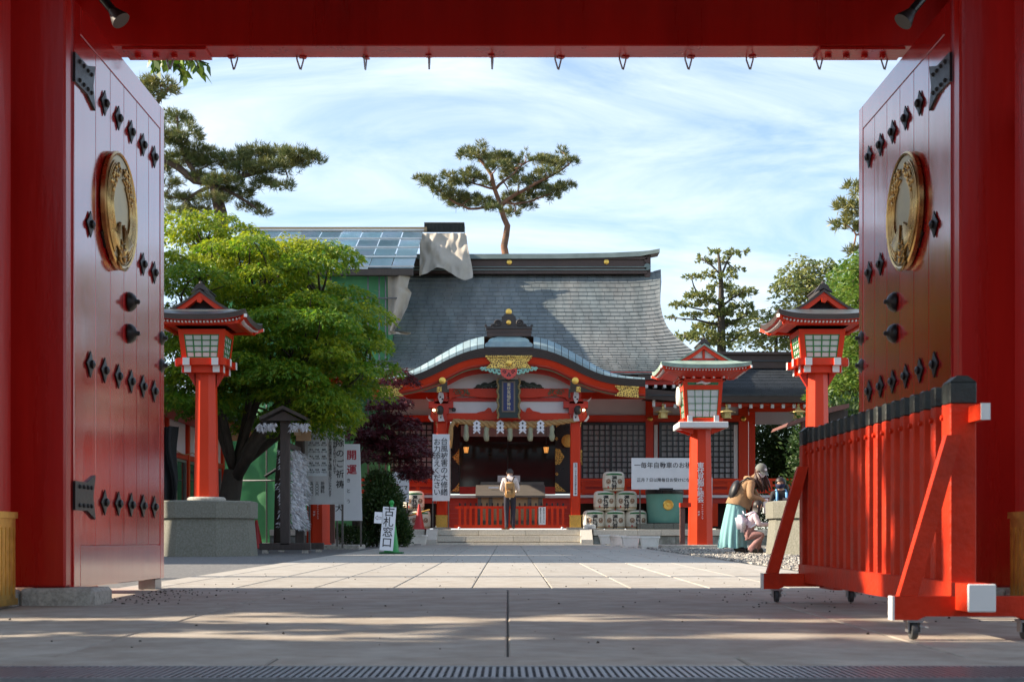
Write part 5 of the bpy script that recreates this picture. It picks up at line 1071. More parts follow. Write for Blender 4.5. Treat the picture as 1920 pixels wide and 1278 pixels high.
# ============================================================ fortune-paper rack
XR_, YR0, YR1 = P(535, 0, 25.2).x, 25.2, 27.0
rk = thing('fortune_rack', (XR_, 26.1, G(26.1)), 'dark wooden rack with small roof covered in tied white fortune papers', 'rack')
zr0 = G(26)
for y in (YR0, YR1):
    MB().box(XR_-.085, XR_+.085, y-.07, y+.07, zr0+.13, zr0+2.42, WOODD, .008).build('post', rk)
    MB().box(XR_-.46, XR_+.46, y-.07, y+.07, zr0+.04, zr0+.165, WOODD, .008).build('foot_beam', rk)
    for s in (-1, 1): MB().box(XR_+s*.36-.05, XR_+s*.36+.05, y-.06, y+.06, zr0-.02, zr0+.04, GRAN).build('foot_stone', rk)
for z in (.42, 1.9): MB().box(XR_-.03, XR_+.03, YR0+.07, YR1-.07, zr0+z, zr0+z+.1, WOODD).build('rail', rk)
b = MB(); b.prism([(XR_-.42, zr0+2.36), (XR_, zr0+2.56), (XR_+.42, zr0+2.36), (XR_+.42, zr0+2.42), (XR_, zr0+2.625), (XR_-.42, zr0+2.42)], YR0-.3, YR1+.3, WOODD); b.prism([(XR_-.33, zr0+2.36), (XR_+.33, zr0+2.36), (XR_, zr0+2.53)], YR0-.2, YR0-.15, WOODD); b.build('roof', rk)
n = 3000; zz_ = zr0+.45+rng.random(n)*1.42; yy_ = YR0+.12+rng.random(n)*(YR1-YR0-.24); side = rng.choice([-1, 1], n, p=[.2, .8])
pts = np.stack([XR_+side*(.04+.11*rng.random(n)*(1+.5*np.sin(zz_*9+yy_*5))), yy_, zz_], 1); dirs = np.stack([side*(.5+.4*rng.random(n)), rng.normal(0, .7, n), -.3-.7*rng.random(n)], 1)
PAPW = mat('fortune_paper', (.74, .74, .76), .8, var=.08, transl=.2, attr=(.50, .50, .54))
o = blades('tied_papers', pts, dirs, .06+.06*rng.random(n), .028, PAPW, rng.random(n)**2, rk, rng=rng); tag(o, kind='stuff')
n = 380; u = rng.random(n); yb_ = YR0-.32+.1*rng.random(n); xb2 = XR_-.45+.9*u
pts = np.stack([xb2, yb_, zr0+2.30-.0*u-.12*rng.random(n)+.02], 1); dirs = np.stack([rng.normal(0, .5, n), -.3*rng.random(n), -1+.8*rng.random(n)], 1)
sel = np.abs(xb2-XR_) > .13; o = blades('tied_papers', pts[sel], dirs[sel], .09, .03, PAPW, rng.random(sel.sum())**2, rk, rng=rng); tag(o, kind='stuff')
for (x0, x1, y0, y1, m) in ((551.5, 563.5, 797, 816, WOODT), (555, 583, 808, 826, mat('darker_plaque_wood', (.25, .15, .075), .7, var=.2))): b = pbox(MB(), x0, x1, y0, y1, YR0-.10+(.12 if x0 > 553 else 0), YR0-.08+(.12 if x0 > 553 else 0), m); b.top('wooden_plaque', 'small %s wooden plaque hung on the fortune rack' % ('pale' if m is WOODT else 'brown'), 'plaque', 'wooden plaques on the rack')

# ============================================================ building under repair on the left
YSC0, YSC1 = 42.0, 47.0; XSR = -2.85
zs0, zs1 = P(0, 503, YSC0).z, P(0, 434, YSC1).z
sc = thing('repair_scaffold', (-6, 43, G(43)), 'scaffold draped in green mesh with a roof of blue corrugated panels', 'scaffold')
sl_ = Vector((0, YSC1-YSC0, zs1-zs0)); ln = sl_.length; ang = math.atan2(sl_.z, sl_.y)
pw, ph = .68, ln/4
b = MB(); nw = 44
A = [(-pw/2+.012+(pw-.024)*k/nw, 0, .018*(1 if k % 2 else -1)) for k in range(nw+1)]; b.strip(A, [(x, ph-.03, z) for x, y, z in A], BLUEP); pm = b.mesh('corrugated_panel')
for r in range(4):
    for k in range(9):
        c = Vector((XSR-pw*(k+.5), YSC0, zs0))+sl_*(r/4); piece('corrugated_panel', pm, sc, c+Vector((0, 0, .012*(k % 2))), (ang, 0, 0))
for r in range(5):
    c = Vector((0, YSC0, zs0+.03))+sl_*(r/4)*.995; MB().box(XSR-9*pw, XSR+.03, c.y-.04, c.y+.02, c.z, c.z+.05, mat('white_batten', (.55, .56, .57), .5)).build('batten', sc)
MB().box(XSR-9*pw, XSR+.12, YSC1-.06, YSC1+.2, zs1+.02, zs1+.14, WOODT).build('ridge_plank', sc)
MB().box(XSR-9*pw, XSR, YSC0-.1, YSC0+.1, zs0-.22, zs0-.03, WOODD).build('eave_beam', sc)
def cloth(name, par, u0, u1, v0, v1, fn, m, nu=30, nv=26, **k):
    V = [fn(u0+(u1-u0)*i/nu, v0+(v1-v0)*j/nv) for j in range(nv+1) for i in range(nu+1)]; w = nu+1
    b = MB(); b.add(V, [(j*w+i, j*w+i+1, (j+1)*w+i+1, (j+1)*w+i) for j in range(nv) for i in range(nu)], m); return b.build(name, par, True, **k)
from mathutils import noise as mn
def wob(x, z, s=1.3, a=.12, o=0): return a*(mn.noise((x*s, z*s*.6, o))+.5*mn.noise((x*s*2.7, z*s*1.6, o+5)))
cloth('green_net', sc, -8.6, P(727, 0, 42.3).x, G(42), zs0-.1, lambda u, v: (u, 42.35+wob(u, v, 1.2, .22)+.06*math.sin(u*5+v*2.5), v), GNET, 40, 50)
cloth('green_net', sc, 42.4, 47, G(42), zs0-.1, lambda u, v: (P(727, 0, 42.3).x+.06*wob(u, v), u, v), GNET, 20, 30)
for px in (500, 560, 620, 690, 711, 723):
    q = P(px, 0, 42.1); b = MB(); b.tube([(q.x, 42.1, G(42)), (q.x, 42.1, zs0-.05)], .024, STEELD, 8); b.build('pole', sc, True)
for z in (2.2, 4.0, 5.8, 7.7): b = MB(); b.tube([(-8.6, 42.06, z), (P(745, 0, 42).x, 42.06, z)], .024, STEELD, 8); b.build('ledger', sc, True)
b = MB(); b.tube([(P(497, 0, 42).x, 42.0, P(0, 893, 42).z), (P(530, 0, 42).x, 42.0, P(0, 872, 42).z)], .05, BLACK, 6); b.build('brace', sc)
# tarpaulins
def tarp1(u, v):                                        # over the ridge end; u across, v downward
    px = 787+u*(88+14*v*math.sin(v*2.2)); py = 438+v*72+10*math.sin(u*7+v*2)*v+(6*u*v)
    p = P(px, py, 46.75-.9*v); return (p.x, p.y-.12+wob(p.x*1.4, p.z, 1.6, .26, 3)+.10*abs(math.sin(u*9+v*3)), p.z)
tp = cloth('tarpaulin', None, 0, 1, 0, 1, tarp1, TARP, 44, 36); tag(tp, 'creased beige tarpaulin thrown over the end of the ridge', 'tarpaulin')
def tarp2(u, v):
    e = [(515, 770), (540, 764), (548, 772), (575, 764), (600, 752), (622, 738)]
    py = 508+v*118; r_ = 770
    for a, c in zip(e, e[1:]):
        if a[0] <= py <= c[0]: r_ = a[1]+(c[1]-a[1])*(py-a[0])/(c[0]-a[0])
    px = 727+u*(r_-727) if py < 600 else 727+u*max(2, (r_-727)); p = P(px, py, 42.1)
    return (p.x, p.y+wob(p.x*1.5, p.z*.5, 1.6, .18, 9)+.09*math.sin(u*9+v), p.z)
tp = cloth('tarpaulin', None, 0, 1, 0, 1, tarp2, TARP, 20, 40); tag(tp, 'long beige tarpaulin hanging down beside the scaffold corner', 'tarpaulin')
b = MB(); a, c = P(796, 438, 47.4), P(871, 419, 47.4); nn = 60
T = [(a.x+(c.x-a.x)*k/nn, 47.2+.02*(k % 2), a.z) for k in range(nn+1)]; U = [(x, y, c.z) for x, y, z in T]; b.strip(T, U, BLKTOP); b.strip(U, [(x, 48.0, z) for x, y, z in U], BLKTOP); b.add([T[-1], (T[-1][0], 48, a.z), (U[-1][0], 48, c.z), U[-1]], [(0, 1, 2, 3)], BLKTOP); rc = b.top('ridge_cover', 'black corrugated cover capping the end of the roof ridge', 'cover')
pbox(MB(), 798, 874, 437, 442, 47.25, 47.9, WOODD).build('wood_frame', rc)

# ============================================================ shrine office along the left edge
of = thing('shrine_office', (-9.5, 33, G(33)), 'low white walled office with red posts behind the maple', 'building')
XO = -8.3; zo = G(33)
for k in range(8):
    y = 25.0+2.2*k; MB().box(XO-.08, XO+.08, y-.08, y+.08, zo-.1, zo+3.3, RED).build('post', of)
    if k < 7:
        MB().box(XO-.03, XO-.01, y+.08, y+2.12, zo+2.35, zo+3.2, PLASTER).build('wall_panel', of)
        w = MB().box(XO-.03, XO-.012, y+.08, y+2.12, zo+.55, zo+2.2, GLASS).build('window', of)
        b = MB(); fm = mat('aluminium_frame', (.30, .29, .25), .4, metal=.5)
        for yy_ in (y+.10, y+1.05, y+2.05): b.box(XO-.011, XO+.03, yy_-.03, yy_+.03, zo+.55, zo+2.2, fm)
        for z in (.58, 2.17): b.box(XO-.009, XO+.025, y+.13, y+2.02, zo+z-.03, zo+z+.03, fm)
        b.build('frame', w); MB().box(XO-.03, XO-.01, y+.08, y+2.12, zo-.1, zo+.54, RED).build('dado', of)
        pbx = MB().box(XO+.0, XO+.06, y+.081, y+2.119, zo+2.215, zo+2.34, REDS).build('lintel', of)
b = MB(); b.prism([(XO-5, zo+3.3), (XO+1.35, zo+3.15), (XO+1.35, zo+3.32), (XO-3, zo+5.2), (XO-6.5, zo+3.4)], 24.5, 41.6, ROOFD); b.build('roof', of)
b = MB(); b.box(XO+.1, XO+1.3, 24.6, 41.5, zo+3.10, zo+3.14, REDS); b.build('eave_soffit', of)
MB().box(XO-5, XO-.2, 24.8, 41.2, zo, zo+3.25, PLASTER).build('wall', of)
b = MB(); pts = []
for k in range(60): t = k/59; pts.append((XO+.12, 25+15*t, zo+2.42-.10*abs(math.sin(t*21))))
b.tube(pts, .012, ROPE, 5); b.top('straw_garland', 'thin straw garland strung along the office windows', 'garland')
cv = cloth('black_cover', None, 0, 1, 0, 1, lambda u, v: (P(296+36*u+3*math.sin(v*7), 0, 25.0).x, 25.0+.10*math.sin(u*11+v*4), P(0, 937-138*v, 25).z), mat('black_vinyl', (.008, .008, .009), .75, bump=.6, bscale=8), 16, 24); tag(cv, 'black vinyl cover hanging beside the office windows', 'cover')

# unseen two-storey buildings, added farther left to shade the court
for y0, y1, zr_, lb_ in ((17.7, 22.6, 8.9, 'unseen white storehouse added beyond the tall lantern to shade the court'), (23.05, 36.7, 9.3, 'long unseen white hall added behind the shrine office to shade the court')):
    t = thing('added_shade_hall', Vector((-15, (y0+y1)/2, G(y0))), lb_, 'building'); z0 = G(y0)
    MB().box(-18, -12.0, y0+.3, y1-.3, z0-.2, zr_-2.2, PLASTER).build('wall', t)
    b = MB(); b.prism([(-18.8, zr_-2.3), (-11.2, zr_-2.3), (-11.2, zr_-2.1), (-12.6, zr_), (-17.4, zr_), (-18.8, zr_-2.1)], y0, y1, ROOFD); b.build('roof', t)
    n = int((y1-y0)//2.4)
    for k in range(n):
        ya = y0+.9+k*2.4
        for zz_ in (1.0, 4.2):
            w = MB().box(-11.99, -11.94, ya, ya+1.3, z0+zz_, z0+zz_+1.3, GLASS).build('window', t); MB().box(-11.96, -11.86, ya-.06, ya+1.36, z0+zz_-.1, z0+zz_-.01, WOODD).build('sill', w)

# ============================================================ trees
def pts_in(n, rng): u = rng.random(n); th = rng.random(n)*2*np.pi; return np.sqrt(u), th
def limb(b, pts, r0, r1, m, seg=8):
    n = len(pts); b.tube(pts, [r0+(r1-r0)*k/(n-1) for k in range(n)], m, seg)
def curve(a, c, sag=.15, n=5, rng=random):
    a, c = Vector(a), Vector(c); d = c-a; out = []
    w = Vector((rng.uniform(-1, 1), rng.uniform(-1, 1), rng.uniform(-.3, 1)))*d.length*sag
    for k in range(n+1): t = k/n; out.append(a+d*t+w*math.sin(math.pi*t))
    return out
def domes(cs, rs, flat, per, rng, droop=.4, th_=.10):
    P_, D_ = [], []
    for c, r, n in zip(cs, rs, per):
        q, th = pts_in(n, rng); x = q*r*np.cos(th); y = q*r*np.sin(th)
        z = flat*r*(.55-q**2*1.0)+rng.normal(0, th_*r, n)
        P_.append(np.stack([c[0]+x, c[1]+y, c[2]+z], 1)); D_.append(np.stack([np.cos(th)+rng.normal(0, .5, n), np.sin(th)+rng.normal(0, .5, n), -droop*(.3+q)+rng.normal(0, .25, n)], 1))
    return np.concatenate(P_), np.concatenate(D_)
def inside(poly, x, y):
    ok = False; n = len(poly)
    for i in range(n):
        (x1, y1), (x2, y2) = poly[i], poly[(i+1) % n]
        if (y1 > y) != (y2 > y) and x < (x2-x1)*(y-y1)/(y2-y1)+x1: ok = not ok
    return ok
def poly_pads(poly, n, Y0, Y1, dmin, rng, deep=None):
    xs = [p[0] for p in poly]; ys = [p[1] for p in poly]; out = []; tries = 0
    while len(out) < n and tries < 20000:
        tries += 1; x = rng.uniform(min(xs), max(xs)); y = rng.uniform(min(ys), max(ys))
        if not inside(poly, x, y): continue
        Y = rng.uniform(Y0, Y1); c = P(x, y, Y)
        if all((c-o).length > dmin for o in out): out.append(c)
    return out
def palmate(p, d, rng, L, W, m, tint, par, name='leaves'):
    n = len(p); d = d/np.linalg.norm(d, axis=1)[:, None]
    up = np.array([0, 0, 1.])+rng.normal(0, .45, (n, 3)); s = np.cross(d, up); s /= np.linalg.norm(s, axis=1)[:, None]
    PP = np.concatenate([p]*3); DD = np.concatenate([d, d*.72+s*.7, d*.72-s*.7]); NN = np.concatenate([up]*3)
    LL = L*np.concatenate([rng.uniform(.8, 1.25, n), rng.uniform(.55, .9, n), rng.uniform(.55, .9, n)])
    return blades(name, PP, DD, LL, W*LL/L, m, np.concatenate([tint]*3), par, NN, rng=rng)
# --- big green maple
rm_ = np.random.default_rng(11); rr = random.Random(11)
base = P(432, 0, 27.0); base = Vector((base.x, 27.0, G(27)))
mt = thing('maple_tree', base, 'large yellow green maple spreading over the fortune rack', 'tree')
MP = [(322, 442), (345, 428), (410, 428), (470, 448), (520, 460), (560, 470), (600, 484), (565, 520), (610, 545), (655, 580), (672, 625), (690, 668), (684, 705), (650, 740), (610, 772), (570, 785), (540, 765), (470, 725), (430, 770), (350, 760), (318, 735), (300, 600)]
pads = poly_pads(MP, 138, 24.9, 29.2, .46, rr)
pads += [P(x, y, Y) for x, y, Y in ((612, 474, 27), (590, 482, 27.2), (704, 690, 27), (694, 650, 26.6), (600, 792, 26), (630, 785, 26.2), (560, 790, 25.8), (400, 414, 27.5), (350, 416, 27.5), (635, 760, 26.5), (665, 730, 27.2), (455, 436, 27.5), (525, 462, 27.2), (330, 745, 25.2), (360, 755, 25.6), (345, 700, 25.3), (500, 740, 26), (535, 770, 25.8), (480, 715, 26.4), (575, 800, 26.3), (610, 770, 25.6), (320, 690, 25), (650, 552, 27.2), (672, 588, 27), (688, 622, 26.8), (640, 590, 26.4), (660, 640, 26), (405, 765, 28.2), (445, 785, 28.4), (485, 800, 28.6), (525, 812, 28.2), (370, 775, 28), (560, 815, 28.4), (440, 750, 28.8))]
rsz = [rr.choice((rr.uniform(.30, .48), rr.uniform(.5, .85))) for _ in pads]
p, d = domes(pads, rsz, .42, [int(320*(r/.5)**2) for r in rsz], rm_, .75, .065)
zn = (p[:, 2]-p[:, 2].min())/(p[:, 2].max()-p[:, 2].min()); pz_ = np.repeat([c.z+.3*r for c, r in zip(pads, rsz)], [int(320*(r/.5)**2) for r in rsz]); pr_ = np.repeat([rr.uniform(-.12, .16) for _ in pads], [int(320*(r/.5)**2) for r in rsz]); tint = np.clip(rm_.normal(.10, .16, len(p))+.30*zn**2+pr_+.9*np.clip(p[:, 2]-pz_+.06, 0, 1), 0, 1)  # random tint and new growth, tops lightened further as sunlit highlights
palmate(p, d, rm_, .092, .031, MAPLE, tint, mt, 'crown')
b = MB(); fork = base+Vector((.05, .1, 1.55)); limb(b, [base, base+Vector((-.05, 0, .8)), fork], .24, .19, BARK, 12)
mains = [P(560, 700, 26.6), P(690, 700, 27.2), P(480, 560, 27), P(390, 480, 27.3), P(350, 640, 26.4), P(600, 560, 27.5), P(440, 640, 28.4)]
ends = []
for k, e in enumerate(mains): q = curve(fork, e, .12, 8, rr); limb(b, q, .10 if k < 2 else .085, .03, BARK, 8); ends += q[3:]
q = [fork+Vector((0, 0, -.2)), P(480, 830, 26.4), P(520, 790, 26.2), P(545, 750, 26.3), mains[0]]; limb(b, q, .12, .06, BARK, 8)
b.build('trunk', mt, True)
b = MB()
for c in pads: e = min(ends, key=lambda v: (v-c).length); limb(b, curve(e, c, .12, 4, rr), .030, .008, BARK, 5)
tag(b.build('branches', mt, True), kind='stuff')
b = MB(); t2 = P(527, 0, 30); bs = Vector((t2.x, 30, G(30))); t_ = thing('shade_tree', bs, 'slim dark trunk rising behind the fortune rack', 'tree'); limb(b, [bs, bs+Vector((0, 0, 1.5)), bs+Vector((.1, 0, 3.2))], .16, .10, BARK, 10); b.build('trunk', t_, True)
pd_ = poly_pads([(500, 700), (600, 690), (640, 760), (520, 790)], 10, 29.6, 30.6, .4, rr); p, d = domes(pd_, [.5]*len(pd_), .5, [260]*len(pd_), rm_); palmate(p, d, rm_, .10, .035, MAPLE, rm_.random(len(p))*.3, t_, 'crown')
# --- red maple
rt = thing('red_maple', Vector((P(668, 0, 34.2).x, 34.2, G(34))), 'small dark red maple in front of the hall windows', 'tree')
RP = [(690, 770), (715, 748), (750, 752), (782, 775), (778, 800), (788, 835), (785, 868), (790, 895), (770, 898), (745, 880), (700, 872), (670, 862), (655, 845), (672, 815), (660, 800)]
pads = poly_pads(RP, 46, 33.2, 35.2, .30, rr); pads += [P(x, y, Y) for x, y, Y in ((745, 700, 35), (725, 715, 34.6), (760, 715, 35.2), (770, 890, 34), (780, 882, 34.2))]
rsz = [rr.uniform(.25, .44) for _ in pads]; p, d = domes(pads, rsz, .45, [int(190*(r/.33)**2) for r in rsz], rm_, .5)
palmate(p, d, rm_, .10, .030, REDLEAF, np.clip(rm_.normal(.15, .25, len(p)), 0, 1), rt, 'crown')
b = MB(); bs = Vector(rt.location); f1 = P(672, 870, 34.2); limb(b, [bs, bs+Vector((.05, 0, 1.0)), f1], .07, .055, BARK, 8)
for e in (P(720, 870, 34), P(700, 800, 34.2), P(745, 790, 34.3), P(770, 840, 34), P(690, 840, 34.4), P(740, 745, 34.8)): limb(b, curve(f1, e, .14, 6, rr), .035, .012, mat('pale_bark', (.17, .13, .10), .8, var=.3), 6)
b.build('trunk', rt, True)
# --- clipped bush and ground cover
def bush(name, label, boxes, n, m, L, par_base, rng, W=.5, cat='shrub'):
    t = thing(name, par_base, label, cat); Pn = []; Dn = []
    for c, r in boxes:
        k = int(n*(r[0]*r[2])**1.0); v = rng.normal(size=(k, 3)); v /= np.linalg.norm(v, axis=1)[:, None]; q = (rng.random(k)**.35)[:, None]
        Pn.append(np.array(c)+v*q*np.array(r)*(1+.12*rng.normal(size=(k, 1)))); Dn.append(v+rng.normal(0, .6, (k, 3))+np.array([0, 0, .35]))
    p = np.concatenate(Pn); d = np.concatenate(Dn); keep = p[:, 2] > par_base[2]+.02; p, d = p[keep], d[keep]
    blades('foliage', p, d, L*rng.uniform(.7, 1.3, len(p)), L*W, m, np.clip(rng.normal(.15, .22, len(p)), 0, 1), t, rng=rng); return t
rb = np.random.default_rng(21)
cB = P(715, 0, 33)
bt = bush('rounded_bush', 'dense dark green rounded bush under the red maple', [(P(718, 945, 33), (.50, .5, .55)), (P(700, 960, 33.1), (.33, .4, .5)), (P(740, 985, 32.8), (.33, .4, .42)), (P(712, 910, 33.2), (.38, .4, .38)), (P(755, 1000, 32.7), (.22, .3, .3))], 21000, BUSH, .075, Vector((cB.x, 33, G(33))), rb)
b = MB()
for k in range(5): limb(b, [Vector((cB.x+.1*k-.2, 33, G(33))), Vector((cB.x+.14*k-.28, 33, G(33)+.6))], .03, .015, BARK, 6)
b.build('stems', bt)
cB = P(665, 0, 33.4); bush('low_shrub', 'low leafy shrub at the foot of the red lettered sign', [(P(660, 1003, 33.4), (.42, .3, .20)), (P(690, 1006, 33), (.35, .3, .2)), (P(640, 1000, 33.6), (.3, .3, .2))], 15000, BUSH, .07, Vector((cB.x, 33.4, G(33))), rb)
# --- pines
def pine(name, label, base, trunk, limbs, pads, m_leaf, rng, L, dens, tw=.012, cat='tree', bark=BARKP, tmean=.22, updir=.75, sprays=7, thick=1.):
    t = thing(name, base, label, cat); b = MB()
    limb(b, trunk[0], *trunk[1], bark, 10); allp = list(trunk[0])
    for q, r0, r1 in limbs:
        s = []                                          # smooth the polyline a little
        for a, c in zip(q, q[1:]): s += [a, (Vector(a)+Vector(c))/2+Vector((0, 0, rr.uniform(-.04, .04)))]
        s.append(q[-1]); limb(b, s, r0, r1, bark, 7); allp += s
    b.build('trunk', t, True)
    b = MB(); Pn = []; Dn = []
    for c, rx, rz in pads:
        e = min(allp, key=lambda v: (Vector(v)-c).length)
        if (Vector(e)-c).length > .15: limb(b, curve(e, c, .10, 4, rr), .030*thick, .010*thick, bark, 5)
        n = max(6, int(dens*rx*rx*(.6+.4*rz/rx)*1.5)); q, th = pts_in(n, rng)
        x = q*rx*np.cos(th); y = q*rx*.9*np.sin(th); z = rz*(.35-.9*q**2)*.6+rng.normal(0, .38*rz, n)
        Pn.append(np.stack([c.x+x, c.y+y, c.z+z], 1)); Dn.append(np.stack([.7*np.cos(th), .7*np.sin(th), np.full(n, updir)], 1))
        for j in range(2): k = rng.integers(n); limb(b, [c, Vector(Pn[-1][k])], .010*thick, .004*thick, bark, 4)
    tag(b.build('branches', t, True), kind='stuff')
    p = np.concatenate(Pn); d = np.concatenate(Dn); d /= np.linalg.norm(d, axis=1)[:, None]
    tn = np.clip(rng.normal(tmean, .2, len(p)), 0, 1)
    PP = np.repeat(p, sprays, 0); DD = np.repeat(d, sprays, 0)+rng.normal(0, .62, (len(p)*sprays, 3)); TT = np.repeat(tn, sprays)
    blades('needles', PP, DD, L*rng.uniform(.7, 1.2, len(PP)), tw, m_leaf, TT, t, rng=rng); return t
rp_ = np.random.default_rng(31)
def zc3(x, y): return (740+x/4.916, 240+y/4.916)
Y3 = 57.0
def W3(x, y, dy=0): return P(*zc3(x, y), Y3+dy)
k3 = Y3/FPX/4.916
L3 = [(330, 500, 90, 40), (250, 470, 75, 28), (430, 570, 100, 40), (560, 630, 130, 42), (700, 650, 110, 38), (620, 700, 130, 34), (830, 690, 100, 36), (500, 440, 70, 45), (600, 510, 100, 42), (730, 460, 110, 40), (690, 410, 80, 34), (680, 210, 80, 45), (640, 250, 60, 30), (780, 250, 90, 60), (800, 160, 45, 45), (880, 290, 105, 55), (990, 270, 100, 45), (960, 350, 105, 45), (1100, 320, 105, 50), (1080, 400, 95, 32), (1060, 455, 80, 30), (1200, 255, 35, 40), (1320, 300, 80, 42), (1430, 300, 105, 50), (1540, 220, 50, 42), (1620, 310, 75, 40), (1500, 340, 90, 45), (1410, 400, 105, 42), (1290, 480, 110, 34), (1150, 500, 90, 34), (1330, 560, 115, 42), (1470, 560, 105, 42), (1590, 530, 75, 32), (1200, 640, 105, 42), (1100, 680, 100, 50), (1230, 720, 75, 38), (1080, 780, 75, 42), (1060, 620, 60, 34), (1420, 620, 95, 34), (900, 740, 75, 34), (860, 520, 60, 30)]
pads = [(W3(x, y, rr.uniform(-1.5, 1.5)), rx*k3, ry*k3) for x, y, rx, ry in L3]
tr = [W3(1022, 1330), W3(1022, 1170), W3(1008, 1090), W3(1028, 985), W3(1040, 900), W3(1008, 830), W3(976, 730), W3(950, 640), W3(920, 560), W3(892, 430), W3(830, 340), W3(770, 270)]
lm = [([W3(978, 725), W3(1060, 650), W3(1140, 600), W3(1300, 510), W3(1480, 420), W3(1600, 340)], .10, .035), ([W3(925, 570), W3(1000, 495), W3(1100, 420), W3(1190, 330)], .07, .03), ([W3(960, 720), W3(830, 730), W3(680, 745), W3(560, 690), W3(430, 590), W3(280, 500)], .065, .025), ([W3(905, 560), W3(800, 530), W3(650, 500), W3(500, 450)], .05, .02), ([W3(990, 690), W3(1100, 700), W3(1250, 680), W3(1400, 620), W3(1580, 540)], .06, .02)]
pine('pine_tree', 'lone pine with reddish leaning trunk rising behind the hall ridge', Vector((W3(1022, 0).x, Y3, G(Y3))), ([Vector((W3(1022, 0).x, Y3, G(Y3)))]+tr, (.17, .06)), lm, pads, PINEL, rp_, .24, 250, .022, sprays=16, thick=1.2, tmean=.36)
Y4 = 53.0
L4 = [(330, 222, 28, 14), (350, 250, 28, 16), (325, 268, 28, 20), (372, 285, 32, 16), (340, 300, 38, 16), (400, 305, 34, 16), (440, 298, 36, 18), (480, 288, 34, 18), (520, 290, 36, 14), (560, 290, 34, 11), (592, 300, 18, 8), (460, 320, 38, 12), (510, 315, 34, 10), (550, 308, 30, 8), (420, 340, 36, 11), (500, 345, 28, 11), (535, 348, 16, 10), (440, 362, 36, 10), (380, 335, 30, 10), (320, 345, 22, 10), (335, 372, 28, 10), (400, 372, 26, 8), (470, 388, 24, 7), (495, 400, 14, 6), (310, 250, 20, 20), (300, 320, 25, 15), (365, 395, 30, 12), (330, 395, 22, 10)]
pads = [(P(x, y, Y4+rr.uniform(-1.2, 1.2)), rx*Y4/FPX, ry*Y4/FPX) for x, y, rx, ry in L4]
bs = Vector((P(412, 0, Y4).x, Y4, G(Y4)))
lm = [([P(300, 292, Y4), P(330, 310, Y4), P(365, 340, Y4), P(395, 346, Y4), P(450, 332, Y4), P(500, 318, Y4), P(560, 302, Y4)], .16, .05), ([P(412, 350, Y4), P(450, 370, Y4), P(490, 398, Y4)], .09, .03), ([P(380, 345, Y4), P(350, 300, Y4), P(335, 250, Y4), P(332, 215, Y4)], .11, .04), ([P(400, 346, Y4), P(350, 372, Y4), P(310, 368, Y4)], .09, .03)]
pine('pine_tree', 'broad dark pine reaching out above the green maple', bs, ([bs, P(408, 640, Y4), P(414, 400, Y4), P(402, 348, Y4)], (.34, .2)), lm, pads, PINEL, rp_, 0.26, 230, .022, tmean=.3, sprays=15, bark=mat('dark_pine_bark', (.085, .055, .04), .9, var=.4, scale=6, bump=.6), thick=1.3)
Y5 = 36.0; L5 = [(300, 160, 30, 14), (285, 180, 24, 12), (315, 172, 14, 10), (270, 165, 28, 16)]
pads = [(P(x, y, Y5+rr.uniform(-.5, .5)), rx*Y5/FPX, ry*Y5/FPX) for x, y, rx, ry in L5]; bs = Vector((-11.5, Y5, G(Y5)))
pine('pine_tree', 'brownish pine branch tip showing above the far door edge', bs, ([bs, Vector((-11.4, Y5, 6)), P(230, 260, Y5)], (.3, .15)), [([P(230, 260, Y5), P(290, 200, Y5), P(322, 160, Y5)], .09, .03)], pads, PINEL, rp_, .22, 330, .026, tmean=.5, sprays=9)
# --- conifer behind the hall on the right, and trees beyond the wing
def zc5(x, y): return (1220+x/3.874, 430+y/3.874)
Y6 = 60.0; k6 = Y6/FPX/3.874
L6 = [(470, 160, 45, 28), (590, 170, 55, 34), (670, 160, 38, 26), (380, 220, 55, 34), (500, 230, 65, 34), (620, 290, 60, 28), (300, 340, 60, 14), (430, 330, 75, 34), (560, 330, 60, 36), (500, 420, 100, 34), (350, 480, 105, 36), (680, 450, 85, 30), (600, 480, 80, 34), (430, 530, 105, 34), (230, 545, 85, 25), (650, 560, 95, 38), (150, 640, 42, 13), (300, 620, 78, 20), (500, 600, 110, 34), (700, 620, 85, 34), (600, 680, 120, 38), (420, 700, 120, 38), (250, 780, 95, 38), (380, 760, 110, 42), (560, 780, 115, 38), (480, 830, 95, 34), (700, 770, 85, 24)]
def W6(x, y, Y=Y6): return P(*zc5(x, y), Y)
pads = [(W6(x, y, Y6+rr.uniform(-1, 1)), rx*k6, ry*k6) for x, y, rx, ry in L6]; bs = Vector((W6(515, 0).x, Y6, G(Y6)))
lm = [([W6(515, yy_), W6((515+x)/2, (yy_+y)/2-10), W6(x, y)], .06, .02) for (x, y, yy_) in ((350, 480, 560), (230, 545, 640), (680, 450, 560), (150, 640, 690), (650, 560, 650), (700, 620, 720), (250, 780, 840), (590, 170, 330), (380, 220, 330), (700, 770, 850))]
pine('fir_tree', 'tall layered fir standing behind the lettered lantern', bs, ([bs, W6(515, 900), W6(512, 600), W6(512, 380), W6(490, 160)], (.26, .05)), lm, pads, CONIF, rp_, .18, 170, .070, bark=BARK, tmean=.3, updir=.25, sprays=7, thick=1.5)
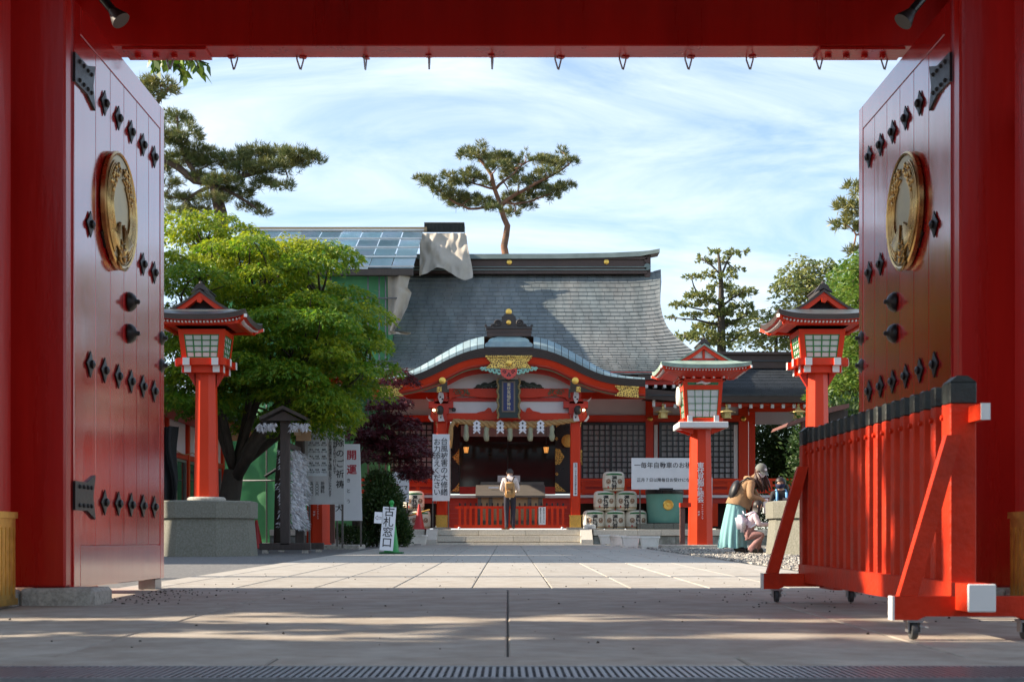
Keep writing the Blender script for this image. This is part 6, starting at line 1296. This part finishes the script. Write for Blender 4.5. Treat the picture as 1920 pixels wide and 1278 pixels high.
def leafy(name, label, base, poly, n, Y0, Y1, rmin, rmax, m, L, W, per, rng, dmin=.3, tm=.25, tr_=.14):
    t = thing(name, base, label, 'tree'); pads = poly_pads(poly, n, Y0, Y1, dmin, rr); rs_ = [rr.uniform(rmin, rmax) for _ in pads]
    p, d = domes(pads, rs_, .7, [max(8, int(per*(r/rmax)**2)) for r in rs_], rng, .35); palmate(p, d, rng, L, W, m, np.clip(rng.normal(tm, .25, len(p)), 0, 1), t, 'crown')
    zc_ = sum((c.z for c in pads))/len(pads); mid = sum((c for c in pads), Vector())/len(pads); top = Vector((mid.x, mid.y, max(c.z for c in pads)-.3)); b = MB(); tp_ = [base, base+(Vector((mid.x, mid.y, mid.z))-base)*.5+Vector((rr.uniform(-.2, .2), 0, 0)), mid, top]
    limb(b, tp_, tr_, tr_*.25, BARK, 9)
    for c in pads: e = min((base.lerp(mid, .7), mid, mid.lerp(top, .5), top), key=lambda v: (v-c).length); limb(b, curve(e, c, .12, 4, rr), .035, .01, BARK, 5)
    b.build('trunk', t, True); return t
def gb_(px, Y): return Vector((P(px, 0, Y).x, Y, G(Y)))
rq = np.random.default_rng(41)
leafy('evergreen_tree', 'loose dark evergreen behind the roof of the tall lantern by the barricade', gb_(1530, 56), [(1470, 535), (1490, 500), (1530, 490), (1565, 510), (1570, 560), (1540, 590), (1490, 580)], 36, 54.5, 57.5, .5, .9, CONIF, .20, .09, 85, rq, .4, .3)
leafy('evergreen_tree', 'low evergreen crown above the wing ridge', gb_(1450, 58), [(1425, 590), (1440, 575), (1480, 585), (1500, 640), (1475, 660), (1425, 655), (1380, 660), (1395, 630)], 30, 57, 59.5, .5, .9, CONIF, .20, .09, 85, rq, .4, .25)
leafy('green_tree', 'light green leafy tree behind the tall lantern by the barricade', gb_(1620, 36), [(1590, 490), (1625, 470), (1660, 520), (1660, 800), (1600, 830), (1555, 800), (1545, 720), (1590, 660), (1580, 560)], 110, 34.5, 38, .40, .70, LIGHTG, .13, .055, 170, rq, .34, .3)
leafy('green_tree', 'light green leafy tree beyond the wing end', gb_(1590, 44), [(1535, 560), (1570, 520), (1640, 520), (1640, 820), (1560, 830), (1540, 690)], 70, 43, 46, .5, .85, LIGHTG, .15, .065, 150, rq, .42, .2)
Y7 = 40; L7 = [(1605, 348, 22, 8), (1595, 385, 30, 12), (1585, 422, 28, 11), (1610, 402, 25, 12), (1608, 470, 20, 8), (1620, 360, 20, 10), (1620, 430, 20, 12)]
pads = [(P(x, y, Y7+rr.uniform(-.5, .5)), rx*Y7/FPX, ry*Y7/FPX) for x, y, rx, ry in L7]; bs = gb_(1660, Y7)
pine('pine_tree', 'brownish pine half hidden by the open gate door near the barricade', bs, ([bs, P(1655, 700, Y7), P(1640, 330, Y7)], (.25, .08)), [([P(1650, 430, Y7), P(1605, 440, Y7), P(1600, 470, Y7)], .05, .02), ([P(1645, 390, Y7), P(1595, 388, Y7)], .05, .02)], pads, PINEL, rp_, .22, 300, .03, tmean=.55, sprays=9)
for k, (px, Y, lb_) in enumerate(((1455, 47.5, 'dark clipped hedge in the shade behind the wing passage'), (1580, 33, 'dark hedge behind the tall lantern post by the barricade'))):
    bush('hedge', lb_, [(P(px-30, 850, Y), (.9, .6, 1.1)), (P(px+10, 840, Y), (.9, .6, 1.2)), (P(px+40, 870, Y), (.9, .6, 1.1)), (P(px, 940, Y), (1.4, .7, 1.0))], 4200, BUSH, .12, gb_(px, Y), rb, cat='hedge')
# overhanging leafy branch by the lintel
ch = thing('cherry_tree', Vector((-5.2, 12.6, G(12.6))), 'cherry tree whose leafy branch droops below the lintel', 'tree')
b = MB(); bs = Vector((-5.2, 12.6, G(12.6))); e1 = P(300, 96, 12.2); limb(b, [bs, bs+Vector((0, 0, 2.5)), bs+Vector((.3, 0, 4.3))], .14, .08, BARK, 10)
tw = [[bs+Vector((.3, 0, 4.3)), P(240, 88, 12.3), e1, P(345, 104, 12.1), P(392, 120, 12.0)], [e1, P(330, 118, 12.1), P(350, 140, 12.0)], [e1, P(300, 110, 12.0), P(290, 118, 11.9)], [P(330, 100, 12.1), P(365, 112, 12), P(375, 128, 11.9)]]
for k, q in enumerate(tw): limb(b, q, .03 if k == 0 else .012, .004, BARK, 6)
b.build('trunk', ch, True); Pn = []; Dn = []; rc_ = np.random.default_rng(5)
for q in tw:
    for a, c in zip(q[1:] if q is tw[0] else q, q[2:] if q is tw[0] else q[1:]):
        for k in range(14): t = rc_.random(); v = Vector(a).lerp(Vector(c), t); Pn.append((v.x+rc_.normal(0, .02), v.y+rc_.normal(0, .05), v.z+rc_.normal(0, .02))); Dn.append((rc_.normal(0, .5), rc_.normal(0, .5), -1+rc_.normal(0, .35)))
blades('leaves', Pn, Dn, .125*rc_.uniform(.7, 1.2, len(Pn)), .05, mat('cherry_leaf', (.05, .12, .012), .45, transl=.35, attr=(.20, .30, .03)), rc_.random(len(Pn)), ch, rng=rc_)
# unseen trees added to shade the paving, crowns gapped to leave sun streaks
for k, (x, y, z, lb_) in enumerate(((-9.5, 6.3, 4.6, 'broad unseen tree added beside the gate wing to shade the paving'), (-10.5, 3.2, 4.8, 'unseen tree added farther from the gate wing to shade the paving'))):
    bs = Vector((x, y, G(y))); t = thing('added_shade_tree', bs, lb_, 'tree'); b = MB(); limb(b, [bs, bs+Vector((0, 0, 2.2)), bs+Vector((.1, 0, 4.8))], .2, .1, BARK, 10); b.build('trunk', t, True)
    cs3 = [Vector((x+rr.uniform(-2.4, 2.4), y+rr.uniform(-1.5, 1.9), z+rr.uniform(-2.6, 2.3))) for _ in range(520)]; cs3 = [c for c in cs3 if not (6.28 < c.y < 7.08 or 5.35 < c.y < 5.95)]; p, d = domes(cs3, [rr.uniform(.22, .34) for _ in cs3], .6, [34]*len(cs3), rq); palmate(p, d, rq, .2, .11, LIGHTG, rq.random(len(p))*.3, t, 'crown')
# unseen houses added behind the viewpoint to dim the light on the gate
for x0, x1, h, lb_ in ((-13, -3.5, 6.2, 'plain grey unseen house with three upper windows, added to dim the gate front'), (-2.5, 6.5, 7.0, 'taller beige unseen house added to dim the gate front'), (7.5, 16, 5.8, 'low grey unseen house with wide shutters, added to dim the gate front')):
    t = thing('added_shade_house', Vector(((x0+x1)/2, -16, G(-16))), lb_, 'house'); wm_ = mat('house_wall', (.20, .18, .16), .9, rnd=.2)
    MB().box(x0, x1, -20, -14, G(-14)-.2, h, wm_).build('wall', t)
    b = MB(); b.prism([(-20.6, h), (-13.4, h), (-13.4, h+.15), (-17, h+1.8), (-20.6, h+.15)], x0-.4, x1+.4, ROOFD, 'x'); b.build('roof', t)
    for k in range(3):
        xa = x0+1+(x1-x0-2)*k/3; w = MB().box(xa, xa+1.6, -13.99, -13.95, h-2.4, h-1.0, GLASS).build('window', t); MB().box(xa-.08, xa+1.68, -13.97, -13.9, h-2.5, h-2.42, WHITE).build('sill', w)
    MB().box(x0+1, x0+2, -13.99, -13.94, G(-14), 2.0, WOODD).build('door', t)
# small wooden shelter on the right
ws = thing('wooden_shelter', gb_(1545, 27.5), 'small brown wooden shelter roof behind the tall lantern post', 'shelter'); Y = 27.5
b = MB(); b.prism([(P(x, y, Y).x, P(x, y, Y).z) for x, y in ((1474, 799), (1478, 792), (1560, 762), (1592, 756), (1592, 764), (1560, 772))], Y, Y+1.6, WOODB); b.build('roof', ws)
pbox(MB(), 1503, 1511, 785, 1030, Y+.3, Y+.4, WOODB).build('post', ws); pbox(MB(), 1556, 1590, 768, 1030, Y+.3, Y+.4, WOODD).build('wall', ws); pbox(MB(), 1511, 1560, 790, 796, Y+.3, Y+.4, WOODD).build('beam', ws)

# ============================================================ people
def skin_mesh(name, joints, bones, parent, sub=2):
    bm = bmesh.new(); lay = bm.verts.layers.skin.verify(); vs = {}
    for k, (x, y, z, r) in joints.items():
        v = bm.verts.new((x, y, z)); v[lay].radius = (r, r) if not hasattr(r, '__len__') else r; v[lay].use_root = (k == 'pelvis'); vs[k] = v
    for a, c, m in bones: bm.edges.new((vs[a], vs[c]))
    me = bpy.data.meshes.new(name); bm.to_mesh(me); bm.free(); ob = bpy.data.objects.new(name, me); COL.objects.link(ob)
    ob.modifiers.new('skin', 'SKIN'); s = ob.modifiers.new('sub', 'SUBSURF'); s.levels = sub; s.render_levels = sub
    dg = bpy.context.evaluated_depsgraph_get(); m2 = bpy.data.meshes.new_from_object(ob.evaluated_get(dg)); bpy.data.objects.remove(ob)
    mats = []; segs = []
    for a, c, m in bones:
        if m not in mats: mats.append(m)
        segs.append((Vector(joints[a][:3]), Vector(joints[c][:3]), mats.index(m), (np.mean(joints[a][3])+np.mean(joints[c][3]))/2))
    m2.materials.clear()
    for m in mats: m2.materials.append(m)
    for p in m2.polygons:
        c = p.center; best = 1e9
        for a, e, i, r in segs:
            d = e-a; t = max(0, min(1, (c-a).dot(d)/max(1e-9, d.length_squared))); q = (c-(a+d*t)).length/r
            if q < best: best = q; p.material_index = i
        p.use_smooth = True
    o = bpy.data.objects.new(name, m2); COL.objects.link(o); o.parent = parent; return o
def hand(J, B, w, palm, dirv, side, m, k):               # five finger chains leaving the palm
    d = Vector(dirv).normalized(); s = Vector(side).normalized(); pl = Vector(palm)
    for i, (o, l) in enumerate(((-.026, .055), (-.009, .066), (.009, .06), (.025, .048))):
        a = pl+s*o+d*.03; e = a+d*l*.5; t = a+d*l+Vector((0, 0, -.02)); J['%sa%d' % (k, i)] = (*a, .010); J['%sb%d' % (k, i)] = (*t, .007); B += [(k+'palm', '%sa%d' % (k, i), m), ('%sa%d' % (k, i), '%sb%d' % (k, i), m)]
    t = pl+s*.045+d*.025; J[k+'th'] = (*t, .010); B.append((k+'palm', k+'th', m))
def head_parts(t, c, fwd, r, hair_m, mask=None, face=True):
    """eyes, nose and ears set on the head; c = centre, fwd = facing direction"""
    f = Vector(fwd).normalized(); s = f.cross(Vector((0, 0, 1))).normalized(); u = s.cross(f); c = Vector(c)
    b = MB()
    for q in (-1, 1): b.ball(c+f*r*.93+s*q*r*.36+u*r*.05, r*.10, BLACK, 8, 6)
    b.build('eyes', t, True)
    b = MB()
    for q in (-1, 1): b.ball(c+s*q*r*.98-f*r*.05, r*.22, SKIN, 8, 6, (.6, .8, 1.3))
    if not mask: b.ball(c+f*r*1.02-u*r*.18, r*.16, SKIN, 8, 6)
    b.build('ears', t, True)
    if mask:
        b = MB(); n = 10; V = []
        for j in range(7):
            for i in range(n+1):
                a = -1.15+2.3*i/n; v = -.95+.95*j/6; bulge = 1.10+.10*math.cos(a*1.3)*math.sin(math.pi*j/6)
                V.append(c+(f*math.cos(a)+s*math.sin(a))*r*bulge*math.sqrt(max(.15, 1-v*v*.35))+u*r*v)
        b.add(V, [(j*(n+1)+i, j*(n+1)+i+1, (j+1)*(n+1)+i+1, (j+1)*(n+1)+i) for j in range(6) for i in range(n)], mask); b.build('face_mask', t, True)
def hair_cap(b, c, fwd, r, m, low=-.35, back=1.):
    f = Vector(fwd).normalized(); s = f.cross(Vector((0, 0, 1))).normalized(); u = s.cross(f); c = Vector(c); V = []; n, k = 20, 10
    for j in range(k+1):
        for i in range(n):
            a = 2*math.pi*i/n; fr = math.cos(a)               # +1 at the face
            lowv = low if fr < .35 else (.42 if fr > .7 else low+(.42-low)*(fr-.35)/.35)
            th = (math.pi/2-math.asin(max(-.95, min(.95, lowv))))*j/k
            rad = r*(1.10+.025*math.sin(i*3.1+j)); V.append(c+(f*math.cos(a)+s*math.sin(a))*rad*math.sin(th)+u*rad*1.06*math.cos(th))
    b.add(V, [(j*n+i, j*n+(i+1) % n, (j+1)*n+(i+1) % n, (j+1)*n+i) for j in range(k) for i in range(n)], m)
def human(pos, label, J, bones, name='person'):
    t = thing(name, pos, label, 'person'); skin_mesh('body', J, bones, t); return t
_MB = MB
# --- worshipper at the steps, seen from behind
SHIRT = mat('white_shirt', (.66, .60, .58), .8, var=.06, scale=6, bump=.3, bscale=14); NAVYT = mat('navy_trousers', (.018, .018, .034), .8, var=.2, scale=10, bump=.3); SHOE = mat('dark_shoe', (.03, .025, .022), .5)
CANV = mat('tan_canvas', (.48, .27, .10), .75, var=.2, scale=9, bump=.4, bscale=20); STRAP = mat('brown_strap', (.06, .03, .02), .6)
GREYH = mat('greying_hair', (.055, .052, .05), .7, var=.5, scale=40)
J = dict(pelvis=(0, 0, .90, (.15, .115)), waist=(0, 0, 1.04, (.145, .11)), chest=(0, .0, 1.24, (.165, .12)), uch=(0, .01, 1.36, (.12, .09)), neck=(0, .035, 1.44, .056), hb=(0, .055, 1.50, .068), head=(0, .07, 1.565, .088), ht=(0, .065, 1.63, .072))
Bn = [('pelvis', 'waist', SHIRT), ('waist', 'chest', SHIRT), ('chest', 'uch', SHIRT), ('uch', 'neck', SHIRT), ('neck', 'hb', SKIN), ('hb', 'head', SKIN), ('head', 'ht', SKIN)]
for q, k in ((-1, 'l'), (1, 'r')):
    J.update({k+'sh': (q*.165, .0, 1.36, .068), k+'el': (q*.235, .02, 1.10, .052), k+'wr': (q*.19, .24, 1.05, .035), k+'palm': (q*.16, .30, 1.06, .034), k+'hip': (q*.088, 0, .84, .098), k+'kn': (q*.092, .015, .47, .070), k+'an': (q*.085, -.01, .10, .056), k+'to': (q*.11, .13, .045, .042), k+'he': (q*.083, -.05, .05, .042)})
    Bn += [('uch', k+'sh', SHIRT), (k+'sh', k+'el', SHIRT), (k+'el', k+'wr', SHIRT), (k+'wr', k+'palm', SKIN), ('pelvis', k+'hip', NAVYT), (k+'hip', k+'kn', NAVYT), (k+'kn', k+'an', NAVYT), (k+'an', k+'to', SHOE), (k+'an', k+'he', SHOE)]
    hand(J, Bn, None, J[k+'palm'][:3], (-q*.3, 1, .1), (1, 0, 0), SKIN, k)
man = human((P(956, 0, 38.28).x, 38.28, ZP), 'person in white shirt and navy trousers with tan rucksack bowing at the steps', J, Bn)
MB = LB
b = MB(); hair_cap(b, (0, .07, 1.575), (0, 1, -.35), .088, GREYH, -.55); b.build('hair', man, True)
head_parts(man, (0, .07, 1.56), (0, 1, -.35), .088, GREYH, mat('white_mask', (.72, .68, .72), .8))
b = MB(); bmz = bmesh.new(); bmesh.ops.create_cube(bmz, size=1)
for v in bmz.verts: v.co = (v.co.x*(.30 if v.co.z < 0 else .25), -.185+v.co.y*(.17 if v.co.z < 0 else .12), 1.085+v.co.z*.43)
bmesh.ops.bevel(bmz, geom=bmz.edges[:], offset=.035, segments=3, affect='EDGES'); b.bm(bmz, CANV); rk_ = b.build('rucksack', man, True, 50)
b = MB(); b.box(-.115, .115, -.292, -.255, 1.10, 1.275, CANV, .02); b.box(-.10, .10, -.30, -.262, .93, 1.06, CANV, .025); b.build('flap', rk_, True, 40)
b = MB()
for q in (-1, 1): b.tube([(q*.06, -.13, 1.30), (q*.09, -.11, 1.38), (q*.12, -.0, 1.435), (q*.125, .10, 1.38)], .020, STRAP, 6); b.tube([(q*.06, -.302, 1.17), (q*.06, -.305, 1.0)], .010, STRAP, 5)
b.tube([(-.03, -.16, 1.30), (0, -.16, 1.345), (.03, -.16, 1.30)], .010, STRAP, 6); b.build('strap', rk_, True)
MB = _MB
# --- woman leaning over a child
YPW = 24.3; kw = YPW/FPX
JACK = mat('tan_jacket', (.28, .165, .080), .8, var=.15, scale=7, bump=.5, bscale=12); SKIRT = mat('aqua_skirt', (.17, .36, .37), .75, var=.10, scale=4, bump=.3, bscale=9); CAPM = mat('grey_cap', (.13, .14, .12), .7); BAGB = mat('black_bag', (.014, .014, .016), .5); BRH = mat('brown_hair', (.050, .022, .014), .5, var=.4, scale=30)
J = dict(pelvis=(-.06, 0, .86, (.15, .13)), waist=(-.0, 0, .97, (.165, .14)), chest=(.10, -.0, 1.13, (.17, .145)), uch=(.18, -.0, 1.235, (.13, .12)), neck=(.26, -.02, 1.315, .055), hb=(.315, -.035, 1.36, .066), head=(.36, -.045, 1.425, .088), ht=(.355, -.045, 1.49, .072))
Bn = [('pelvis', 'waist', JACK), ('waist', 'chest', JACK), ('chest', 'uch', JACK), ('uch', 'neck', JACK), ('neck', 'hb', SKIN), ('hb', 'head', SKIN), ('head', 'ht', SKIN)]
arms = {'l': [(.17, -.17, 1.20), (.14, -.27, .98), (.34, -.24, .93), (.41, -.22, .925)], 'r': [(.20, .16, 1.20), (.34, .20, .98), (.50, .10, .86), (.55, .07, .84)]}
for q, k in ((-1, 'l'), (1, 'r')):
    s, e, w, pm_ = arms[k]
    J.update({k+'sh': (*s, .078), k+'el': (*e, .070), k+'wr': (*w, .050), k+'palm': (*pm_, .032), k+'hip': (-.06, q*.085, .80, .09), k+'kn': (-.03, q*.09, .44, .06), k+'an': (.0+.06*q, q*.09, .09, .045), k+'to': (.16+.06*q, q*.09-.03, .04, .040), k+'he': (-.04+.06*q, q*.09, .04, .036)})
    Bn += [('uch', k+'sh', JACK), (k+'sh', k+'el', JACK), (k+'el', k+'wr', JACK), (k+'wr', k+'palm', SKIN), ('pelvis', k+'hip', SKIRT), (k+'hip', k+'kn', SKIRT), (k+'kn', k+'an', SHOE), (k+'an', k+'to', SHOE), (k+'an', k+'he', SHOE)]
    hand(J, Bn, None, pm_, (1, .1, -.5), (0, 1, 0), SKIN, k)
wm = human((P(1386, 0, YPW).x, YPW, G(YPW)), 'person in tan jacket, aqua skirt and grey cap leaning over a crouching child', J, Bn)
MB = LB
hc = Vector((.36, -.045, 1.425)); fw = Vector((.50, -.74, -.45))
b = MB(); hair_cap(b, hc, fw, .090, BRH, -.7)
for k in range(26):
    a = -1.55+3.3*k/25+math.pi; f0 = Vector((fw.x, fw.y, 0)).normalized(); s0 = Vector((-f0.y, f0.x, 0)); st = hc+(f0*math.cos(a)+s0*math.sin(a))*.085+Vector((0, 0, -.02)); ln_ = .30+.05*math.sin(k*2.3)
    b.tube([st, st+Vector((.02+.05*math.cos(k), -.02, -ln_*.5)), st+Vector((.09+.03*math.cos(k*1.7), -.03, -ln_))], [.022, .026, .008], BRH, 5)
b.build('hair', wm, True)
head_parts(wm, hc, fw, .088, BRH, mat('pale_mask', (.70, .64, .70), .8))
b = MB(); V = []; n, kk = 22, 7; f = fw.normalized(); s0 = f.cross(Vector((0, 0, 1))).normalized(); u = s0.cross(f)
for j in range(kk+1):
    th = math.pi/2*.98*j/kk
    for i in range(n): a = 2*math.pi*i/n; V.append(hc+u*.035+(f*math.cos(a)+s0*math.sin(a))*.106*math.sin(th)+u*.115*math.cos(th))
b.add(V, [(j*n+i, j*n+(i+1) % n, (j+1)*n+(i+1) % n, (j+1)*n+i) for j in range(kk) for i in range(n)], CAPM)
A = [hc+u*.037+(f*math.cos(a)+s0*math.sin(a))*.104 for a in [-.9+1.8*i/10 for i in range(11)]]; Bp = [hc+u*.012+(f*(math.cos(a)*.104+.085*math.cos(a*1.2))+s0*math.sin(a)*.100) for a in [-.9+1.8*i/10 for i in range(11)]]
b.strip(A, Bp, CAPM); b.strip(Bp, [v-u*.006 for v in A], CAPM); b.build('cap', wm, True, 60)
b = MB(); b.lathe([(.022, 0), (.018, .004)], hc+u*.085+f*.106, PAPER, 10, 'y'); b.build('cap_patch', wm)
# gathered skirt
V = []; n, kk = 64, 12
for j in range(kk+1):
    t = j/kk; z = .93-.83*t
    for i in range(n):
        a = 2*math.pi*i/n; fold = 1+(.02+.07*t)*math.sin(i*2*math.pi/n*13+1.2*math.sin(3*t)); rx = (.148+.095*t**.8)*fold; ry = (.14+.09*t)*fold
        V.append((-.045-.075*t+rx*math.cos(a), ry*math.sin(a), z+.012*math.sin(a*5)*t))
b = MB(); b.add(V, [(j*n+i, (j+1)*n+i, (j+1)*n+(i+1) % n, j*n+(i+1) % n) for j in range(kk) for i in range(n)], SKIRT); b.build('skirt', wm, True)
# loose jacket hem, hood, shoulder bag
V = []; n, kk = 36, 6
for j in range(kk+1):
    t = j/kk
    for i in range(n): a = 2*math.pi*i/n; c = Vector((.07-.10*t, 0, 1.08-.24*t)); r_ = .185+.02*t+.008*math.sin(i*3+j); V.append(c+Vector((r_*math.cos(a), r_*.9*math.sin(a), -.10*math.cos(a)*(1 if math.cos(a) > 0 else .4))))
b = MB(); b.add(V, [(j*n+i, (j+1)*n+i, (j+1)*n+(i+1) % n, j*n+(i+1) % n) for j in range(kk) for i in range(n)], JACK); b.build('jacket_hem', wm, True)
b = MB(); b.tube([(.20, -.12, 1.29), (.15, -.07, 1.31), (.12, .02, 1.31), (.16, .12, 1.29)], [.03, .042, .044, .03], JACK, 10); b.build('hood', wm, True)
b = MB(); b.ball((-.10, -.02, 1.10), .19, BAGB, 16, 10, (.48, .8, .95)); b.v = [(x*.95+z*.28-.30, y, z) for x, y, z in b.v]; bg_ = b.build('shoulder_bag', wm, True)
b = MB(); b.tube([(-.0, -.12, 1.23), (.12, -.16, 1.31), (.24, -.14, 1.25), (.26, -.10, 1.12)], .018, BAGB, 6); b.build('strap', bg_, True)
MB = _MB
# --- crouching child with backpack
YK = 23.95
PINKJ = mat('pale_pink_jacket', (.62, .48, .52), .6, var=.12, scale=9, bump=.4); PTR = mat('patterned_trousers', (.30, .15, .14), .8, var=.45, scale=45); IRID = mat('pearly_backpack', (.62, .56, .64), .28, metal=.35, var=.2, scale=8, second=(.45, .62, .68), bump=.4, bscale=9)
J = dict(pelvis=(-.04, 0, .34, (.12, .105)), waist=(-.02, 0, .44, (.11, .095)), chest=(.035, 0, .58, (.115, .10)), uch=(.07, 0, .66, (.09, .08)), neck=(.095, 0, .71, .042), hb=(.12, 0, .75, .058), head=(.14, 0, .82, .085), ht=(.135, 0, .89, .068))
Bn = [('pelvis', 'waist', PTR), ('waist', 'chest', PINKJ), ('chest', 'uch', PINKJ), ('uch', 'neck', PINKJ), ('neck', 'hb', SKIN), ('hb', 'head', SKIN), ('head', 'ht', SKIN)]
for q, k in ((-1, 'l'), (1, 'r')):
    J.update({k+'sh': (.06, q*.115, .65, .055), k+'el': (.14, q*.145, .50, .046), k+'wr': (.30, q*.08, .50, .034), k+'palm': (.35, q*.06, .51, .026), k+'hip': (-.02, q*.075, .32, .085), k+'kn': (.22, q*.10, .33, .066), k+'an': (.06+.07*q, q*.10, .085, .046), k+'to': (.19+.07*q, q*.11, .035, .038), k+'he': (.02+.07*q, q*.10, .04, .036)})
    Bn += [('uch', k+'sh', PINKJ), (k+'sh', k+'el', PINKJ), (k+'el', k+'wr', PINKJ), (k+'wr', k+'palm', SKIN), ('pelvis', k+'hip', PTR), (k+'hip', k+'kn', PTR), (k+'kn', k+'an', PTR), (k+'an', k+'to', SHOE), (k+'an', k+'he', SHOE)]
    hand(J, Bn, None, J[k+'palm'][:3], (1, 0, .1), (0, 1, 0), SKIN, k)
kid = human((P(1406, 0, YK).x, YK, G(YK)), 'child in pink jacket and patterned trousers crouching with a pearly backpack', J, Bn)
MB = LB
b = MB(); hair_cap(b, (.14, 0, .825), (1, -.2, .1), .085, HAIR, -.75)
for k in range(22): a = math.pi*.45+math.pi*1.1*k/21; st = Vector((.14+.075*math.cos(a), .075*math.sin(a), .79)); b.tube([st, st+Vector((-.01, 0, -.10)), st+Vector((-.035+.01*math.sin(k*2), 0, -.19))], [.02, .022, .006], HAIR, 5)
b.build('hair', kid, True); head_parts(kid, (.14, 0, .815), (1, -.2, .1), .085, HAIR)
bmz = bmesh.new(); bmesh.ops.create_cube(bmz, size=1)
for v in bmz.verts: v.co = (-.14+v.co.x*.18-.05*v.co.z, v.co.y*.25, .52+v.co.z*.30)
bmesh.ops.bevel(bmz, geom=bmz.edges[:], offset=.05, segments=3, affect='EDGES'); b = MB(); b.bm(bmz, IRID); bp_ = b.build('backpack', kid, True)
b = MB()
for q in (-1, 1): b.tube([(-.06, q*.08, .66), (.05, q*.10, .72), (.12, q*.10, .64), (.08, q*.11, .50), (-.05, q*.09, .42)], .018, IRID, 6)
b.tube([(-.10, -.03, .67), (-.12, 0, .73), (-.10, .03, .67)], .012, IRID, 6); b.build('strap', bp_, True)
MB = _MB
# --- girl behind the plinth
YGI = 24.7
BLK = mat('black_top', (.014, .013, .016), .8, var=.2); BLUES = mat('sky_blue_strap', (.14, .38, .66), .6); NMASK = mat('navy_mask', (.010, .018, .065), .7)
J = dict(pelvis=(0, 0, .70, (.12, .10)), waist=(0, 0, .82, (.115, .09)), chest=(0, 0, .98, (.13, .095)), uch=(0, 0, 1.06, (.10, .075)), neck=(0, -.01, 1.12, .043), hb=(-.005, -.02, 1.17, .058), head=(-.01, -.03, 1.24, .085), ht=(-.01, -.025, 1.30, .07))
Bn = [('pelvis', 'waist', BLK), ('waist', 'chest', BLK), ('chest', 'uch', BLK), ('uch', 'neck', SKIN), ('neck', 'hb', SKIN), ('hb', 'head', SKIN), ('head', 'ht', SKIN)]
for q, k in ((-1, 'l'), (1, 'r')):
    J.update({k+'sh': (q*.135, .0, 1.05, .058), k+'el': (q*.19, -.04, .86, .046), k+'wr': (q*.08, -.20, .84, .034), k+'palm': (q*.05, -.25, .85, .026), k+'hip': (q*.075, 0, .66, .08), k+'kn': (q*.08, 0, .38, .056), k+'an': (q*.08, .01, .08, .042), k+'to': (q*.09, -.11, .035, .036), k+'he': (q*.08, .04, .04, .034)})
    Bn += [('uch', k+'sh', BLK), (k+'sh', k+'el', BLK), (k+'el', k+'wr', BLK), (k+'wr', k+'palm', SKIN), ('pelvis', k+'hip', NAVYT), (k+'hip', k+'kn', NAVYT), (k+'kn', k+'an', NAVYT), (k+'an', k+'to', SHOE), (k+'an', k+'he', SHOE)]
    hand(J, Bn, None, J[k+'palm'][:3], (-q*.4, -1, 0), (1, 0, 0), SKIN, k)
gl = human((P(1464, 0, YGI).x, YGI, G(YGI)), 'child in black top with blue shoulder straps and navy mask behind the plinth', J, Bn)
MB = LB
fg = Vector((-.45, -1, -.25)); b = MB(); hair_cap(b, (-.01, -.03, 1.245), fg, .086, HAIR, -.45); b.tube([(.06, .05, 1.22), (.11, .05, 1.18), (.12, .04, 1.10), (.10, .03, 1.04)], [.03, .036, .03, .01], HAIR, 8); b.build('hair', gl, True)
head_parts(gl, (-.01, -.03, 1.235), fg, .085, HAIR, NMASK)
b = MB()
for q in (-1, 1): b.tube([(q*.075, .08, 1.04), (q*.08, .0, 1.115), (q*.085, -.085, 1.05), (q*.085, -.10, .93), (q*.10, -.04, .83)], .022, BLUES, 6)
b.build('strap', gl, True)
b = MB(); b.box(-.11, .11, .08, .22, .78, 1.08, BLUES, .04); b.build('backpack', gl, True, 50)
b = MB(); b.box(-.03, .19, -.32, -.30, .83, .97, mat('grey_pouch', (.22, .20, .18), .6), .02); b.build('pouch', gl, True, 50)
MB = _MB
# cloths in hand: white papers beside the plinth
b = MB(); q = P(1433, 945, 24.1); b.box(q.x-.03, q.x+.06, 24.05, 24.08, q.z-.16, q.z+.10, PAPER, .01); b.top('paper_slip', 'white paper held between the leaning person and the crouching child', 'paper')
